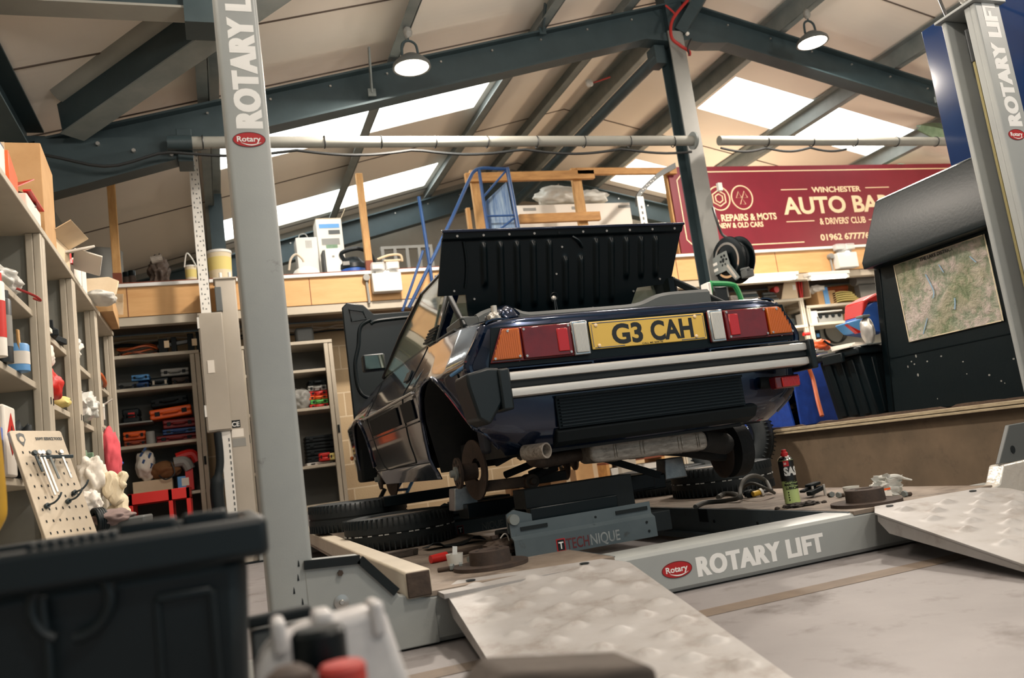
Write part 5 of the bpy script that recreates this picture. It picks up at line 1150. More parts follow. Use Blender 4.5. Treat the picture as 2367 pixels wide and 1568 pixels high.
# white jerrycan with black cap
JY = .90
o = at(755, 1440, Y=JY)
t = thing('jerrycan', 'blurred white plastic jerrycan with ribbed black cap close to the camera', 'jerrycan', (o.x, JY, 0))
x0, x1 = at(584, 1470, Y=JY).x, at(918, 1450, Y=JY).x; zt = at(755, 1424, Y=JY).z
b = MB(); b.prism([(x0 - .02, .0), (x1 + .03, .0), (x1 + .012, .3), (x1 - .008, zt - .012), (x1 - .02, zt), (x0 + .05, zt - .006), (x0 + .012, zt - .018), (x0, zt - .04), (x0 - .012, .25)], (0, JY, 0), (1, 0, 0), (0, 0, 1), (0, .055, 0)); b.build('can_body', 'jerry_white', t, bevel=.012, bseg=4)
for px_, w in ((745, .01), (870, .007), (640, .007)):
    q = at(px_, 1405, Y=JY); b = MB(); b.box((q.x - w, JY - .008, zt - .03), (q.x + w, JY + .04, zt + .005)); b.build('can_lug', 'jerry_white', t, bevel=.005)
b = MB(); P = [[Vector((lerp(x0 + .04, x1 - .035, i / 8), JY - .004 - .012 * math.sin(i / 8 * PI) * k / 6, lerp(zt - .02, .25, k / 6))) for k in range(7)] for i in range(9)]; b.sheet(P, .004); b.build('can_face', 'jerry_white', t)
q = at(738, 1492, Y=.82)
MB().lathe([(0, .032), (.021, .032), (.025, .027), (.025, .0), (0, 0)], (q.x, .82, q.z - .016), seg=32).build('black_cap', 'black_gloss', t)
MB().lathe([(0, 0), (.027, 0), (.027, -.01), (.023, -.018), (.028, -.026), (.044, -.33), (0, -.33)], (q.x, .82, q.z - .018), seg=32).build('can_neck', 'jerry_white', t)
q = at(792, 1560, Y=.76)
t = thing('red_cap_bottle', 'blurred bottle top with red cap at the bottom edge, right of the black cap', 'bottle', (q.x, .76, 0))
mat('red_worn', rgb(176, 52, 44), .6, c2=rgb(150, 44, 40), scale=30)
MB().lathe([(0, .010), (.017, .010), (.0205, .006), (.0205, -.007), (0, -.007)], (q.x, .76, q.z), seg=30).build('red_cap', 'red_worn', t)
MB().lathe([(.017, -.007), (.019, -.03), (.03, -.06), (.03, -q.z + .001), (0, -q.z + .001)], (q.x, .76, q.z), seg=30).build('bottle_body', 'cream_metal', t)
q = at(668, 1566, Y=.76); t = thing('beige_bottle', 'blurred brown bottle top at the bottom edge below the black cap', 'bottle', (q.x, .76, 0))
MB().lathe([(0, .010), (.010, .009), (.019, .003), (.022, -.02), (.022, -q.z + .001), (0, -q.z + .001)], (q.x, .76, q.z), seg=30).build('bottle_body', 'rust', t)
t = thing('tool_box', 'dark rubber edged case behind the white jerrycan', 'case', at(640, 1500, Y=1.35).xy.to_3d()); a = at(578, 1440, Y=1.35); c = at(712, 1412, Y=1.35)
b = MB(); b.box((a.x, 1.35, 0), (c.x, 1.5, a.z - .012)); b.build('case_body', 'grey_dark', t, bevel=.006)
b = MB(); b.bar((a.x - .005, 1.35, a.z), (c.x + .005, 1.35, c.z), .03, .016); b.build('case_edge', 'black_matte', t, bevel=.005)
# blurred dark timber end at the bottom
a = at(1085, 1562, Y=.85); c = at(1488, 1530, Y=.85)
t = thing('timber_beam', 'blurred dark timber end at the bottom edge in front of the left ramp', 'timber', ((a.x + c.x) / 2, .9, 0))
b = MB(); b.prism([(a.x, a.z - .02), (a.x + .03, a.z + .002), (c.x - .01, c.z + .003), (c.x, c.z - .002), (c.x, c.z - .08), (a.x, a.z - .1)], (0, .82, 0), (1, 0, 0), (0, 0, 1), (0, .09, 0)); b.build('beam_end', 'wood_old', t, bevel=.006)
b = MB(); b.box((a.x + .02, .83, 0), (a.x + .07, .9, a.z - .06)); b.build('beam_foot', 'wood_old', t)
b = MB(); b.box((c.x - .07, .83, 0), (c.x - .02, .9, c.z - .06)); b.build('beam_foot', 'wood_old', t)
# yellow hoop barrier
q0 = at(-48, 800, Y=2.1); q1 = at(-6, 1190, Y=2.1)
t = thing('hoop_barrier', 'yellow painted steel hoop at the left picture edge', 'barrier', (q1.x - .2, 2.1, 0))
b = MB(); b.tube(curve([(q0.x - .01, 2.1, 1.3), (q0.x, 2.1, 1.0), (q1.x - .002, 2.1, .62), (q1.x - .01, 2.1, .545), (q1.x - .05, 2.1, .51), (q1.x - .1, 2.1, .5), (q1.x - .16, 2.1, .5)], 6), .021, 16); b.build('hoop_tube', 'yellow_paint', t)
b = MB(); b.cyl((q1.x - .13, 2.1, 0), (q1.x - .13, 2.1, .5), .02); b.build('hoop_foot', 'yellow_paint', t)
# ================================================================== left wall: steel shelf cupboards without doors
SX = -.66
def cupboard(x0, x1, y0, y1, z0, z1, shelves, name, label, face, group, back='cream_inner', fr=.045):
    """open cupboard; face 'X' opens to +X, face 'Y' opens to -Y"""
    t = thing(name, label, 'shelf cupboard', ((x0 + x1) / 2, (y0 + y1) / 2, z0), group)
    th = .012
    if face == 'X':
        for y in (y0, y1 - th):
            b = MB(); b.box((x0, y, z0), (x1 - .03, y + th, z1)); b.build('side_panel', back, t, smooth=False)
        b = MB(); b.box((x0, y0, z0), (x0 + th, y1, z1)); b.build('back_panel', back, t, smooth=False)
        for y in (y0, y1 - fr):
            b = MB(); b.box((x1 - .03, y, z0), (x1, y + fr, z1 - .03)); b.box((x1 - .06, y + (fr - .012 if y == y0 else 0), z0), (x1 - .03, y + (fr if y == y0 else .012), z1 - .03)); b.build('upright', 'cream_metal', t, bevel=.004)
            b = MB(); b.box((x1, y + .02, (z0 + z1) / 2 + .12), (x1 + .003, y + .025, (z0 + z1) / 2 + .15)); b.build('latch_slot', 'black_matte', t, smooth=False)
        b = MB(); b.box((x0, y0, z1 - .03), (x1 + .006, y1, z1)); b.build('top_panel', 'cream_metal', t, bevel=.004)
        for z in shelves:
            b = MB(); b.box((x0 + th, y0 + th, z - .028), (x1 - .045, y1 - th, z)); b.build('shelf', 'cream_metal', t, bevel=.003)
    else:
        for x in (x0, x1 - th):
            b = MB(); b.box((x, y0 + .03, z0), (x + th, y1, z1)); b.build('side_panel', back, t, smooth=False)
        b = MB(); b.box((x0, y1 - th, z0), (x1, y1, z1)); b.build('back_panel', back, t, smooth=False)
        for x in (x0, x1 - fr):
            b = MB(); b.box((x, y0, z0), (x + fr * .48, y0 + .03, z1 - .03)); b.box((x + fr * .54, y0 + .004, z0), (x + fr, y0 + .03, z1 - .03)); b.build('upright', 'cream_metal', t, bevel=.004)
            b = MB(); b.box((x + fr * .6, y0 - .003, (z0 + z1) / 2 - .1), (x + fr * .85, y0, (z0 + z1) / 2 - .03)); b.build('latch_slot', 'black_matte', t, smooth=False)
        b = MB(); b.box((x0, y0 - .006, z1 - .03), (x1, y1, z1)); b.build('top_panel', 'cream_metal', t, bevel=.004)
        for z in shelves:
            b = MB(); b.box((x0 + th, y0 + .02, z - .026), (x1 - th, y1 - th, z)); b.build('shelf', 'cream_metal', t, bevel=.003)
        b = MB(); b.box((x0, y0 + .01, z0), (x1, y0 + .03, z0 + .05)); b.build('plinth', 'cream_metal', t, smooth=False)
    return t
LS = 'shelf cupboards along the left wall'
UN = [(2.9, 3.955, (1.42, 1.11, .70, .3)), (3.965, 4.75, (1.38, 1.06, .66, .3)), (4.76, 5.55, (1.37, 1.05, .68, .3)), (5.56, 6.4, (1.36, 1.1, .80, .4))]
for (y0, y1, sh), l in zip(UN, ('first cream shelf cupboard at the left edge holding spray cans and a paint tin', 'second cream shelf cupboard from the left with a red and white bag', 'third cream shelf cupboard from the left with a green caddy inside', 'fourth cream shelf cupboard, at the corner with the back cupboards')):
    cupboard(-1.12, SX, y0, y1, 0, 1.79, sh, 'shelf_cupboard', l, 'X', LS)
cupboard(-1.12, SX, 2.05, 2.89, 0, 1.79, (1.42, 1.11, .70, .3), 'shelf_cupboard', 'nearest cream shelf cupboard, mostly outside the left picture edge', 'X', LS)
# -------- generic small things
def carton(c, sz, rot, m, label, flaps=0, name='cardboard_box', group=None, tape=True, open_top=False):
    """cardboard box standing on c"""
    t = thing(name, label, 'cardboard box', c, group, (0, 0, rot)); w, d, h = sz
    b = MB()
    if open_top:
        k = .006
        b.box((-w / 2, -d / 2, 0), (w / 2, d / 2, k)); b.box((-w / 2, -d / 2, 0), (w / 2, -d / 2 + k, h)); b.box((-w / 2, d / 2 - k, 0), (w / 2, d / 2, h)); b.box((-w / 2, -d / 2, 0), (-w / 2 + k, d / 2, h)); b.box((w / 2 - k, -d / 2, 0), (w / 2, d / 2, h))
    else: b.box((-w / 2, -d / 2, 0), (w / 2, d / 2, h))
    b.build('carton', m, t, bevel=.003, local=True)
    if flaps:
        for s in (-1, 1):
            b = MB(); b.bar((s * w / 2, 0, h), (s * (w / 2 + flaps * .8), 0, h + flaps * .45), d * .96, .004, up=(0, 0, 1)); b.build('flap', m, t, local=True, smooth=False)
        b = MB(); b.bar((0, -d / 2, h), (0, -d / 2 - flaps * .6, h - flaps * .4), w * .96, .004); b.build('flap', m, t, local=True, smooth=False)
    if tape:
        b = MB(); b.box((-.02 * w / .2, -d / 2 - .001, h * .6), (.02 * w / .2, d / 2 + .001, h + .001)); b.build('tape', 'cardboard_pale', t, local=True, smooth=False)
    return t
def blobthing(name, label, cat, c, rad, m, seed, amp=.3, fr=2.2, group=None, part='cloth_body', sub=3, flat=None):
    t = thing(name, label, cat, (c[0], c[1], c[2] - rad[2]), group); b = MB(); b.blob(c, rad, seed, amp, fr, sub, flat if flat is not None else -rad[2]); b.build(part, m, t, angle=100); return t
def can(c, r_, h, m, label, band=None, lid='grey_plastic', name='spray_can', cat='can', group=None):
    t = thing(name, label, cat, c, group)
    MB().lathe([(0, 0), (r_, 0), (r_, h), (r_ * .9, h + r_ * .15), (0, h + r_ * .15)], c).build('can_body', m, t)
    if band: MB().lathe([(r_ + .0008, h * .25), (r_ + .0008, h * .75)], c).build('label_band', band, t)
    if lid: MB().lathe([(r_ * .8, h + .002), (r_ * .8, h + r_ * 1.1), (0, h + r_ * 1.15)], c).build('cap', lid, t)
    return t
def case(c, sz, rot, m, label, latch='black_matte', name='tool_case', group=None, handle=True):
    """power tool case lying or standing: two shells, handle, latches; front towards -Y"""
    t = thing(name, label, 'tool case', c, group, (0, 0, rot)); w, d, h = sz
    b = MB(); b.box((-w / 2, -d / 2, 0), (w / 2, d / 2, h * .49)); b.build('case_shell', m, t, bevel=min(.012, h * .15), bseg=2, local=True)
    b = MB(); b.box((-w / 2, -d / 2, h * .51), (w / 2, d / 2, h)); b.build('case_shell', m, t, bevel=min(.012, h * .15), bseg=2, local=True)
    if handle:
        b = MB(); b.tube(curve([(-w * .16, -d / 2, h * .5), (-w * .14, -d / 2 - .03, h * .5), (w * .14, -d / 2 - .03, h * .5), (w * .16, -d / 2, h * .5)], 4), .009, 8); b.build('handle', m, t, local=True)
    for s in (-1, 1):
        b = MB(); b.box((s * w * .32 - w * .06, -d / 2 - .008, h * .3), (s * w * .32 + w * .06, -d / 2, h * .72)); b.build('latch', latch, t, bevel=.002, local=True)
    return t
# -------- in and on the left cupboards
def on(x, y, z): return Vector((x, y, z + .001))
def lz(u, v, X): return at(u, v, X=X)
# top of cupboards
carton(on(-.84, 4.2, 1.79), (.35, .4, .42), .05, 'cardboard', 'tall brown carton on top of the left cupboards, arrow printed on its side', group='clutter on top of the left cupboards')
t = COL.objects[-1]
q = at(100, 455, X=-.72)
b = MB(); b.prism([(0, .05), (.02, .05), (.02, 0), (.045, 0), (.045, .05), (.065, .05), (.0325, .085)], (-.665, 4.12, 1.84), (0, 1, 0), (0, 0, 1), (.001, 0, 0)); ar = b.build('printed_arrow', 'grey_dark', None, smooth=False)
ar.parent = bpy.data.objects['cardboard_box.003'] if 'cardboard_box.003' in bpy.data.objects else None
bx_ = ar.parent
ar.matrix_parent_inverse = (Matrix.Translation(bx_.location) @ bx_.rotation_euler.to_matrix().to_4x4()).inverted()
carton(on(-.74, 3.55, 1.79), (.12, .3, .14), .1, 'orange', 'orange and white packet left on the cupboard edge', name='packet', tape=True)
t = thing('plastic_bag', 'blue printed paper packet at the left edge on top of the cupboards', 'packet', on(-.78, 3.36, 1.79)); b = MB(); b.box((-.86, 3.3, 1.791), (-.68, 3.42, 1.95)); b.build('packet_body', 'blue_steel', t, bevel=.01); b = MB(); b.box((-.679, 3.31, 1.83), (-.678, 3.41, 1.93)); b.build('packet_label', 'paper_white', t, smooth=False)
t = thing('open_parcel', 'torn white parcel with red trim and a dark machine part inside, on the cupboard edge', 'parcel', on(-.74, 3.8, 1.79))
b = MB(); b.box((-.82, 3.68, 1.791), (-.66, 3.95, 1.86)); b.build('parcel_box', 'paper_white', t, bevel=.006)
b = MB(); b.bar((-.66, 3.68, 1.87), (-.66, 3.95, 1.87), .006, .03, up=(1, 0, 0)); b.bar((-.78, 3.7, 1.865), (-.70, 3.85, 1.97), .1, .004); b.build('flap', 'red', t, smooth=False)
b = MB(); b.lathe([(.015, 0), (.05, 0), (.05, .04), (.03, .05), (.015, .05)], (-.72, 3.84, 1.86), (.6, -.3, .5), 20, close=True); b.build('machine_part', 'black_plastic', t)
carton(on(-.76, 4.55, 1.79), (.16, .34, .12), -.1, 'cardboard_pale', 'pale carton with raised flaps on the second cupboard', flaps=.12, group='clutter on top of the left cupboards', tape=False)
def paper(pts, m, name, label, cat, th=.002, Y=None, X=None):
    P = [[at(u, v, X=x) for u, v, x in row] for row in pts]; b = MB(); b.sheet(P, th); return tag(b.build(name, m), label, cat)
t = thing('padded_envelope', 'white padded envelope jutting out from the second cupboard top', 'envelope', on(-.7, 4.75, 1.79))
q = at(175, 550, X=-.62); b = MB(); b.cbox((-.70, 4.72, 1.90), (.28, .2, .012), (.2, -.25, .3)); b.cbox((-.6, 4.85, 1.88), (.14, .2, .01), (-.3, .35, .1)); b.build('envelope_sheet', 'paper_white', t, bevel=.003)
b = MB(); b.box((-.76, 4.66, 1.791), (-.7, 4.76, 1.89)); b.build('envelope_edge', 'paper_white', t)
can(on(-.71, 4.9, 1.79), .035, .12, 'red', 'small red and white tub on the third cupboard top', 'paper_white', 'red', 'tub', 'tub')
can(on(-.70, 5.05, 1.79), .04, .16, 'paper_white', 'white cardboard tube standing on the third cupboard top', None, None, 'paper_tube', 'tube')
carton(on(-.73, 5.25, 1.79), (.12, .16, .17), 0, 'paper_white', 'white carton on the third cupboard top', tape=False)
carton(on(-.74, 6.0, 1.79), (.3, .6, .12), .05, 'cardboard', 'wide brown carton lying on the corner cupboard top', name='cardboard_box', tape=False)
t = thing('padded_envelope', 'long pale padded envelope lying across the wide carton', 'envelope', (-.62, 5.9, 1.912))
b = MB(); b.prism([(-.2, 0), (.12, .0), (.14, .1), (.08, .13), (-.2, .1)], (-.68, 5.74, 1.912), (1, 0.25, 0), (0, .3, 1), (0, .02, 0)); b.build('envelope_sheet', 'cardboard_pale', t, bevel=.005)
t = thing('clear_bag', 'clear plastic wrapped roll on the carton end of the cupboard row', 'bag', (-.6, 5.4, 1.792)); b = MB(); b.blob((-.62, 5.5, 1.83), (.09, .16, .038), 5, .15, 2, 3, -.038); b.build('bag_body', 'poly_white', t)
t = thing('paper_scrap', 'crumpled brown paper hanging below the cupboard corner', 'paper', (-.5, 6.2, 1.7)); P = [[at(lerp(228, 285, j / 5) + 4 * noise.noise(Vector((i, j, 1))), lerp(680, 740, i / 5) - (12 if j > 3 else 0) * i / 5, Y=6.32 - .004 * j + .02 * noise.noise(Vector((i * .7, j * .7, 3)))) for j in range(6)] for i in range(6)]
b = MB(); b.sheet(P, .003); b.build('paper_sheet', 'cardboard_pale', t)
# first cupboard
t = thing('plastic_bag', 'clear bag of parts on the upper shelf of the first cupboard', 'bag', on(-.76, 3.6, 1.42)); b = MB(); b.blob((-.76, 3.62, 1.475), (.07, .16, .055), 3, .35, 2.5, 3, -.054); b.build('bag_body', 'poly_white', t, angle=80)
b = MB(); b.tube(curve([(-.7, 3.6, 1.44), (-.64, 3.62, 1.41), (-.63, 3.66, 1.40), (-.66, 3.7, 1.42)], 5), .005, 6); b.build('bag_tie', 'cable_red', t)
can(on(-.70, 3.24, 1.11), .033, .26, 'paper_white', 'red and white aerosol can at the left edge of the first cupboard', 'red', 'red', group='spray cans in the first cupboard')
can(on(-.71, 3.38, 1.11), .033, .23, 'black_plastic', 'black patterned aerosol can in the first cupboard', 'grey_plastic', 'black_plastic', group='spray cans in the first cupboard')
t = can(on(-.71, 3.60, 1.11), .043, .1, 'blue_light', 'pale blue paint tin with brushes in it', 'paper_white', None, 'paint_tin', 'tin')
for dx, dy, r2, m in ((0, .02, .2, 'black_plastic'), (.015, -.02, -.12, 'timber')):
    c = Vector((-.71 + dx, 3.60 + dy, 1.14)); b = MB(); b.bar(c, c + Vector((.02 * r2, .1 * r2, .13)), .03, .008, up=(1, 0, 0)); tag(b.build('paint_brush', m, bevel=.002), 'brush with %s handle in the blue paint tin' % ('black' if m == 'black_plastic' else 'wooden'), 'brush', 'brushes in the tin')
t = thing('solvent_can', 'white square can with red diamond sign on the lower shelf', 'can', on(-.74, 3.28, .70)); b = MB(); b.box((-.83, 3.26, .701), (-.69, 3.42, .95)); b.build('can_body', 'paper_white', t, bevel=.008)
b = MB(); b.prism([(.06, 0), (0, .075), (-.06, 0), (0, -.075)], (-.689, 3.345, .85), (0, 1, 0), (0, 0, 1), (.001, 0, 0)); b.build('warning_diamond', 'red', t, smooth=False)
b = MB(); b.prism([(.02, -.01), (0, .03), (-.02, -.01)], (-.6875, 3.345, .85), (0, 1, 0), (0, 0, 1), (.001, 0, 0)); b.build('warning_flame', 'black_matte', t, smooth=False)
can(on(-.725, 3.22, .70), .035, .16, 'blue', 'small blue can before the white solvent can', 'blue_steel', 'brushed', 'oil_can', 'can')
b = MB(); b.blob((-.72, 3.52, .80), (.07, .12, .1), 7, .5, 3, 3, -.099); tag(b.build('cable_tangle', 'black_matte'), 'dark tangle of parts right of the solvent can', 'tangle')
# second cupboard
for y, z, r2 in ((4.35, .02, .3), (4.5, .02, -.2)):
    c = on(-.74, y, 1.38); m4 = Matrix.Translation(c) @ Matrix.Rotation(r2, 4, 'Z'); b = MB(); b.box((-.03, -.07, 0), (.05, .07, .03), 0, m4); b.box((-.02, -.07, .03), (.03, .03, .075), 0, m4); tag(b.build('brake_pad', 'black_matte', bevel=.004), 'black brake pad box at the %s of the upper shelf in the second cupboard' % ('middle' if y < 4.4 else 'right'), 'pad')
b = MB(); b.box((-.72, 4.15, 1.382), (-.69, 4.25, 1.4)); tag(b.build('paper_label', 'paper_white'), 'small white paper on the second cupboard upper shelf', 'paper')
blobthing('cloth_bag', 'white cloth bag on top of the red bag in the second cupboard', 'bag', (-.74, 4.2, 1.275), (.06, .12, .065), 'white_cloth', 4, .2)
blobthing('red_bag', 'red bag under a white bag in the second cupboard', 'bag', (-.73, 4.25, 1.14), (.07, .14, .075), 'red', 8, .2)
b = MB(); b.blob((-.72, 4.5, 1.09), (.05, .05, .03), 3, .3, 3, 2, -.029); tag(b.build('yellow_cloth', 'yellow_pale'), 'yellow cloth right of the red bag', 'cloth')
b = MB(); b.blob((-.74, 4.2, .7), (.07, .16, .04), 13, .4, 3, 3, -.039); tag(b.build('yellow_tool', 'yellow'), 'yellow and red tool lying behind the top of the pegboard', 'tool')
b = MB(); b.blob((-.72, 4.02, .71), (.04, .06, .05), 14, .4, 3, 3, -.049); tag(b.build('red_tool', 'red'), 'red tool behind the pegboard top, left of the yellow one', 'tool')
# third cupboard
blobthing('paper_ball', 'white crumpled paper on the upper shelf of the third cupboard', 'paper', (-.73, 4.95, 1.43), (.06, .1, .06), 'paper_white', 5, .5)
can(on(-.73, 4.87, 1.05), .04, .13, 'orange', 'orange and white bottle in the third cupboard', 'paper_white', 'orange', 'bottle', 'bottle')
t = thing('plastic_bag', 'clear plastic bag hanging over the shelf edge in the third cupboard', 'bag', on(-.7, 5.1, 1.05)); b = MB(); b.blob((-.69, 5.12, 1.13), (.06, .14, .08), 15, .4, 2.6, 3, -.079); b.build('bag_body', 'poly_white', t)
t = thing('tool_caddy', 'green plastic caddy on the lower shelf of the third cupboard', 'caddy', on(-.74, 5.1, .68)); b = MB(); b.box((-.82, 4.98, .681), (-.68, 5.0, .88)); b.box((-.82, 5.22, .681), (-.68, 5.24, .88)); b.box((-.82, 5.0, .681), (-.80, 5.22, .8)); b.box((-.70, 5.0, .681), (-.68, 5.22, .75)); b.box((-.82, 5.0, .681), (-.68, 5.22, .69)); b.build('caddy_body', 'green_dull', t, bevel=.004)
b = MB(); b.cyl((-.75, 4.99, .87), (-.75, 5.23, .87), .012); b.build('handle', 'green_dull', t)
carton(on(-.7, 4.86, .68), (.09, .1, .06), 0, 'cream_cloth', 'small cream box left of the green caddy', tape=False)
# fourth cupboard
b = MB(); b.tube(curve([(-.74, 5.7, 1.37), (-.7, 5.85, 1.42), (-.68, 5.95, 1.38), (-.7, 6.1, 1.37)], 6), .012, 8); tag(b.build('orange_hose', 'cable_orange'), 'piece of orange hose on the upper shelf of the corner cupboard', 'hose')
carton(on(-.72, 5.72, 1.1), (.1, .12, .1), .2, 'paper_white', 'white carton with open flap in the corner cupboard', flaps=.06, tape=False)
case(on(-.74, 5.9, .8), (.18, .2, .07), 1.57, 'blue', 'blue case in the corner cupboard')
blobthing('pink_cloth', 'pink cloth hanging over the shelf edge of the corner cupboard', 'cloth', at(255, 1056, Y=5.6), (.06, .1, .17), 'pink_cloth', 6, .2)
# -------- pegboard stand, rags
t = thing('pegboard', 'cream perforated display board with hooks and tools, leaning at the cupboards', 'pegboard', (-.46, 3.2, 0))
TLp, TRp = at(55, 997, Y=3.26), at(172, 1000, Y=3.42); BLp, BRp = at(104, 1240, Y=3.12), at(219, 1222, Y=3.28)
ex = ((TRp - TLp) + (BRp - BLp)).normalized(); ez = ((TLp - BLp) + (TRp - BRp)).normalized(); ez = (ez - ex * ez.dot(ex)).normalized(); en = ex.cross(ez)
if en.y > 0: en = -en
Wp = (TRp - TLp).length; k0 = -BLp.z / ez.z; O = BLp + ez * k0; Hp = (TLp - O).length
b = MB(); b.prism([(0, 0), (Wp, 0), (Wp, Hp - .006), (Wp - .006, Hp), (.006, Hp), (0, Hp - .006)], O, ex, ez, -en * .014); b.build('board', 'pegboard', t, bevel=.002)
def pb(x, z, o=.001): return O + ex * x + ez * z + en * o
b = MB()
for i in range(9):
    for j in range(7):
        x, z = .024 + j * (Wp - .048) / 6, Hp - .085 - i * .043; b.prism([(-.0025, -.0045), (.0025, -.0045), (.0025, .0045), (-.0025, .0045)], pb(x, z, .0006), ex, ez, en * .0004)
b.build('peg_hole', 'black_matte', t, smooth=False)['kind'] = 'stuff'
text('board_lettering', 'SAVVY SERVICE TOOLS', 'grey_dark', pb(Wp * .44, Hp - .038, .0008), ex, ez, .016, t, bold=.02, width=Wp * .52)
for x, z, s in ((.035, Hp - .035, 1), (Wp * .62, Hp - .115, .8)):
    b = MB(); b.prism([(-.014 * s, .02 * s), (0, .025 * s), (.014 * s, .02 * s), (.015 * s, -.002), (0, -.027 * s), (-.015 * s, -.002)], pb(x, z, .0006), ex, ez, en * .001); cr = b.build('crest', 'grey_dark', t, smooth=False)
    b = MB(); b.prism(ellipse(0, 0, .009 * s, .011 * s, 16), pb(x, z, .0018), ex, ez, en * .0006); b.build('crest_centre', 'pegboard', t, smooth=False)
for x, z in ((.04, .1), (Wp * .62, .11), (Wp * .8, .14)):
    z = Hp - .37 + z - .02
    b = MB(); b.cyl(pb(x, z), pb(x, z, .012), .009, seg=10); b.tube(curve([pb(x, z, .012), pb(x, z - .005, .04), pb(x + .01, z + .005, .055), pb(x + .02, z + .02, .06)], 5), .0035, 6); b.build('hook', 'steel_dark', t)
b = MB(); b.bar(pb(.06, Hp - .115, .02), pb(Wp - .01, Hp - .115, .02), .012, .012); RK = tag(b.build('tool_rack', 'steel_dark', bevel=.002), 'small dark rack with hanging tools on the pegboard', 'rack')
for i, (x, L_, m) in enumerate(((.045, .07, 'steel_dark'), (.062, .16, 'brushed'), (.076, .15, 'brushed'), (.1, .1, 'steel_mid'), (.15, .1, 'brushed'))):
    b = MB(); b.bar(pb(x, Hp - .1, .024), pb(x + .01, Hp - .1 - L_, .02), .009, .004, up=en); b.cyl(pb(x, Hp - .1, .018), pb(x, Hp - .1, .03), .009, seg=10)
    tag(b.build('hand_tool', m, bevel=.001), ['shortest dark tool hanging leftmost on the pegboard', 'long bright flat tool second from left on the pegboard', 'long bright tool third from left on the pegboard', 'mid grey tool fourth on the pegboard rack', 'bright tool rightmost on the pegboard rack'][i], 'tool', 'tools on the pegboard')
# rags over a bin
t = thing('rag_bin', 'grey bin under the heap of rags beside the pegboard', 'bin', (-.3, 4.6, 0)); b = MB(); b.box((-.58, 4.3, 0), (-.36, 4.75, .50), .02); b.build('bin_body', 'grey_dark', t, bevel=.01)
blobthing('white_rag', 'white rag bundled right behind the pegboard', 'cloth', at(212, 1110, Y=4.55), (.07, .09, .11), 'white_cloth', 21, .35)
blobthing('white_rag', 'white paper rag lowest behind the pegboard', 'cloth', at(208, 1165, Y=4.45), (.055, .06, .06), 'paper_white', 22, .4)
t = thing('work_gloves', 'cream work gloves draped right of the white rags', 'gloves', at(262, 1200, Y=4.55))
for i, (u0, v0, u1, v1, r2) in enumerate(((245, 1098, 262, 1150, .035), (255, 1110, 280, 1165, .04), (262, 1150, 298, 1190, .035), (250, 1180, 310, 1203, .03), (276, 1098, 290, 1125, .022))):
    p, q = at(u0, v0, Y=4.55), at(u1, v1, Y=4.5); b = MB(); b.tube(curve([p, p.lerp(q, .35) + Vector((.012, 0, .01)), p.lerp(q, .7) + Vector((-.01, 0, 0)), q], 4), [r2 * k for k in (.55, .8, 1, 1.05, 1, .9, .85, .9, .9, .85, .8, .7, .4)], 10); b.build('glove_finger', 'cream_cloth', t)
blobthing('grey_rag', 'mauve grey rag lying before the cream gloves', 'cloth', at(262, 1197, Y=4.35), (.09, .09, .04), 'grey_cloth', 25, .25)
t = thing('hose_coil', 'coil of black corrugated hose between pegboard and grey rag', 'hose', at(222, 1205, Y=4.3)); c = at(222, 1205, Y=4.3)
for i in range(4): 
    b = MB(); b.torus(c + Vector((.008 * i, .01 * i, .0)), .05, .012, (1, .5, .1), 26, 8); b.build('hose_turn', 'black_plastic', t)
# ================================================================== cupboards along the back wall below the mezzanine
BG = 'shelf cupboards at the back wall'
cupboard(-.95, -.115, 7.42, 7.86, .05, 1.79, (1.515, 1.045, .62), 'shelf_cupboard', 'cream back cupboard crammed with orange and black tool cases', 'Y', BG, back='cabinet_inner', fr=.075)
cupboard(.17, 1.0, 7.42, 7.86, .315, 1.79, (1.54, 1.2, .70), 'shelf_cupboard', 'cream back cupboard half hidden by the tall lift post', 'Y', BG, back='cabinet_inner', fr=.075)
YC = 7.55
def cs(u0, u1, z, h, m, label, rot=0, d=.22, latch='black_matte', handle=True, Y=YC, dz=0):
    a, c = at(u0, 900, Y=Y).x, at(u1, 900, Y=Y).x
    return case((a / 2 + c / 2, Y + d / 2, z + dz), (abs(c - a), d, h), rot, m, label, latch, 'tool_case', 'tool cases in the back cupboard', handle)
# on top of the left one
t = thing('cable_coil', 'coil of brown and red cable on top of the cupboard with the tool cases', 'cable', (-.62, 7.6, 1.79))
for i in range(6):
    b = MB(); pts = []
    for k in range(28):
        a = 2 * PI * k / 28; pts.append((-.6 + (.13 + .015 * (i % 3)) * math.cos(a), 7.6 + .1 * math.sin(a) , 1.80 + .012 * i + .012 * math.sin(3 * a + i) + .05 * (i > 3) * max(0, math.sin(a))))
    b.tube(pts, .008, 6, closed=True); b.build('cable_turn', 'cable_orange' if i % 2 else 'rust', t)
t = thing('lever_clamp', 'row of grey black levelling clamps on top of the cupboard with the tool cases', 'clamp', (-.27, 7.55, 1.79))
b = MB(); b.bar((-.44, 7.55, 1.86), (-.12, 7.55, 1.9), .04, .03); b.build('clamp_bar', 'grey_dark', t, bevel=.003)
for x, w, z in ((-.43, .1, 0), (-.33, .06, .01), (-.2, .07, .03), (-.13, .06, .04)):
    b = MB(); b.box((x, 7.5, 1.792 + z * .2), (x + w * .7, 7.62, 1.92 + z)); b.build('clamp_jaw', 'black_matte', t, bevel=.004)
for x in (-.385, -.165):
    b = MB(); b.box((x, 7.49, 1.84), (x + .04, 7.5, 1.9)); b.build('clamp_label', 'sign_cream', t, smooth=False)
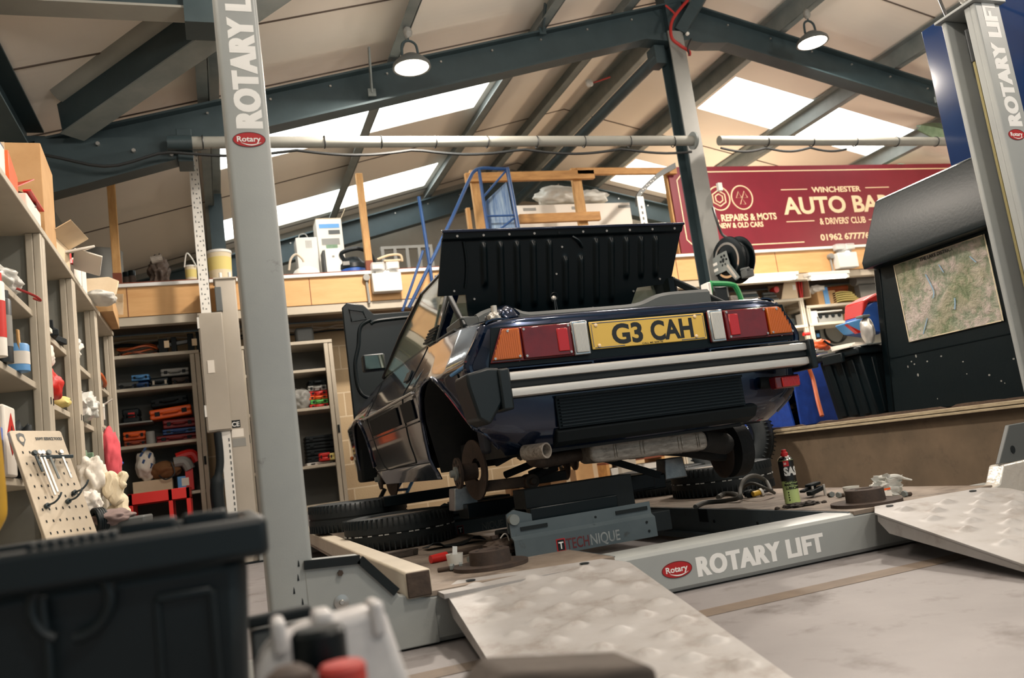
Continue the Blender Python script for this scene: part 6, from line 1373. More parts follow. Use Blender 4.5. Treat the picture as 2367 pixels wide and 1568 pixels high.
# wiring along the wall over the cupboards
for i, (z, x0, x1, m) in enumerate(((1.985, -1.1, .3, 'cable_white'), (1.955, -1.1, .3, 'cable_black'), (1.97, .4, 1.3, 'cable_white'), (1.985, .4, 1.5, 'cable_white'), (1.94, -1.1, 1.4, 'cable_black'))):
    b = MB(); b.tube([(lerp(x0, x1, k / 20), 7.86, z + .008 * math.sin(k * 1.3 + i)) for k in range(21)], .009, 6); tag(b.build('wall_cable', m), ['pale cable clipped to the back wall above the tool case cupboard', 'black cable below the pale one above the tool case cupboard', 'lower pale cable along the wall right of the tall lift post', 'upper pale cable along the wall right of the tall lift post', 'long lowest black cable along the back wall under the mezzanine'][i], 'cable', 'cables along the back wall')
# shelf 1 (z 1.515)
cs(272, 322, 1.515, .07, 'grey_dark', 'flat dark case at left on the top shelf of the back cupboard')
cs(305, 345, 1.515, .06, 'blue_steel', 'dark blue flat case in the middle of the top shelf', d=.2, dz=0)
cs(305, 347, 1.59, .05, 'blue_light', 'bright blue case lying on the dark blue one')
cs(348, 392, 1.515, .085, 'black_plastic', 'black case with pale latches on the top shelf', latch='cream_metal')
cs(374, 440, 1.605, .065, 'grey_plastic', 'grey flat case lying across the black one', d=.3)
cs(398, 440, 1.515, .075, 'rust', 'brown case at right on the top shelf')
# shelf 2 (z 1.045)
cs(276, 330, 1.045, .05, 'orange_dark', 'dull orange case lowest at left on the middle shelf', .05)
cs(275, 328, 1.10, .07, 'orange', 'bright orange case stacked on the dull orange one', .05)
cs(352, 445, 1.045, .06, 'red_dark', 'dark red case lowest at right on the middle shelf', .02)
cs(368, 446, 1.11, .045, 'blue_steel', 'blue case in the stack at right on the middle shelf', .0)
cs(370, 446, 1.16, .075, 'red_dark', 'brown red case under the slanted orange case', .0)
t = cs(342, 440, 1.255, .085, 'orange', 'big bright orange case leaning on top of the right stack', 0, d=.22); t.rotation_euler = (0, -.07, 0)
t = cs(346, 432, 1.36, .07, 'black_matte', 'black case on top of the big orange case', 0); t.rotation_euler = (0, -.07, 0)
b = MB(); b.box((-.80, 7.48, 1.228), (-.52, 7.84, 1.24)); tag(b.build('shelf_insert', 'grey_plastic', smooth=False), 'small extra shelf plate at left above the orange cases', 'shelf')
c_ = cs(278, 318, 1.241, .12, 'black_plastic', 'black case with red badge on the small shelf plate')
b = MB(); b.box((-.02, -.121, .045), (.03, -.118, .085)); b.build('badge', 'red', c_, local=True, smooth=False)
can((at(348, 1020, Y=7.5).x, 7.52, 1.046), .035, .1, 'grey_plastic', 'grey round tin on the middle shelf between the orange and red cases', None, None, 'metal_tin', 'tin')
# shelf 3 (z .62): carton with sander, machine, packets
t = carton((at(350, 1080, Y=7.5).x, 7.62, .62), (.3, .24, .13), 0, 'cardboard_pale', 'flat pale carton on the lower shelf of the back cupboard', tape=False, name='cardboard_box')
b = MB(); b.blob((-.60, 7.55, .88), (.075, .1, .13), 5, .2, 2, 3, -.2); pbg = tag(b.build('printed_bag', 'white_cloth'), 'white bag with dark print at left on the carton', 'bag')
for dx, dz, k in ((-.03, .07, 1), (.03, .05, 1.2), (-.02, -.0, 1.2), (.035, -.03, 1), (.0, .11, .8)): b = MB(); b.bar((-.60 + dx, 7.448 + abs(dx), .88 + dz), (-.58 + dx, 7.448 + abs(dx), .88 + dz + .035 * k), .018, .02, up=(0, 1, 0)); b.build('bag_print', 'blue_steel', pbg)
t = thing('belt_tool', 'brown cloth wrapped power tool with black cord on the carton', 'power tool', (-.45, 7.55, .751)); b = MB(); b.blob((-.46, 7.55, .82), (.13, .09, .07), 6, .2, 2, 3, -.068); b.build('tool_body', 'brown', t)
b = MB(); b.tube(curve([(-.5, 7.46, .78), (-.45, 7.45, .74), (-.38, 7.45, .78), (-.4, 7.47, .88)], 5), .006, 6); b.build('cord', 'cable_black', t)
t = thing('sanding_machine', 'red power tool with grey dust tube beside the brown tool', 'power tool', (-.28, 7.55, .63))
b = MB(); b.tube(curve([(-.38, 7.52, .87), (-.3, 7.52, .87), (-.26, 7.52, .8)], 5), .045, 10); b.build('dust_tube', 'grey_plastic', t)
b = MB(); b.tube(curve([(-.36, 7.55, .91), (-.24, 7.55, .93), (-.2, 7.55, .86)], 5), .04, 10); b.box((-.3, 7.5, .63), (-.24, 7.6, .84)); b.build('tool_body', 'red', t, bevel=.01)
t = carton((at(425, 1085, Y=7.5).x, 7.55, .65), (.12, .1, .1), .1, 'blue_light', 'light blue product box right of the red power tool', tape=False)
b = MB(); b.box((-.03, -.053, .02), (.035, -.051, .085)); b.build('box_print', 'paper_white', t, local=True, smooth=False)
# red trolley in front of it
t = thing('tool_trolley', 'red steel tool trolley standing in front of the back cupboard', 'trolley', (-.42, 7.2, 0))
tx0, tx1 = at(300, 1120, Y=7.2).x, at(440, 1120, Y=7.2).x
for z in (.56, .27):
    b = MB(); b.box((tx0, 7.0, z), (tx1, 7.38, z + .012)); b.box((tx0, 7.0, z), (tx1, 7.01, z + .09)); b.box((tx0, 7.37, z), (tx1, 7.38, z + .09)); b.box((tx0, 7.0, z), (tx0 + .01, 7.38, z + .09)); b.box((tx1 - .01, 7.0, z), (tx1, 7.38, z + .09)); b.build('tray', 'red', t, bevel=.003)
for x in (tx0, tx0 + .28, tx1 - .03):
    for y in (7.0, 7.355):
        b = MB(); b.box((x, y, .06), (x + .03, y + .025, .65)); b.build('leg', 'red', t, bevel=.003)
for x in (tx0 + .015, tx1 - .015):
    b = MB(); b.cyl((x - .012, 7.02, .03), (x + .012, 7.02, .03), .03); b.build('castor', 'rubber', t)
    b = MB(); b.cyl((x - .012, 7.36, .03), (x + .012, 7.36, .03), .03); b.build('castor', 'rubber', t)
t = thing('abrasive_roll', 'grey tape reel standing on the trolley tray', 'reel', (-.24, 7.15, .283)); MB().lathe([(.02, 0), (.085, 0), (.085, .02), (.08, .03), (.08, .09), (.085, .1), (.02, .1)], (-.24, 7.18, .283), close=True).build('reel_body', 'grey_plastic', t)
b = MB(); b.cyl((-.16, 7.15, .33), (-.08, 7.12, .35), .012); b.build('reel_handle', 'timber', t)
b = MB(); b.blob((-.48, 7.18, .33), (.11, .12, .05), 30, .5, 3, 3, -.046); tag(b.build('cable_heap', 'black_matte'), 'heap of dark cable on the lower trolley tray', 'cable')
# right back cupboard
def cs2(u0, u1, z, h, m, label, **k): return cs(u0, u1, z, h, m, label, **k)
cs2(678, 745, 1.54, .02, 'black_matte', 'flat black case on the top shelf of the half hidden cupboard')
c = MB(); c.blob((.70, 7.6, 1.29), (.1, .08, .1), 31, .35, 2.2, 3, -.088); tag(c.build('grey_bag', 'grey_plastic'), 'grey bag at left on the middle shelf of the half hidden cupboard', 'bag')
for i, (z, h, m, l) in enumerate(((1.2, .035, 'red', 'red plastic box lowest in the small stack'), (1.236, .04, 'green_bright', 'green plastic box in the small stack'), (1.277, .035, 'orange', 'orange plastic box in the small stack'), (1.313, .04, 'red', 'red plastic box above the orange one'), (1.354, .05, 'grey_plastic', 'grey case on the red box'), (1.405, .05, 'black_matte', 'black case topmost of the small stack'))):
    cs2(712 + (i % 2) * 3, 756, z, h, m, l + ' beside the tall lift post')
cs2(692, 770, .70, .025, 'white_plastic', 'white flat box on the lower shelf of the half hidden cupboard')
for i in range(4): cs2(694, 768, .726 + i * .06, .055, 'black_matte', ['lowest', 'second', 'third', 'topmost'][i] + ' black drawer case of the stack in the half hidden cupboard', Y=7.6, handle=False)
cs2(722, 748, .726, .07, 'red', 'red box in front of the black drawer cases', Y=7.46, d=.1, handle=False); cs2(745, 772, .726, .06, 'yellow_pale', 'pale yellow box in front of the black drawer cases', Y=7.46, d=.1, handle=False)
for z, m, l in ((1.2, 'paper_white', 'white box'), (.7, 'orange', 'orange tub'), (1.54, 'black_matte', 'dark box')):
    b = MB(); b.box((.27, 7.5, z + .001), (.40, 7.7, z + .12)); tag(b.build('shelf_box', m, bevel=.01), l + ' seen between the rear and front lift posts in the back cupboard', 'box')
b = MB(); b.box((.70, 7.5, 1.791), (.86, 7.62, 1.93)); tag(b.build('stone_block', 'grey_dark', bevel=.02), 'dark mottled block on top of the half hidden cupboard', 'block')
# slotted cable riser at the rear post
t = thing('slotted_angle', 'tall slotted steel strut rising above the grey control cabinet', 'slotted strut', (-.02, 6.9, 1.99))
b = MB(); b.box((-.065, 6.9, 1.99), (.015, 6.904, 3.9)); b.box((.011, 6.9, 1.99), (.015, 6.94, 3.9)); b.build('strut', 'white_plastic', t, smooth=False)
b = MB()
for i in range(46):
    z = 2.02 + i * .04
    for k, x in enumerate((-.05, -.03, -.005)):
        if (i + k) % 3 != 2: b.box((x, 6.8985, z), (x + (.006 if k != 1 else .012), 6.9, z + (.018 if k != 1 else .008)))
b.build('slot', 'grey_dark', t, smooth=False)['kind'] = 'stuff'
t = thing('cable_tray', 'perforated steel tray with bundled dark cloth below the control cabinet', 'cable tray', (-.02, 6.9, 0))
b = MB(); b.box((.0, 6.88, 0), (.075, 6.886, 1.04)); b.build('tray', 'white_plastic', t, smooth=False)
b = MB()
for i in range(20): b.box((.055, 6.878, .1 + i * .045), (.065, 6.88, .125 + i * .045))
b.build('slot', 'grey_dark', t, smooth=False)['kind'] = 'stuff'
b = MB(); b.tube(curve([(-.02, 6.86, 1.03), (-.02, 6.85, .8), (-.06, 6.84, .6), (-.05, 6.84, .35), (-.02, 6.84, .1), (-.0, 6.84, .01)], 6), [.03] * 10 + [.05] * 21, 12); tag(b.build('dark_cloth', 'black_matte'), 'black cloth hanging below the grey control cabinet', 'cloth')
b = MB(); b.prism([(-.16, .0), (.0, .0), (-.03, .36), (-.07, .40), (-.14, .34)], (0, 6.75, 0), (1, 0, 0), (0, 0, 1), (0, .08, 0)); tag(b.build('brown_sack', 'brown', bevel=.02), 'brown folded sack on the floor before the rear left post', 'sack')
# ================================================================== on the mezzanine
MZ = 2.351
mw = 'upright timber posts along the mezzanine edge'
def zpost(u, vt, vb, w, label, red=True, Y=7.3, m='timber'):
    a = at(u, vt, Y=Y); t = thing('timber_post', label, 'timber post', (a.x, Y, MZ), mw)
    b = MB(); b.box((a.x - w / 2, Y, MZ + (.11 if red else 0)), (a.x + w / 2, Y + .05, a.z)); b.build('post_shaft', m, t, bevel=.003)
    if red: b = MB(); b.box((a.x - w / 2 - .002, Y - .002, MZ), (a.x + w / 2 + .002, Y + .052, MZ + .11)); b.build('post_foot', 'timber_end', t, smooth=False)
zpost(254, 405, 650, .062, 'upright timber post at the far left of the mezzanine edge')
zpost(830, 400, 620, .062, 'upright timber post on the mezzanine left of the blue ladder')
t = thing('white_drum', 'white drum in the dark corner behind the far left timber post', 'drum', (-.95, 8.0, MZ)); MB().lathe([(0, 0), (.22, 0), (.22, .46), (.23, .48), (0, .5)], (-.92, 8.0, MZ)).build('drum_body', 'grey_plastic', t)
def bx(u0, v0, u1, v1, Y, d, m, name, label, cat, group=None, bevel=.006, z0=None):
    """box whose front fills the pixel rectangle at depth Y"""
    a, c = at(u0, v1, Y=Y), at(u1, v0, Y=Y); zz = a.z if z0 is None else z0
    t = thing(name, label, cat, ((a.x + c.x) / 2, Y, zz), group); b = MB(); b.box((a.x, Y, zz), (c.x, Y + d, c.z)); b.build('body_shell', m, t, bevel=bevel); return t, a, c
for i, (u, h, r_, m, l) in enumerate(((292, .16, .03, 'black_gloss', 'dark bottle at left on the mezzanine edge'), (305, .17, .03, 'black_gloss', 'dark bottle right of the first one on the mezzanine'))):
    can((at(u, 640, Y=7.5).x, 7.5, MZ), r_, h, m, l, 'rust_dark', None, 'glass_bottle', 'bottle', 'dark bottles on the mezzanine')
t = thing('engine_part', 'oily metal machine part standing on the mezzanine edge', 'machine part', (at(368, 640, Y=7.5).x, 7.5, MZ)); x = t.location.x
b = MB(); b.blob((x, 7.5, MZ + .14), (.08, .07, .14), 41, .5, 2.5, 3, -.14); b.build('part_body', 'rust_dark', t); b = MB(); b.cyl((x - .05, 7.45, MZ + .24), (x + .04, 7.45, MZ + .26), .035); b.build('part_flange', 'alu_weather', t)
b = MB(); b.blob((at(345, 645, Y=7.45).x, 7.45, MZ + .02), (.045, .04, .02), 42, .3, 3, 2, -.02); tag(b.build('blue_rag', 'blue'), 'small blue item at the foot of the oily machine part', 'cloth')
b = MB(); b.blob((at(405, 640, Y=7.6).x, 7.6, MZ + .03), (.08, .06, .03), 43, .4, 3, 3, -.03); tag(b.build('scrap_part', 'grey_dark'), 'dark grey scrap right of the oily machine part', 'part')
def bucket(u0, u1, vt, label, band, band2, Y=7.45, handle=False):
    a = at(u0, 640, Y=Y).x; c = at(u1, 640, Y=Y).x; x, r_ = (a + c) / 2, (c - a) / 2; h = at((u0 + u1) / 2, vt, Y=Y).z - MZ
    t = thing('paint_bucket', label, 'bucket', (x, Y + r_, MZ), 'tubs on the mezzanine')
    MB().lathe([(0, 0), (r_ * .9, 0), (r_, h * .94), (0, h * .94)], (x, Y + r_, MZ)).build('bucket_body', 'cream_cloth', t)
    MB().lathe([(r_ * .93, h * .3), (r_ * .99, h * .8)], (x, Y + r_, MZ)).build('bucket_label', band, t)
    MB().lathe([(0, h), (r_ * 1.03, h), (r_ * 1.05, h * .93), (r_, h * .92)], (x, Y + r_, MZ)).build('bucket_lid', 'white_plastic', t)
    if handle: b = MB(); b.tube(curve([(x - r_, Y, MZ + h * .9), (x - r_ * .5, Y - .01, MZ + h * 1.5), (x + r_ * .2, Y - .01, MZ + h * 1.35), (x + r_, Y, MZ + h * .9)], 5), .006, 6); b.build('bucket_handle', 'white_plastic', t)
bucket(428, 456, 612, 'small white tub with yellow and blue label beside the slotted strut', 'yellow_pale', 'blue', handle=True)
bucket(482, 540, 575, 'large cream bucket with yellow label on the mezzanine beside the tall lift post', 'yellow_pale', 'white')
t = thing('dome_lamp', 'pearly white dome lamp lying on the mezzanine edge', 'dome', (at(708, 630, Y=7.5).x, 7.5, MZ)); x = t.location.x
MB().lathe([(0, .135), (.05, .128), (.1, .1), (.135, .05), (.145, .0), (0, 0)], (x, 7.5, MZ)).build('dome_shell', 'white_plastic', t)
b = MB(); b.torus((x, 7.5, MZ), .137, .004, (1, 0, 0), 30, 6, 0, 2 * PI); b.v = [q for q in b.v]; b.build('dome_seam', 'grey_plastic', t) if False else None
t, a, c = bx(688, 548, 732, 600, 7.75, .2, 'white_plastic', 'heater_box', 'white box shaped appliance with wire handle behind the dome', 'appliance', z0=MZ)
b = MB(); b.tube(curve([(a.x + .03, 7.8, c.z), (a.x + .05, 7.8, c.z + .045), (a.x + .1, 7.8, c.z + .045), (a.x + .12, 7.8, c.z)], 5), .006, 6); b.build('carry_handle', 'grey_plastic', t)
for i in range(5): b = MB(); b.box((lerp(a.x, c.x, .45) + i * .012, 7.748, lerp(a.z, c.z, .5)), (lerp(a.x, c.x, .45) + i * .012 + .005, 7.75, lerp(a.z, c.z, .85))); b.build('vent_slit', 'grey_plastic', t, smooth=False)
b = MB(); b.tube(curve([at(668, 625, Y=7.45), at(672, 600, Y=7.45), at(684, 588, Y=7.45), at(698, 598, Y=7.45), at(702, 606, Y=7.45)], 6), .01, 8); tag(b.build('white_tube', 'cable_white'), 'white bent tube leading over the pearly dome', 'tube')
t, a, c = bx(742, 505, 788, 628, 7.9, .25, 'paper_white', 'tall_carton', 'tall white printed carton with open lid on the mezzanine', 'cardboard box', z0=MZ)
b = MB(); b.box((a.x, 7.9, c.z), (c.x, 8.15, c.z + .006)); b.bar((c.x, 8.0, c.z), (c.x + .05, 8.0, c.z + .1), .2, .005); b.build('flap', 'cardboard_pale', t, smooth=False)
for (fx0, fx1, fz0, fz1, m) in ((.1, .9, .82, .9, 'blue_light'), (.15, .85, .5, .62, 'grey_plastic'), (.3, .75, .42, .5, 'green_dull'), (.45, .9, .70, .78, 'grey_dark')):
    b = MB(); b.box((lerp(a.x, c.x, fx0), 7.898, lerp(a.z, c.z, fz0)), (lerp(a.x, c.x, fx1), 7.9, lerp(a.z, c.z, fz1))); b.build('carton_print', m, t, smooth=False)
t, a, c = bx(756, 573, 788, 628, 7.6, .18, 'white_plastic', 'white_case', 'white appliance case with dark side before the tall carton', 'appliance', z0=MZ)
b = MB(); b.box((a.x - .02, 7.62, MZ), (a.x, 7.78, c.z - .01)); b.build('side_cover', 'black_plastic', t, bevel=.004)
b = MB(); b.box((lerp(a.x, c.x, .4), 7.598, lerp(a.z, c.z, .6)), (lerp(a.x, c.x, .55), 7.6, lerp(a.z, c.z, .68))); b.build('appliance_knob', 'grey_plastic', t)
x = at(818, 620, Y=7.6).x
t = thing('vacuum_cleaner', 'black and blue drum vacuum cleaner with hose on the mezzanine', 'vacuum cleaner', (x, 7.65, MZ))
MB().lathe([(0, 0), (.12, 0), (.13, .03), (.13, .11), (.12, .12), (0, .12)], (x, 7.65, MZ)).build('drum', 'blue', t)
MB().lathe([(.125, .11), (.135, .12), (.13, .16), (.09, .2), (.07, .23), (0, .24)], (x, 7.65, MZ)).build('motor_head', 'black_plastic', t)
b = MB(); b.tube(curve([(x - .08, 7.6, MZ + .2), (x - .1, 7.58, MZ + .27), (x + .05, 7.56, MZ + .3), (x + .16, 7.58, MZ + .25), (x + .2, 7.6, MZ + .16)], 6), .02, 10); b.build('hose', 'black_plastic', t)
b = MB(); b.cyl((x - .06, 7.525, MZ + .06), (x - .06, 7.515, MZ + .06), .022); b.build('hose_port', 'black_plastic', t)
b = MB(); b.box((x - .11, 7.51, MZ + .135), (x - .05, 7.53, MZ + .17)); b.build('badge', 'grey_plastic', t)
b = MB(); b.tube(curve([at(872, 600, Y=7.5), at(900, 590, Y=7.5), at(925, 590, Y=7.5), at(930, 605, Y=7.5)], 5), .012, 8); b.cbox(at(905, 605, Y=7.5), (.16, .1, .02)); b.box((at(905, 605, Y=7.5).x - .06, 7.46, MZ), (at(905, 605, Y=7.5).x + .06, 7.54, at(905, 605, Y=7.5).z - .005)); tag(b.build('folded_tarp', 'cardboard_pale', bevel=.006), 'pale bundle behind the emergency light on the mezzanine', 'bundle')
t = thing('metal_rack', 'low grey metal rack on the mezzanine left of the blue ladder rails', 'rack', (at(960, 600, Y=8.0).x, 8.0, MZ))
a, c = at(880, 570, Y=8.0), at(1000, 575, Y=8.0)
b = MB(); b.box((a.x, 8.0, a.z - .03), (c.x, 8.05, a.z)); b.build('rack_rail', 'grey_plastic', t)
for k in range(5): xx = lerp(a.x, c.x - .03, k / 4); b = MB(); b.box((xx, 8.0, MZ), (xx + .03, 8.03, a.z - .03)); b.build('rack_leg', 'grey_plastic', t)
b = MB(); b.box((a.x + .05, 8.06, MZ), (c.x - .05, 8.3, MZ + .22)); b.build('rack_panel', 'black_matte', t)
# emergency twin lights on the mezzanine front
def emergency(u, v, label):
    q = at(u, v, Y=7.19); t = thing('emergency_light', label, 'emergency light', (q.x, 7.15, q.z - .16), 'twin head emergency lights on the mezzanine front')
    b = MB(); b.box((q.x - .13, 7.1, q.z - .17), (q.x + .13, 7.197, q.z)); b.build('light_case', 'white_plastic', t, bevel=.008)
    b = MB(); b.box((q.x - .09, 7.13, q.z), (q.x + .09, 7.17, q.z + .03)); b.build('lamp_bracket', 'grey_plastic', t)
    for s in (-1, 1):
        b = MB(); b.box((q.x + s * .065 - .06, 7.1, q.z + .03), (q.x + s * .065 + .06, 7.17, q.z + .1)); lh = b.build('lamp_head', 'plastic_clear', t, bevel=.01)
        b = MB(); b.box((q.x + s * .065 - .045, 7.12, q.z + .045), (q.x + s * .065 + .045, 7.16, q.z + .085)); b.build('reflector', 'white_plastic', t)
        b = MB(); b.cyl((q.x + s * .012, 7.1, q.z - .0), (q.x + s * .012, 7.09, q.z), .01); b.build('indicator', 'tube_glow', t)
    b = MB(); b.cyl((q.x - .17, 7.196, q.z - .02), (q.x - .17, 7.15, q.z - .02), .03); b.cyl((q.x - .17, 7.18, q.z - .02), (q.x - .165, 7.18, q.z - .25), .012); b.build('conduit', 'grey_plastic', t)
emergency(889, 636, 'white emergency light box left of the blue ladder, twin lamps on top'); emergency(1945, 588, 'white emergency light box under the maroon sign, twin lamps on top')
# blue mobile steps
t = thing('platform_steps', 'blue tubular steel platform steps leaning behind the car', 'steps', (at(1040, 900, Y=6.95).x, 6.95, 0))
def rail(pts, r_=.016, m='blue_steel', nm='hand_rail', Y=6.95, n=6):
    b = MB(); b.tube(curve([at(u, v, Y=Y + (k[0] if k else 0)) for u, v, *k in pts], n), r_, 10); return b.build(nm, m, t)
rail([(945, 712), (985, 630), (1040, 515), (1085, 415), (1098, 395), (1115, 389), (1145, 390), (1174, 391)], m='blue_steel'); rail([(968, 455), (985, 560), (1004, 690), (1010, 760)]); rail([(978, 580), (955, 650), (930, 720)], .012)
rail([(1107, 392), (1116, 455), (1128, 535)], n=2); rail([(1172, 388), (1186, 460), (1199, 535)], .02, n=2); rail([(1172, 392), (1118, 455)], .01, n=2); rail([(1125, 500), (1188, 498)], .01, n=2); rail([(1150, 535), (1188, 505)], .01, n=2)
for (u0, v0, u1, v1) in ((1005, 640, 1050, 640), (1002, 660, 1050, 660), (975, 695, 990, 700)): rail([(u0, v0), (u1, v1)], .012, n=2)
rail([(895, 1168), (930, 1110), (945, 1085)], .014, nm='leg', n=3); rail([(930, 1165), (945, 1130), (960, 1100)], .014, nm='leg', m='blue_light', n=3); rail([(875, 1160), (890, 1130)], .018, nm='leg', m='black_matte', n=2)
for u0, u1, v in ((895, 930, 1165), (905, 945, 1135)): rail([(u0, v), (u1, v - 4)], .012, nm='tread', n=2)
b = MB(); o_ = at(1130, 530, Y=7.05); p_ = at(1193, 530, Y=7.05); b.prism([(o_.x, o_.z - .1), (p_.x, o_.z - .1), (p_.x - .03, at(1180, 420, Y=7.05).z), (o_.x - .02, at(1130, 470, Y=7.05).z)], (0, 7.05, 0), (1, 0, 0), (0, 0, 1), (0, .03, 0)); lab(b.build('side_board', 'blue_board', t, smooth=False), 'blue painted board with worn white grain')
# timber frame on the mezzanine
for u, vt, w, l in ((1098, 393, .11, 'thick timber post behind the blue steps rail'), (1330, 388, .10, 'timber post in the middle above the boot lid')):
    zpost(u, vt, 530, w, l, red=False, Y=7.4)
zpost(1082, 480, 530, .04, 'thin timber batten left of the thick timber post', red=False, Y=7.55)
def hbar(u0, v0, u1, v1, label, Y=7.375, w=.05, h=.09):
    a, c = at(u0, v0, Y=Y), at(u1, v1, Y=Y); b = MB(); b.bar(a, c, w, h); tag(b.build('timber_rail', 'timber_h', bevel=.003), label, 'timber rail', 'timber rails on the mezzanine')
hbar(1075, 412, 1372, 404, 'upper timber rail nailed across the two posts, left part'); hbar(1332, 397, 1562, 396, 'upper timber rail reaching right to the maroon sign', Y=7.375, h=.07); hbar(1200, 507, 1386, 500, 'lower timber rail in front of the wrapped boards'); 0
t = thing('wrapped_boards', 'stack of large pale wrapped boards standing behind the timber rails', 'boards', (at(1330, 500, Y=7.7).x, 7.7, MZ))
a, c = at(1195, 480, Y=7.7), at(1455, 468, Y=7.7)
for k in range(3): b = MB(); b.box((a.x + .05 * k, 7.7 + .06 * k, MZ), (c.x - .03 * k, 7.745 + .06 * k, c.z - .0 + .01 * k)); b.build('board', 'cardboard_pale' if k else 'paper_white', t, bevel=.004)
for k in range(3): xx = lerp(a.x, c.x, .05 + .42 * k); b = MB(); b.box((xx, 7.695, c.z - .06), (xx + .14, 7.7, c.z - .03)); b.build('board_tape', 'grey_plastic', t, smooth=False)
t = thing('plastic_sheeting', 'crumpled clear plastic sheeting lying on top of the wrapped boards', 'plastic sheet', (at(1310, 460, Y=7.75).x, 7.75, c.z + .02))
for u, v, rx, rz, sd in ((1290, 460, .26, .1, 51), (1365, 462, .2, .075, 52)): q = at(u, v, Y=7.78); b = MB(); b.blob((q.x, q.y, c.z + .025 + rz * .9), (rx, .12, rz), sd, .35, 2.2, 3, -rz * .9); b.build('sheet_fold', 'poly_white', t, angle=80)
# perforated grey arm and upright near the sign
t = thing('perforated_arm', 'grey perforated steel arm rising from an upright beside the maroon sign', 'bracket arm', (at(1480, 520, Y=7.25).x, 7.25, MZ))
pts = curve([at(1472, 470, Y=7.25), at(1476, 452, Y=7.25), at(1500, 425, Y=7.25), at(1530, 400, Y=7.25), at(1562, 382, Y=7.25)], 6)
b = MB(); b.sheet([[p + Vector((0, 0, .03)), p + Vector((0, .0, -.03))] for p in pts], .03); b.build('arm', 'grey_dark', t)
for i in range(8):
    k = 8 + i; p = pts[min(k, len(pts) - 1)]; b = MB(); b.cyl(p + Vector((0, -.002, -.008 + .012 * (i % 2))), p + Vector((0, .034, -.008 + .012 * (i % 2))), .006, seg=8); b.build('arm_hole', 'white_plastic', t)
a = at(1474, 455, Y=7.25); b = MB(); b.box((a.x - .015, 7.24, MZ), (a.x + .06, 7.246, a.z)); b.build('upright', 'white_plastic', t, smooth=False)
b = MB()
for i in range(9): b.box((a.x + .012, 7.238, MZ + .02 + i * .06), (a.x + .03, 7.24, MZ + .05 + i * .06))
b.build('slot', 'grey_dark', t, smooth=False)['kind'] = 'stuff'
# maroon sign
t = thing('banner_sign', 'long maroon sign with cream lettering on the mezzanine edge', 'sign', (6.6, 7.42, MZ))
x0, x1, z0_, z1_ = 4.72, 9.0, 2.40, 3.36
b = MB(); b.box((x0, 7.42, z0_), (x1, 7.44, z1_)); b.build('sign_panel', 'maroon', t, smooth=False)
b = MB(); b.box((x0 - .02, 7.44, MZ), (x0 + .03, 7.5, z1_ + .01)); b.build('sign_post', 'timber', t)
b = MB(); b.box((x1 - .1, 7.44, MZ), (x1 - .05, 7.5, z1_)); b.build('sign_post', 'timber', t)
sy = 7.4195
def line(p, q, w=.012):
    b = MB(); b.bar((p[0], sy, p[1]), (q[0], sy, q[1]), .001, w, up=(0, 0, 1) if abs(q[0] - p[0]) > 1e-3 else (1, 0, 0)); b.build('border_line', 'sign_cream', t, smooth=False)
def sp(u, v): q = at(u, v, Y=7.42); return (q.x, q.z)
k = .07
P_ = [(x0 + .09, z1_ - .06 - .09), (x0 + .18, z1_ - .06), (x1 - .1, z1_ - .06)]
line(P_[0], P_[1]); line(P_[1], P_[2]); line((x0 + .09, z1_ - .15), (x0 + .09, z0_ + .15)); line((x0 + .09, z0_ + .15), (x0 + .18, z0_ + .06)); line((x0 + .18, z0_ + .06), sp(1860, 563) and (sp(1860, 563)[0], z0_ + .06))
def st(txt, u0, u1, vb, size, bold=.03, sx=1):
    p, q = sp(u0, vb), sp(u1, vb); text('sign_lettering', txt, 'sign_cream', (p[0], sy, p[1]), (1, 0, 0), (0, 0, 1), size, t, bold=bold, width=q[0] - p[0])
st('WINCHESTER', 1877, 1991, 445, .09, .03); st('AUTO BARN', 1813, 2098, 495, .27, .03); st("& DRIVERS' CLUB", 1896, 2003, 519, .105, .02); st('01962 677776', 1898, 2012, 556, .1, .03)
st(', REPAIRS & MOTS', 1659, 1797, 512, .105, .03); st('NEW & OLD CARS', 1662, 1766, 528, .08, .03)
for u0, u1, v in ((1805, 1866, 439), (2000, 2055, 434), (1818, 1883, 513), (2008, 2060, 508)): line(sp(u0, v), (sp(u1, v)[0], sp(u0, v)[1]), .01)
for u, v in ((1662, 459), (1715, 457)):
    p = sp(u, v); c = Vector((p[0], sy, p[1])); b = MB(); b.torus(c, .135, .008, (0, 1, 0), 40, 6); b.build('icon_ring', 'sign_cream', t)
    if u < 1700:
        for R_ in (.09, .05):
            b = MB(); pts = [c + Vector((R_ * math.cos(a * PI / 3 + PI / 6), 0, R_ * math.sin(a * PI / 3 + PI / 6))) for a in range(6)]; b.tube(pts, .008, 6, closed=True); b.build('icon_nut', 'sign_cream', t)
    else:
        for dx, dz, fl in ((-.038, .03, 1), (.038, .03, 1), (0, -.045, 1)):
            b = MB(); pts = [c + Vector((dx + .036 * ex_, 0, dz + .04 * ez_)) for ex_, ez_ in ((-1, -.8), (1, -.8), (0, 1))]; b.tube(pts, .006, 6, closed=True); b.build('icon_triangle', 'sign_cream', t)
b = MB(); b.blob((at(1715, 383, Y=7.6).x, 7.6, 3.36), (.2, .08, .03), 61, .1); tag(b.build('pale_dish', 'white_plastic'), 'pale round edge showing above the maroon sign', 'dish')
b = MB(); b.blob((at(2075, 378, Y=7.6).x, 7.6, 3.37), (.22, .08, .05), 62, .4); tag(b.build('green_sheet_bundle', 'green_dull'), 'crumpled pale green sheet showing above the right part of the sign', 'sheet')
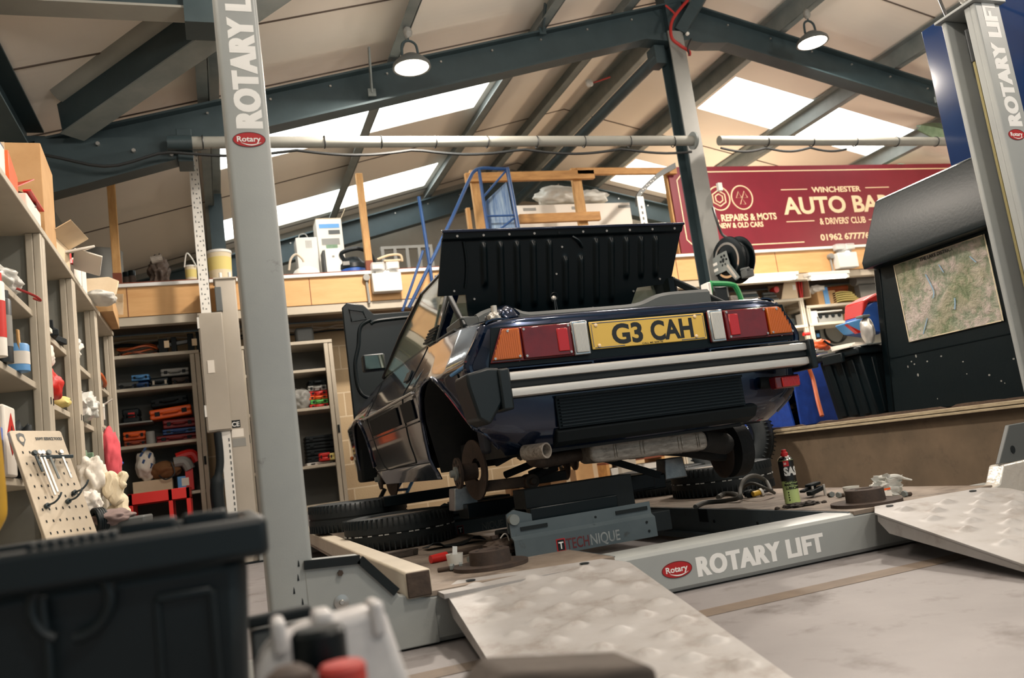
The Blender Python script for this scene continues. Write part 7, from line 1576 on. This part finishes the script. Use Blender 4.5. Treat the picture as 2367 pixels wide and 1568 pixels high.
# ================================================================== right side: shelving under the mezzanine
YR = 7.5
def sup(u, v, Y=YR): return at(u, v, Y=Y)
def rack(u0, u1, tops, label, right_up=True):
    a = sup(u0, 700).x; c = sup(u1, 700).x; zt = sup((u0 + u1) / 2, tops[0]).z
    t = thing('shelving_unit', label, 'shelving', ((a + c) / 2, YR, 0), 'cream shelving under the mezzanine on the right')
    for x in (a, c - .05):
        for y in (YR, YR + .34):
            b = MB(); b.box((x, y, 0), (x + .022, y + .03, zt)); b.box((x + .028, y, 0), (x + .05, y + .03, zt)); b.build('upright', 'cream_metal', t, bevel=.003)
    zs = []
    for v in tops:
        z = sup((u0 + u1) / 2, v).z; zs.append(z); b = MB(); b.box((a, YR - .004, z - .03), (c, YR + .37, z)); b.build('shelf', 'cream_metal', t, bevel=.003)
    b = MB(); b.box((a, YR + .36, 0), (c, YR + .372, zt)); b.build('back_panel', 'cream_inner', t, smooth=False)
    return t, a, c, zs
tA, a0, c0_, zA = rack(1560, 1858, (700, 765, 830), 'cream shelving unit behind the right tail lamp')
tB, a1, c1, zB = rack(1862, 2110, (697, 738, 850), 'cream shelving unit between the tail lamp and the black cabinet')
# fluorescent lamps
def tube_lamp(u0, u1, v, label):
    a, c = sup(u0, v, 7.14), sup(u1, v, 7.14); z = (a.z + c.z) / 2
    t = thing('fluorescent_lamp', label, 'lamp', ((a.x + c.x) / 2, 7.14, z), 'fluorescent lamps over the right shelving')
    b = MB(); b.box((a.x, 7.11, z + .02), (c.x, 7.2, z + .06)); b.build('lamp_body', 'white_plastic', t, bevel=.004)
    b = MB(); b.cyl((a.x + .03, 7.14, z), (c.x - .03, 7.14, z), .02, seg=14); b.build('lamp_tube', 'tube_glow', t)
    for x in (a.x + .01, c.x - .04): b = MB(); b.box((x, 7.12, z - .02), (x + .03, 7.16, z + .03)); b.build('lamp_holder', 'white_plastic', t)
    l = area('tube_light', (0, 0, 0), 1.0, 14, (1, .92, .8), sizey=.05); l.data.size = abs(c.x - a.x); l.parent = t; l.location = (0, -.02, -.04); l.rotation_euler = (-.35, 0, 0)
tube_lamp(1690, 1845, 646, 'glowing fluorescent lamp above the open box with red rods'); tube_lamp(1866, 1962, 641, 'glowing fluorescent lamp left of the emergency light above the shelves')
b = MB(); b.box((sup(1960, 630).x, 7.11, sup(1960, 633).z - .02), (sup(2120, 630).x, 7.2, sup(1960, 633).z + .06)); tag(b.build('light_gear_tray', 'grey_plastic', bevel=.004), 'unlit grey gear tray right of the fluorescent lamps', 'tray')
def rbox(u0, u1, v0, v1, z, m, name, label, cat, d=.22, Y=YR + .04, group=None):
    a, c = sup(u0, v1, Y), sup(u1, v0, Y); h = c.z - a.z
    t = thing(name, label, cat, ((a.x + c.x) / 2, Y, z), group); b = MB(); b.box((a.x, Y, z + .001), (c.x, Y + d, z + h)); b.build('body_shell', m, t, bevel=.005); return t, a.x, c.x, z, z + h
# open carton with red rods
t = thing('open_carton', 'open pale carton tilted on the shelf, holding red rods', 'cardboard box', (sup(1845, 690).x, YR + .05, zA[0]))
xa, xb, xc = sup(1810, 690).x, sup(1850, 690).x, sup(1880, 690).x; z0_ = zA[0] + .001; h = .27
b = MB(); b.prism([(xa, z0_), (xb, z0_), (xb, z0_ + h), (xa + .1, z0_ + h * .95)], (0, YR + .03, 0), (1, 0, 0), (0, 0, 1), (0, .006, 0)); b.box((xc - .006, YR + .03, z0_), (xc, YR + .3, z0_ + h)); b.box((xa + .05, YR + .29, z0_), (xc, YR + .296, z0_ + h)); b.box((xa, YR + .03, z0_), (xc, YR + .3, z0_ + .006)); b.build('carton', 'cardboard_pale', t)
b = MB(); b.box((xa + .18, YR + .028, z0_ + .1), (xa + .22, YR + .03, z0_ + .16)); b.build('carton_label', 'paper_white', t, smooth=False)
for i in range(4): x = xb + .02 + i * .035; b = MB(); b.cyl((x, YR + .1 + .02 * (i % 2), z0_ + .007), (x + .01, YR + .1, z0_ + .22 - .02 * (i % 2)), .012, seg=10); tag(b.build('red_rod', 'red'), ['leftmost', 'second', 'third', 'rightmost'][i] + ' red rod standing in the open carton', 'rod', 'red rods in the open carton')
t, *_ = rbox(1892, 1928, 660, 695, zB[0], 'cardboard', 'cardboard_box', 'brown carton with open flaps and papers on the right shelf top', 'cardboard box'); b = MB(); b.blob((sup(1900, 655).x, YR + .1, zB[0] + .19), (.1, .08, .05), 71, .4); b.build('box_paper', 'paper_white', t)
b = MB(); b.box((sup(1911, 690).x, YR + .034, zB[0] + .001), (sup(1922, 690).x, YR + .04, zB[0] + .2)); tag(b.build('bag_strip', 'blue_light'), 'pale blue printed strip hanging before the brown carton', 'packet')
for i in range(5): a = sup(1932, 690).x; c = sup(1995 - 4 * i, 690).x; b = MB(); P = [[Vector((lerp(a, c, j / 8), YR + .04 + .2 * k / 3, zB[0] + .012 + i * .024 + .02 * math.sin(j / 8 * PI) + .006 * noise.noise(Vector((i, j, k))))) for k in range(4)] for j in range(9)]; b.sheet(P, .014); tag(b.build('folded_cloth', 'yellow_pale'), ['lowest', 'second', 'third', 'fourth', 'topmost'][i] + ' pale yellow folded cloth in the pile on the right shelf', 'cloth', 'yellow cloths on the right shelf')
b = MB(); b.cyl((sup(1985, 640).x, YR + .1, zB[0] + .26), (sup(2060, 640).x, YR + .1, zB[0] + .26), .06); b.box((sup(1990, 640).x, YR + .06, zB[0] + .001), (sup(2055, 640).x, YR + .14, zB[0] + .2)); tag(b.build('paper_roll', 'grey_plastic'), 'grey paper roll at the right end of the shelf top', 'roll')
b = MB(); b.tube([(sup(1935, 660).x, YR + .2, zB[0] + .2), (sup(1985, 655).x, YR + .2, zB[0] + .21)], .03, 8); b.box((sup(1940, 660).x, YR + .17, zB[0] + .001), (sup(1982, 655).x, YR + .23, zB[0] + .18)); tag(b.build('orange_pipe_bundle', 'cable_orange'), 'bundle of orange pipe behind the yellow cloths', 'bundle')
# rods and tools on shelf A
for i in range(4): z = zA[0] + .002 + i * .03; a = sup(1712 + 3 * i, 690).x; c = sup(1762 - 2 * i, 690).x; b = MB(); b.box((a, YR + .03, z), (c, YR + .14, z + .026)); tag(b.build('steel_bar', ['steel_dark', 'grey_plastic'][i % 2], bevel=.003), ['lowest', 'second', 'third', 'topmost'][i] + ' flat steel bar in the pile behind the green machine', 'bar', 'steel bars on the left shelf')
for i in range(3): z = zA[0] + .002 + i * .035; a = sup(1772, 690).x; c = sup(1806 - 3 * i, 690).x; b = MB(); b.cyl((a, YR + .06, z + .015), (c, YR + .06, z + .015), .015); tag(b.build('steel_tube', 'grey_dark'), ['lowest', 'middle', 'top'][i] + ' dark tube in the pile left of the open carton', 'tube', 'dark tubes on the left shelf')
b = MB(); b.cyl((sup(1802, 690).x, YR + .02, zA[0] + .12), (sup(1802, 690).x, YR + .1, zA[0] + .12), .035); tag(b.build('red_end_cap', 'red'), 'red round cap on the tube pile left of the open carton', 'cap')
for i, (u0, u1) in enumerate(((1575, 1610), (1580, 1640))): b = MB(); b.cyl((sup(u0, 690).x, YR + .08, zA[0] + .03 + .05 * i), (sup(u1 + 40, 690).x, YR + .08, zA[0] + .035 + .05 * i), .022); tag(b.build('copper_tube', 'cable_orange'), ['lower', 'upper'][i] + ' copper coloured tube on the shelf left of the column', 'tube', 'copper tubes on the shelf')
# shelf 2 of the right rack
rbox(1870, 1886, 705, 736, zB[1], 'paper_white', 'white_box', 'small white box at left on the second right shelf', 'box')
t, a, c, z0_, z1_ = rbox(1888, 1945, 714, 736, zB[1], 'grey_plastic', 'test_meter', 'grey battery tester with dials on the second right shelf', 'tester')
for i in range(4): b = MB(); x = lerp(a + .05, c - .05, i / 3); b.cyl((x, YR + .04, z0_ + .075), (x, YR + .03, z0_ + .075), .022); b.build('dial', 'black_matte', t)
b = MB(); b.box((a - .01, YR + .04, z0_ + .12), (c + .01, YR + .2, z0_ + .135)); b.build('tester_lid', 'white_plastic', t, bevel=.004)
rbox(1965, 1995, 705, 727, zB[1], 'cardboard', 'cardboard_box', 'small tan carton at right on the second right shelf', 'cardboard box')
rbox(1798, 1830, 782, 800, zA[1] if len(zA) > 1 else 1, 'grey_dark', 'dark_box', 'dark box in the left shelving beside the amber lamp', 'box')
rbox(1822, 1835, 733, 752, zA[1] if len(zA) > 1 else 1, 'black_matte', 'black_tin', 'black tin in the left shelving near its right upright', 'tin')
# cable loop and small things hanging on the back panel
q = sup(1928, 768, 7.84); t = thing('cable_loop', 'loop of black cable hanging below the battery tester', 'cable', q)
for i in range(3): b = MB(); b.torus(q + Vector((.01 * i, -.01 * i, .01 * i)), .13 + .01 * i, .006, (.1, 1, 0), 30, 6); b.build('cable_turn', 'cable_black', t)
# green bench machine, black cable drum bits near the column
t = thing('green_machine', 'green framed bench machine behind the right tail, beside the column', 'machine', (sup(1680, 695, 5.5).x, 5.5, 1.0))
pts = [sup(u, v, 5.5) for u, v in ((1640, 705), (1642, 660), (1650, 656), (1690, 658), (1703, 668), (1716, 700))]
b = MB(); b.tube(curve(pts, 4), .022, 8); b.build('machine_frame', 'green', t)
b = MB(); q = sup(1665, 690, 5.55); b.box((q.x - .06, 5.52, q.z - .1), (q.x + .06, 5.62, q.z + .09)); b.build('machine_body', 'black_plastic', t, bevel=.01)
b = MB(); q = sup(1690, 690, 5.53); b.box((q.x - .02, 5.5, q.z - .08), (q.x + .05, 5.58, q.z + .02)); b.build('machine_vice', 'alu_weather', t, bevel=.01)
b = MB(); q = sup(1642, 680, 5.48); b.box((q.x - .03, 5.45, q.z - .09), (q.x - .0, 5.55, q.z + .09)); b.build('side_cover', 'white_plastic', t, bevel=.006)
b = MB(); q = sup(1680, 705, 5.55); b.box((q.x - .3, 5.45, 0), (q.x + .3, 5.7, q.z - .03)); tag(b.build('machine_bench', 'grey_dark', bevel=.01), 'dark stand below the green framed machine', 'stand')
# hose reel on the column
c = at(1682, 602, Y=5.75)
t = thing('hose_reel', 'black hose reel with galvanised arms on the hall column', 'hose reel', c)
ax = Vector((1, .12, 0)).normalized()
for h in (-.0, .11):
    MB().lathe([(.02, 0), (.165, .004), (.195, .014), (.2, .006), (.195, 0), (.165, -.008), (.02, -.008)], c + ax * h, ax, 40, close=True).build('reel_flange', 'black_gloss', t)
MB().lathe([(0, 0), (.115, 0), (.115, .11), (0, .11)], c, ax).build('reel_drum', 'black_plastic', t)
for i in range(3): b = MB(); b.torus(c + ax * (.02 + .035 * i), .14, .018, ax, 36, 8); b.build('hose_turn', 'black_matte', t)
MB().lathe([(.13, -.012), (.15, -.012), (.15, -.006), (.13, -.006)], c, ax, 36, close=True).build('reel_ring', 'chrome', t)
hubp = c - ax * .02
HXp = hubp.x - .012
def plate(poly, x, th, nm, m):
    b = MB(); b.prism(poly, (x, hubp.y, hubp.z), (0, 1, 0), (0, 0, 1), (-th, 0, 0)); return b.build(nm, m, t, bevel=.002)
plate([(-.07, -.05), (.0, -.09), (.2, -.09), (.2, .05), (.06, .07), (-.05, .07)], HXp, .008, 'mount_plate', 'steel_mid')
for z in (.0, -.05): plate([(.1, z - .012), (.185, z - .012), (.185, z + .012), (.1, z + .012)], HXp - .008, .002, 'plate_slot', 'white_plastic')
plate([(-.03, .02), (-.06, -.03), (-.18, -.19), (-.12, -.2), (.02, -.05)], HXp - .004, .01, 'guide_arm', 'steel_mid')
plate([(-.055, -.045), (-.15, -.18), (-.125, -.185), (-.035, -.06)], HXp - .014, .002, 'guide_slot', 'brushed')
for k in range(6):
    a = k * PI / 3; b = MB(); q = Vector((HXp - .008, hubp.y + .042 * math.cos(a), hubp.z + .042 * math.sin(a))); b.cyl(q, q - Vector((.007, 0, 0)), .01, seg=10); b.build('hub_hole', 'black_matte', t)
b = MB(); q = Vector((HXp - .008, hubp.y, hubp.z)); b.cyl(q, q - Vector((.008, 0, 0)), .018, seg=12); b.build('hub_nut', 'black_matte', t)
b = MB(); b.bar((HXp - .004, hubp.y + .19, hubp.z - .02), (4.14, 5.93, hubp.z - .02), .05, .12); b.build('mount_arm', 'steel_mid', t, bevel=.003)
q = Vector((HXp + .03, hubp.y - .2, hubp.z - .17)); b = MB(); b.box((q.x - .02, q.y - .05, q.z - .03), (q.x + .05, q.y + .03, q.z + .03)); b.cyl((q.x, q.y - .06, q.z + .03), (q.x, q.y + .04, q.z + .045), .014); b.build('hose_guide', 'grey_dark', t, bevel=.004)
b = MB(); b.tube(curve([at(1648, 480, Y=5.8), at(1655, 505, Y=5.75), at(1668, 540, Y=5.75), at(1682, 552, Y=5.72), c + Vector((0, -.03, .12))], 6), .011, 8); b.build('supply_hose', 'cable_black', t)
# ================================================================== long low bench along the right and what stands on it
BX = 3.6
t = thing('low_bench', 'long low bench with dull plywood front and worn pale edge along the right', 'bench', (4.2, 4.5, 0))
b = MB(); b.box((BX + .03, 1.5, 0), (BX + .055, 5.42, .43)); b.build('bench_front', 'plywood_dull', t, smooth=False)
b = MB(); b.box((BX, 1.5, .43), (4.7, 5.42, .475)); b.build('bench_top', 'chipboard', t, smooth=False)
b = MB(); b.box((BX - .012, 1.5, .437), (BX, 5.42, .452)); b.box((BX - .015, 1.5, .455), (BX, 5.42, .475)); b.build('edge_strip', 'bench_edge', t, bevel=.003)
for y in (1.6, 3.4, 5.3): b = MB(); b.box((4.55, y, 0), (4.62, y + .07, .43)); b.build('leg', 'timber', t)
P = []
for i in range(90):
    y = lerp(1.6, 5.4, i / 89); h = .014 + .012 * noise.noise(Vector((y * 2.2, 0, 0))) + .006 * noise.noise(Vector((y * 9, 3, 0))); h = max(.001, h if not (abs(y - 3.42) < .03 or 4.42 < y < 4.62) else .002)
    P.append([Vector((BX + .012, y, .475)), Vector((BX + .012, y, .475 + h)), Vector((BX + .04, y, .475 + h)), Vector((BX + .06, y, .475))])
b = MB(); b.grid(P); b.build('torn_board', 'chipboard', t)
# black cabinet with sloping hood and relief map
t = thing('hooded_cabinet', 'large black cabinet with sloping hood, relief map on its side, standing on the bench', 'cabinet', (4.05, 3.4, .476))
FX = 3.76; y0, y1 = 2.55, 3.87
b = MB(); b.prism([(y0, .477), (3.98, .477), (y1, 1.36), (y0, 1.36)], (FX, 0, 0), (0, 1, 0), (0, 0, 1), (.64, 0, 0)); cbm = b.build('cabinet_body', 'black_hood', t, bevel=.006)
for a, c in (((FX + .004, 3.955, .49), (FX + .004, y1 - .024, 1.34)),): b = MB(); b.bar(a, c, .045, .02, up=(1, 0, 0)); b.build('corner_post', 'black_gloss', t, bevel=.004)
b = MB(); b.prism([(FX - .09, 1.345), (FX - .095, 1.385), (FX + .03, 1.74), (FX + .06, 1.755), (4.4, 1.755), (4.4, 1.345)], (0, y0, 0), (1, 0, 0), (0, 0, 1), (0, y1 - y0 - .01, 0))
for v in b.v:
    if v.y > 3 and v.z > 1.6: v.y -= .07
b.build('hood', 'black_hood', t, bevel=.008, bseg=3)
b = MB(); b.box((FX - .002, y0, .80), (FX, y1, .806)); b.build('panel_seam', 'black_gloss', t, smooth=False)
rnd = random.Random(4)
for i in range(26):
    y, z = rnd.uniform(2.75, 3.8), rnd.uniform(.52, .8) if i % 3 else rnd.uniform(1.38, 1.4)
    if z > 1: continue
    s_ = rnd.uniform(.003, .007); b = MB(); b.prism(ellipse(0, 0, s_, s_ * rnd.uniform(.6, 1.6), 7), (FX, y, z), (0, 1, 0), (0, 0, 1), (-.0006, 0, 0)); b.build('paint_fleck', 'grey_plastic', t, smooth=False)
MP = thing('wall_map', 'green and brown relief map poster fixed to the black cabinet', 'map', (FX, 3.4, 1.1))
b = MB(); P = [[Vector((FX - .003 - .002 * math.sin(j * .7) - (.004 if i in (0, 10) else 0), lerp(3.71, 3.09, j / 16), lerp(1.325, .875, i / 10))) for j in range(17)] for i in range(11)]; b.sheet(P, .0015); b.build('map_sheet', 'relief_map', MP)
for a, c in (((3.1, 1.322), (3.71, 1.328)), ((3.1, .873), (3.71, .879)), ((3.088, .873), (3.094, 1.328)), ((3.706, .873), (3.712, 1.328))): b = MB(); b.box((FX - .0085, a[0], a[1]), (FX - .0075, c[0], c[1])); b.build('map_margin', 'cream_cloth', MP, smooth=False)
text('map_lettering', 'THE LAKE DISTRICT', 'plate_black', (FX - .0085, 3.52, 1.300), (0, -1, 0), (0, 0, 1), .026, MP, bold=.01, width=.23)
for pts, w in (([(3.5, 1.22), (3.47, 1.12), (3.485, 1.08)], .008), ([(3.345, 1.05), (3.35, 1.02), (3.36, .99)], .009), ([(3.2, 1.24), (3.17, 1.2)], .008), ([(3.4, 1.25), (3.38, 1.2)], .007), ([(3.55, .98), (3.6, .9)], .007)):
    P = curve([Vector((FX - .0088, y, z)) for y, z in pts], 5); b = MB(); b.sheet([[p + Vector((0, w / 2, 0)), p - Vector((0, w / 2, 0))] for p in P], .0006); b.build('map_lake', 'lake_blue', MP)
# glossy navy panel above, wire
b = MB(); b.box((3.84, 2.62, 1.757), (3.88, 3.27, 2.55)); tag(b.build('navy_panel', 'navy_gloss', bevel=.004), 'tall glossy navy panel standing on the black hood behind the right post', 'panel')
a = at(2172, 0, Y=2.95); c = at(2193, 50, Y=2.8); b = MB(); b.tube([at(2160, -40, Y=3.0), a, c], .008, 6); tag(b.build('overhead_cable', 'cable_black'), 'black cable running up from the right lift post top', 'cable')
P = []
for i in range(13):
    s_ = i / 12; p = at(lerp(2118, 2215, s_), 290 + 8 * s_ - 10 * math.sin(s_ * PI), Y=6.6); q = at(lerp(2122, 2210, s_), lerp(300, 345, s_), Y=6.5); P.append([p, p.lerp(q, .5) + Vector((0, -.06, 0)), q])
b = MB(); b.sheet(P, .02); t_ = tag(b.build('green_awning', 'green_dull'), 'curved dull green sheet hanging from the pipe left of the navy panel', 'sheet')
# black lidded tote, bag, drill, tools on the bench
t = thing('storage_tote', 'black ribbed plastic tote standing on the bench left of the black cabinet', 'storage box', (3.9, 4.3, .476))
b = MB(); b.prism([(3.72, .477), (4.0, .477), (4.06, .86), (3.66, .86)], (0, 4.02, 0), (1, 0, 0), (0, 0, 1), (0, .36, 0)); b.build('tote_body', 'black_plastic', t, bevel=.01)
for y in (4.1, 4.2, 4.3): b = MB(); b.bar((3.715, y, .5), (3.66, y, .84), .05, .02, up=(1, 0, 0)); b.build('tote_rib', 'black_plastic', t, bevel=.005)
for x in (3.78, 3.88, 3.97): b = MB(); b.bar((x, 4.018, .5), (x + (x - 3.87) * .25, 4.018, .84), .03, .015, up=(0, 1, 0)); b.build('tote_rib', 'black_plastic', t, bevel=.005)
b = MB(); b.box((3.62, 3.98, .86), (4.09, 4.42, .905)); b.build('lid', 'black_plastic', t, bevel=.01)
b = MB(); b.box((3.6, 4.1, .83), (3.625, 4.28, .89)); b.build('lid_clip', 'black_plastic', t, bevel=.006)
bl = thing('shopping_bag', 'blue and red shopping bag slumped on the black bench tote', 'bag', (3.95, 4.25, .906))
def pq(u, v, Y=4.15): return at(u, v, Y=Y)
b = MB(); b.prism([(p.x, p.z) for p in (pq(1982, 768), pq(2030, 775), pq(2034, 705), pq(2018, 690), pq(1990, 712), pq(1984, 735))], (0, 4.12, 0), (1, 0, 0), (0, 0, 1), (0, .16, 0)); b.build('bag_body', 'blue', bl, bevel=.015, bseg=2)
b = MB(); b.prism([(p.x, p.z) for p in (pq(1984, 735), pq(1986, 698), pq(2018, 680), pq(2034, 680), pq(2034, 700), pq(2000, 702))], (0, 4.115, 0), (1, 0, 0), (0, 0, 1), (0, .17, 0)); b.build('bag_rim', 'red', bl, bevel=.01)
b = MB(); b.prism([(p.x, p.z) for p in (pq(1950, 748), pq(1984, 738), pq(1988, 768), pq(1972, 770))], (0, 4.12, 0), (1, 0, 0), (0, 0, 1), (0, .12, 0)); b.build('bag_fold', 'blue_light', bl, bevel=.01)
b = MB(); b.prism([(p.x, p.z) for p in (pq(1950, 752), pq(1956, 756), pq(1985, 770), pq(1975, 773))], (0, 4.115, 0), (1, 0, 0), (0, 0, 1), (0, .03, 0)); b.build('bag_trim', 'red', bl, bevel=.004)
for i in range(3): b = MB(); c = pq(1962, 780, 4.1); b.cbox((c.x + .02 * i, 4.1 + .03 * i, .908 + .011 * i + .005), (.16, .16, .01), (0, 0, .2 * i)); tag(b.build('paper_sheet', 'paper_white', bevel=.002), ['lowest', 'middle', 'topmost'][i] + ' white folded paper on the bench tote before the bag', 'paper', 'papers on the tote')
c = pq(2024, 770, 3.9); t = thing('chrome_tap', 'chrome rounded fitting between the bag and the black cabinet', 'fitting', (c.x, 3.96, c.z - .08)); b = MB(); b.blob((3.715, 3.97, .99), (.03, .05, .085), 3, .1); b.build('fitting_body', 'brushed', t); b = MB(); b.cbox((3.70, 3.97, 1.08), (.06, .06, .015)); b.build('fitting_lever', 'steel_mid', t, bevel=.004)
b = MB(); b.box((3.66, 3.94, .906), (3.8, 4.0, .912)); b.build('fitting_base', 'steel_mid', t)
# blue panel, orange hose, blue cabinet frame
t = thing('blue_cabinet', 'open blue steel cabinet behind the orange hose at the bench end', 'cabinet', (3.95, 4.95, .476))
b = MB(); b.box((3.66, 4.66, .477), (4.05, 4.68, .93)); b.box((3.66, 5.2, .477), (4.05, 5.22, .93)); b.box((3.66, 4.68, .91), (4.05, 5.2, .93)); b.box((4.03, 4.68, .477), (4.05, 5.2, .91)); b.build('cabinet_shell', 'blue_panel', t, bevel=.004)
b = MB(); b.box((3.64, 4.62, .88), (3.70, 5.24, .945)); b.build('cabinet_top_rail', 'black_matte', t, bevel=.004)
b = MB(); b.blob((3.85, 4.85, .6), (.08, .1, .05), 81, .4); b.build('cabinet_contents', 'rust_dark', t)
b = MB(); b.prism([(4.72, .478), (5.4, .478), (5.25, .90), (4.78, .88)], (3.655, 0, 0), (0, 1, 0), (0, 0, 1), (-.012, 0, 0)); tag(b.build('blue_hardboard', 'blue_panel', smooth=False), 'scuffed bright blue panel leaning below the fog lamp at the bench end', 'panel')
b = MB(); b.tube(curve([at(1870, 852, Y=4.6), at(1880, 880, Y=4.58), at(1890, 925, Y=4.5), at(1900, 962, Y=4.45)], 6), .014, 8); tag(b.build('orange_hose', 'cable_orange'), 'orange brown hose hanging down beside the blue panel', 'hose')
t = thing('cordless_drill', 'orange cordless tool hanging at the bench end beside the bumper', 'power tool', at(1895, 800, Y=4.75))
c = at(1895, 800, Y=4.75); b = MB(); b.blob(c, (.085, .05, .045), 5, .25); b.build('tool_body', 'orange', t)
b = MB(); b.cyl(c + Vector((-.09, -.02, -.03)), c + Vector((-.02, 0, -.005)), .022); b.build('tool_chuck', 'cream_metal', t)
b = MB(); b.tube(curve([c + Vector((.0, -.05, .03)), c + Vector((.03, -.06, .0)), c + Vector((.1, -.04, -.02))], 5), .008, 6); b.build('tool_strap', 'black_matte', t)
b = MB(); q = at(1888, 830, Y=4.7); b.box((q.x - .1, q.y - .03, .946), (q.x + .08, q.y + .08, .965)); b.cyl((q.x - .02, q.y, .965), c + Vector((-.0, 0, -.03)), .03); b.build('tool_stand', 'chrome', t, bevel=.004)
b = MB(); q = at(1887, 835, Y=4.68); b.bar(q + Vector((-.03, 0, -.03)), q + Vector((.01, 0, .03)), .02, .03); tag(b.build('orange_lever', 'orange'), 'small orange lever below the orange tool', 'lever')
c = sup(1885, 775, 7.7); b = MB(); b.box((c.x - .04, 7.66, c.z - .05), (c.x + .04, 7.8, c.z + .05)); t = tag(b.build('black_charger', 'black_matte', bevel=.004), 'small black charger with blue label above the orange tool', 'charger'); b = MB(); b.box((c.x - .02, 7.658, c.z - .03), (c.x + .02, 7.66, c.z + .01)); b.build('charger_label', 'blue_light', t, smooth=False)
c = sup(1866, 772, 7.44); b = MB(); b.cyl(c + Vector((-.05, 0, 0)), c + Vector((.03, 0, 0)), .02); b.cyl(c, c + Vector((0, .07, 0)), .012); tag(b.build('red_clamp', 'red'), 'red clamp on the shelving upright above the orange tool', 'clamp')
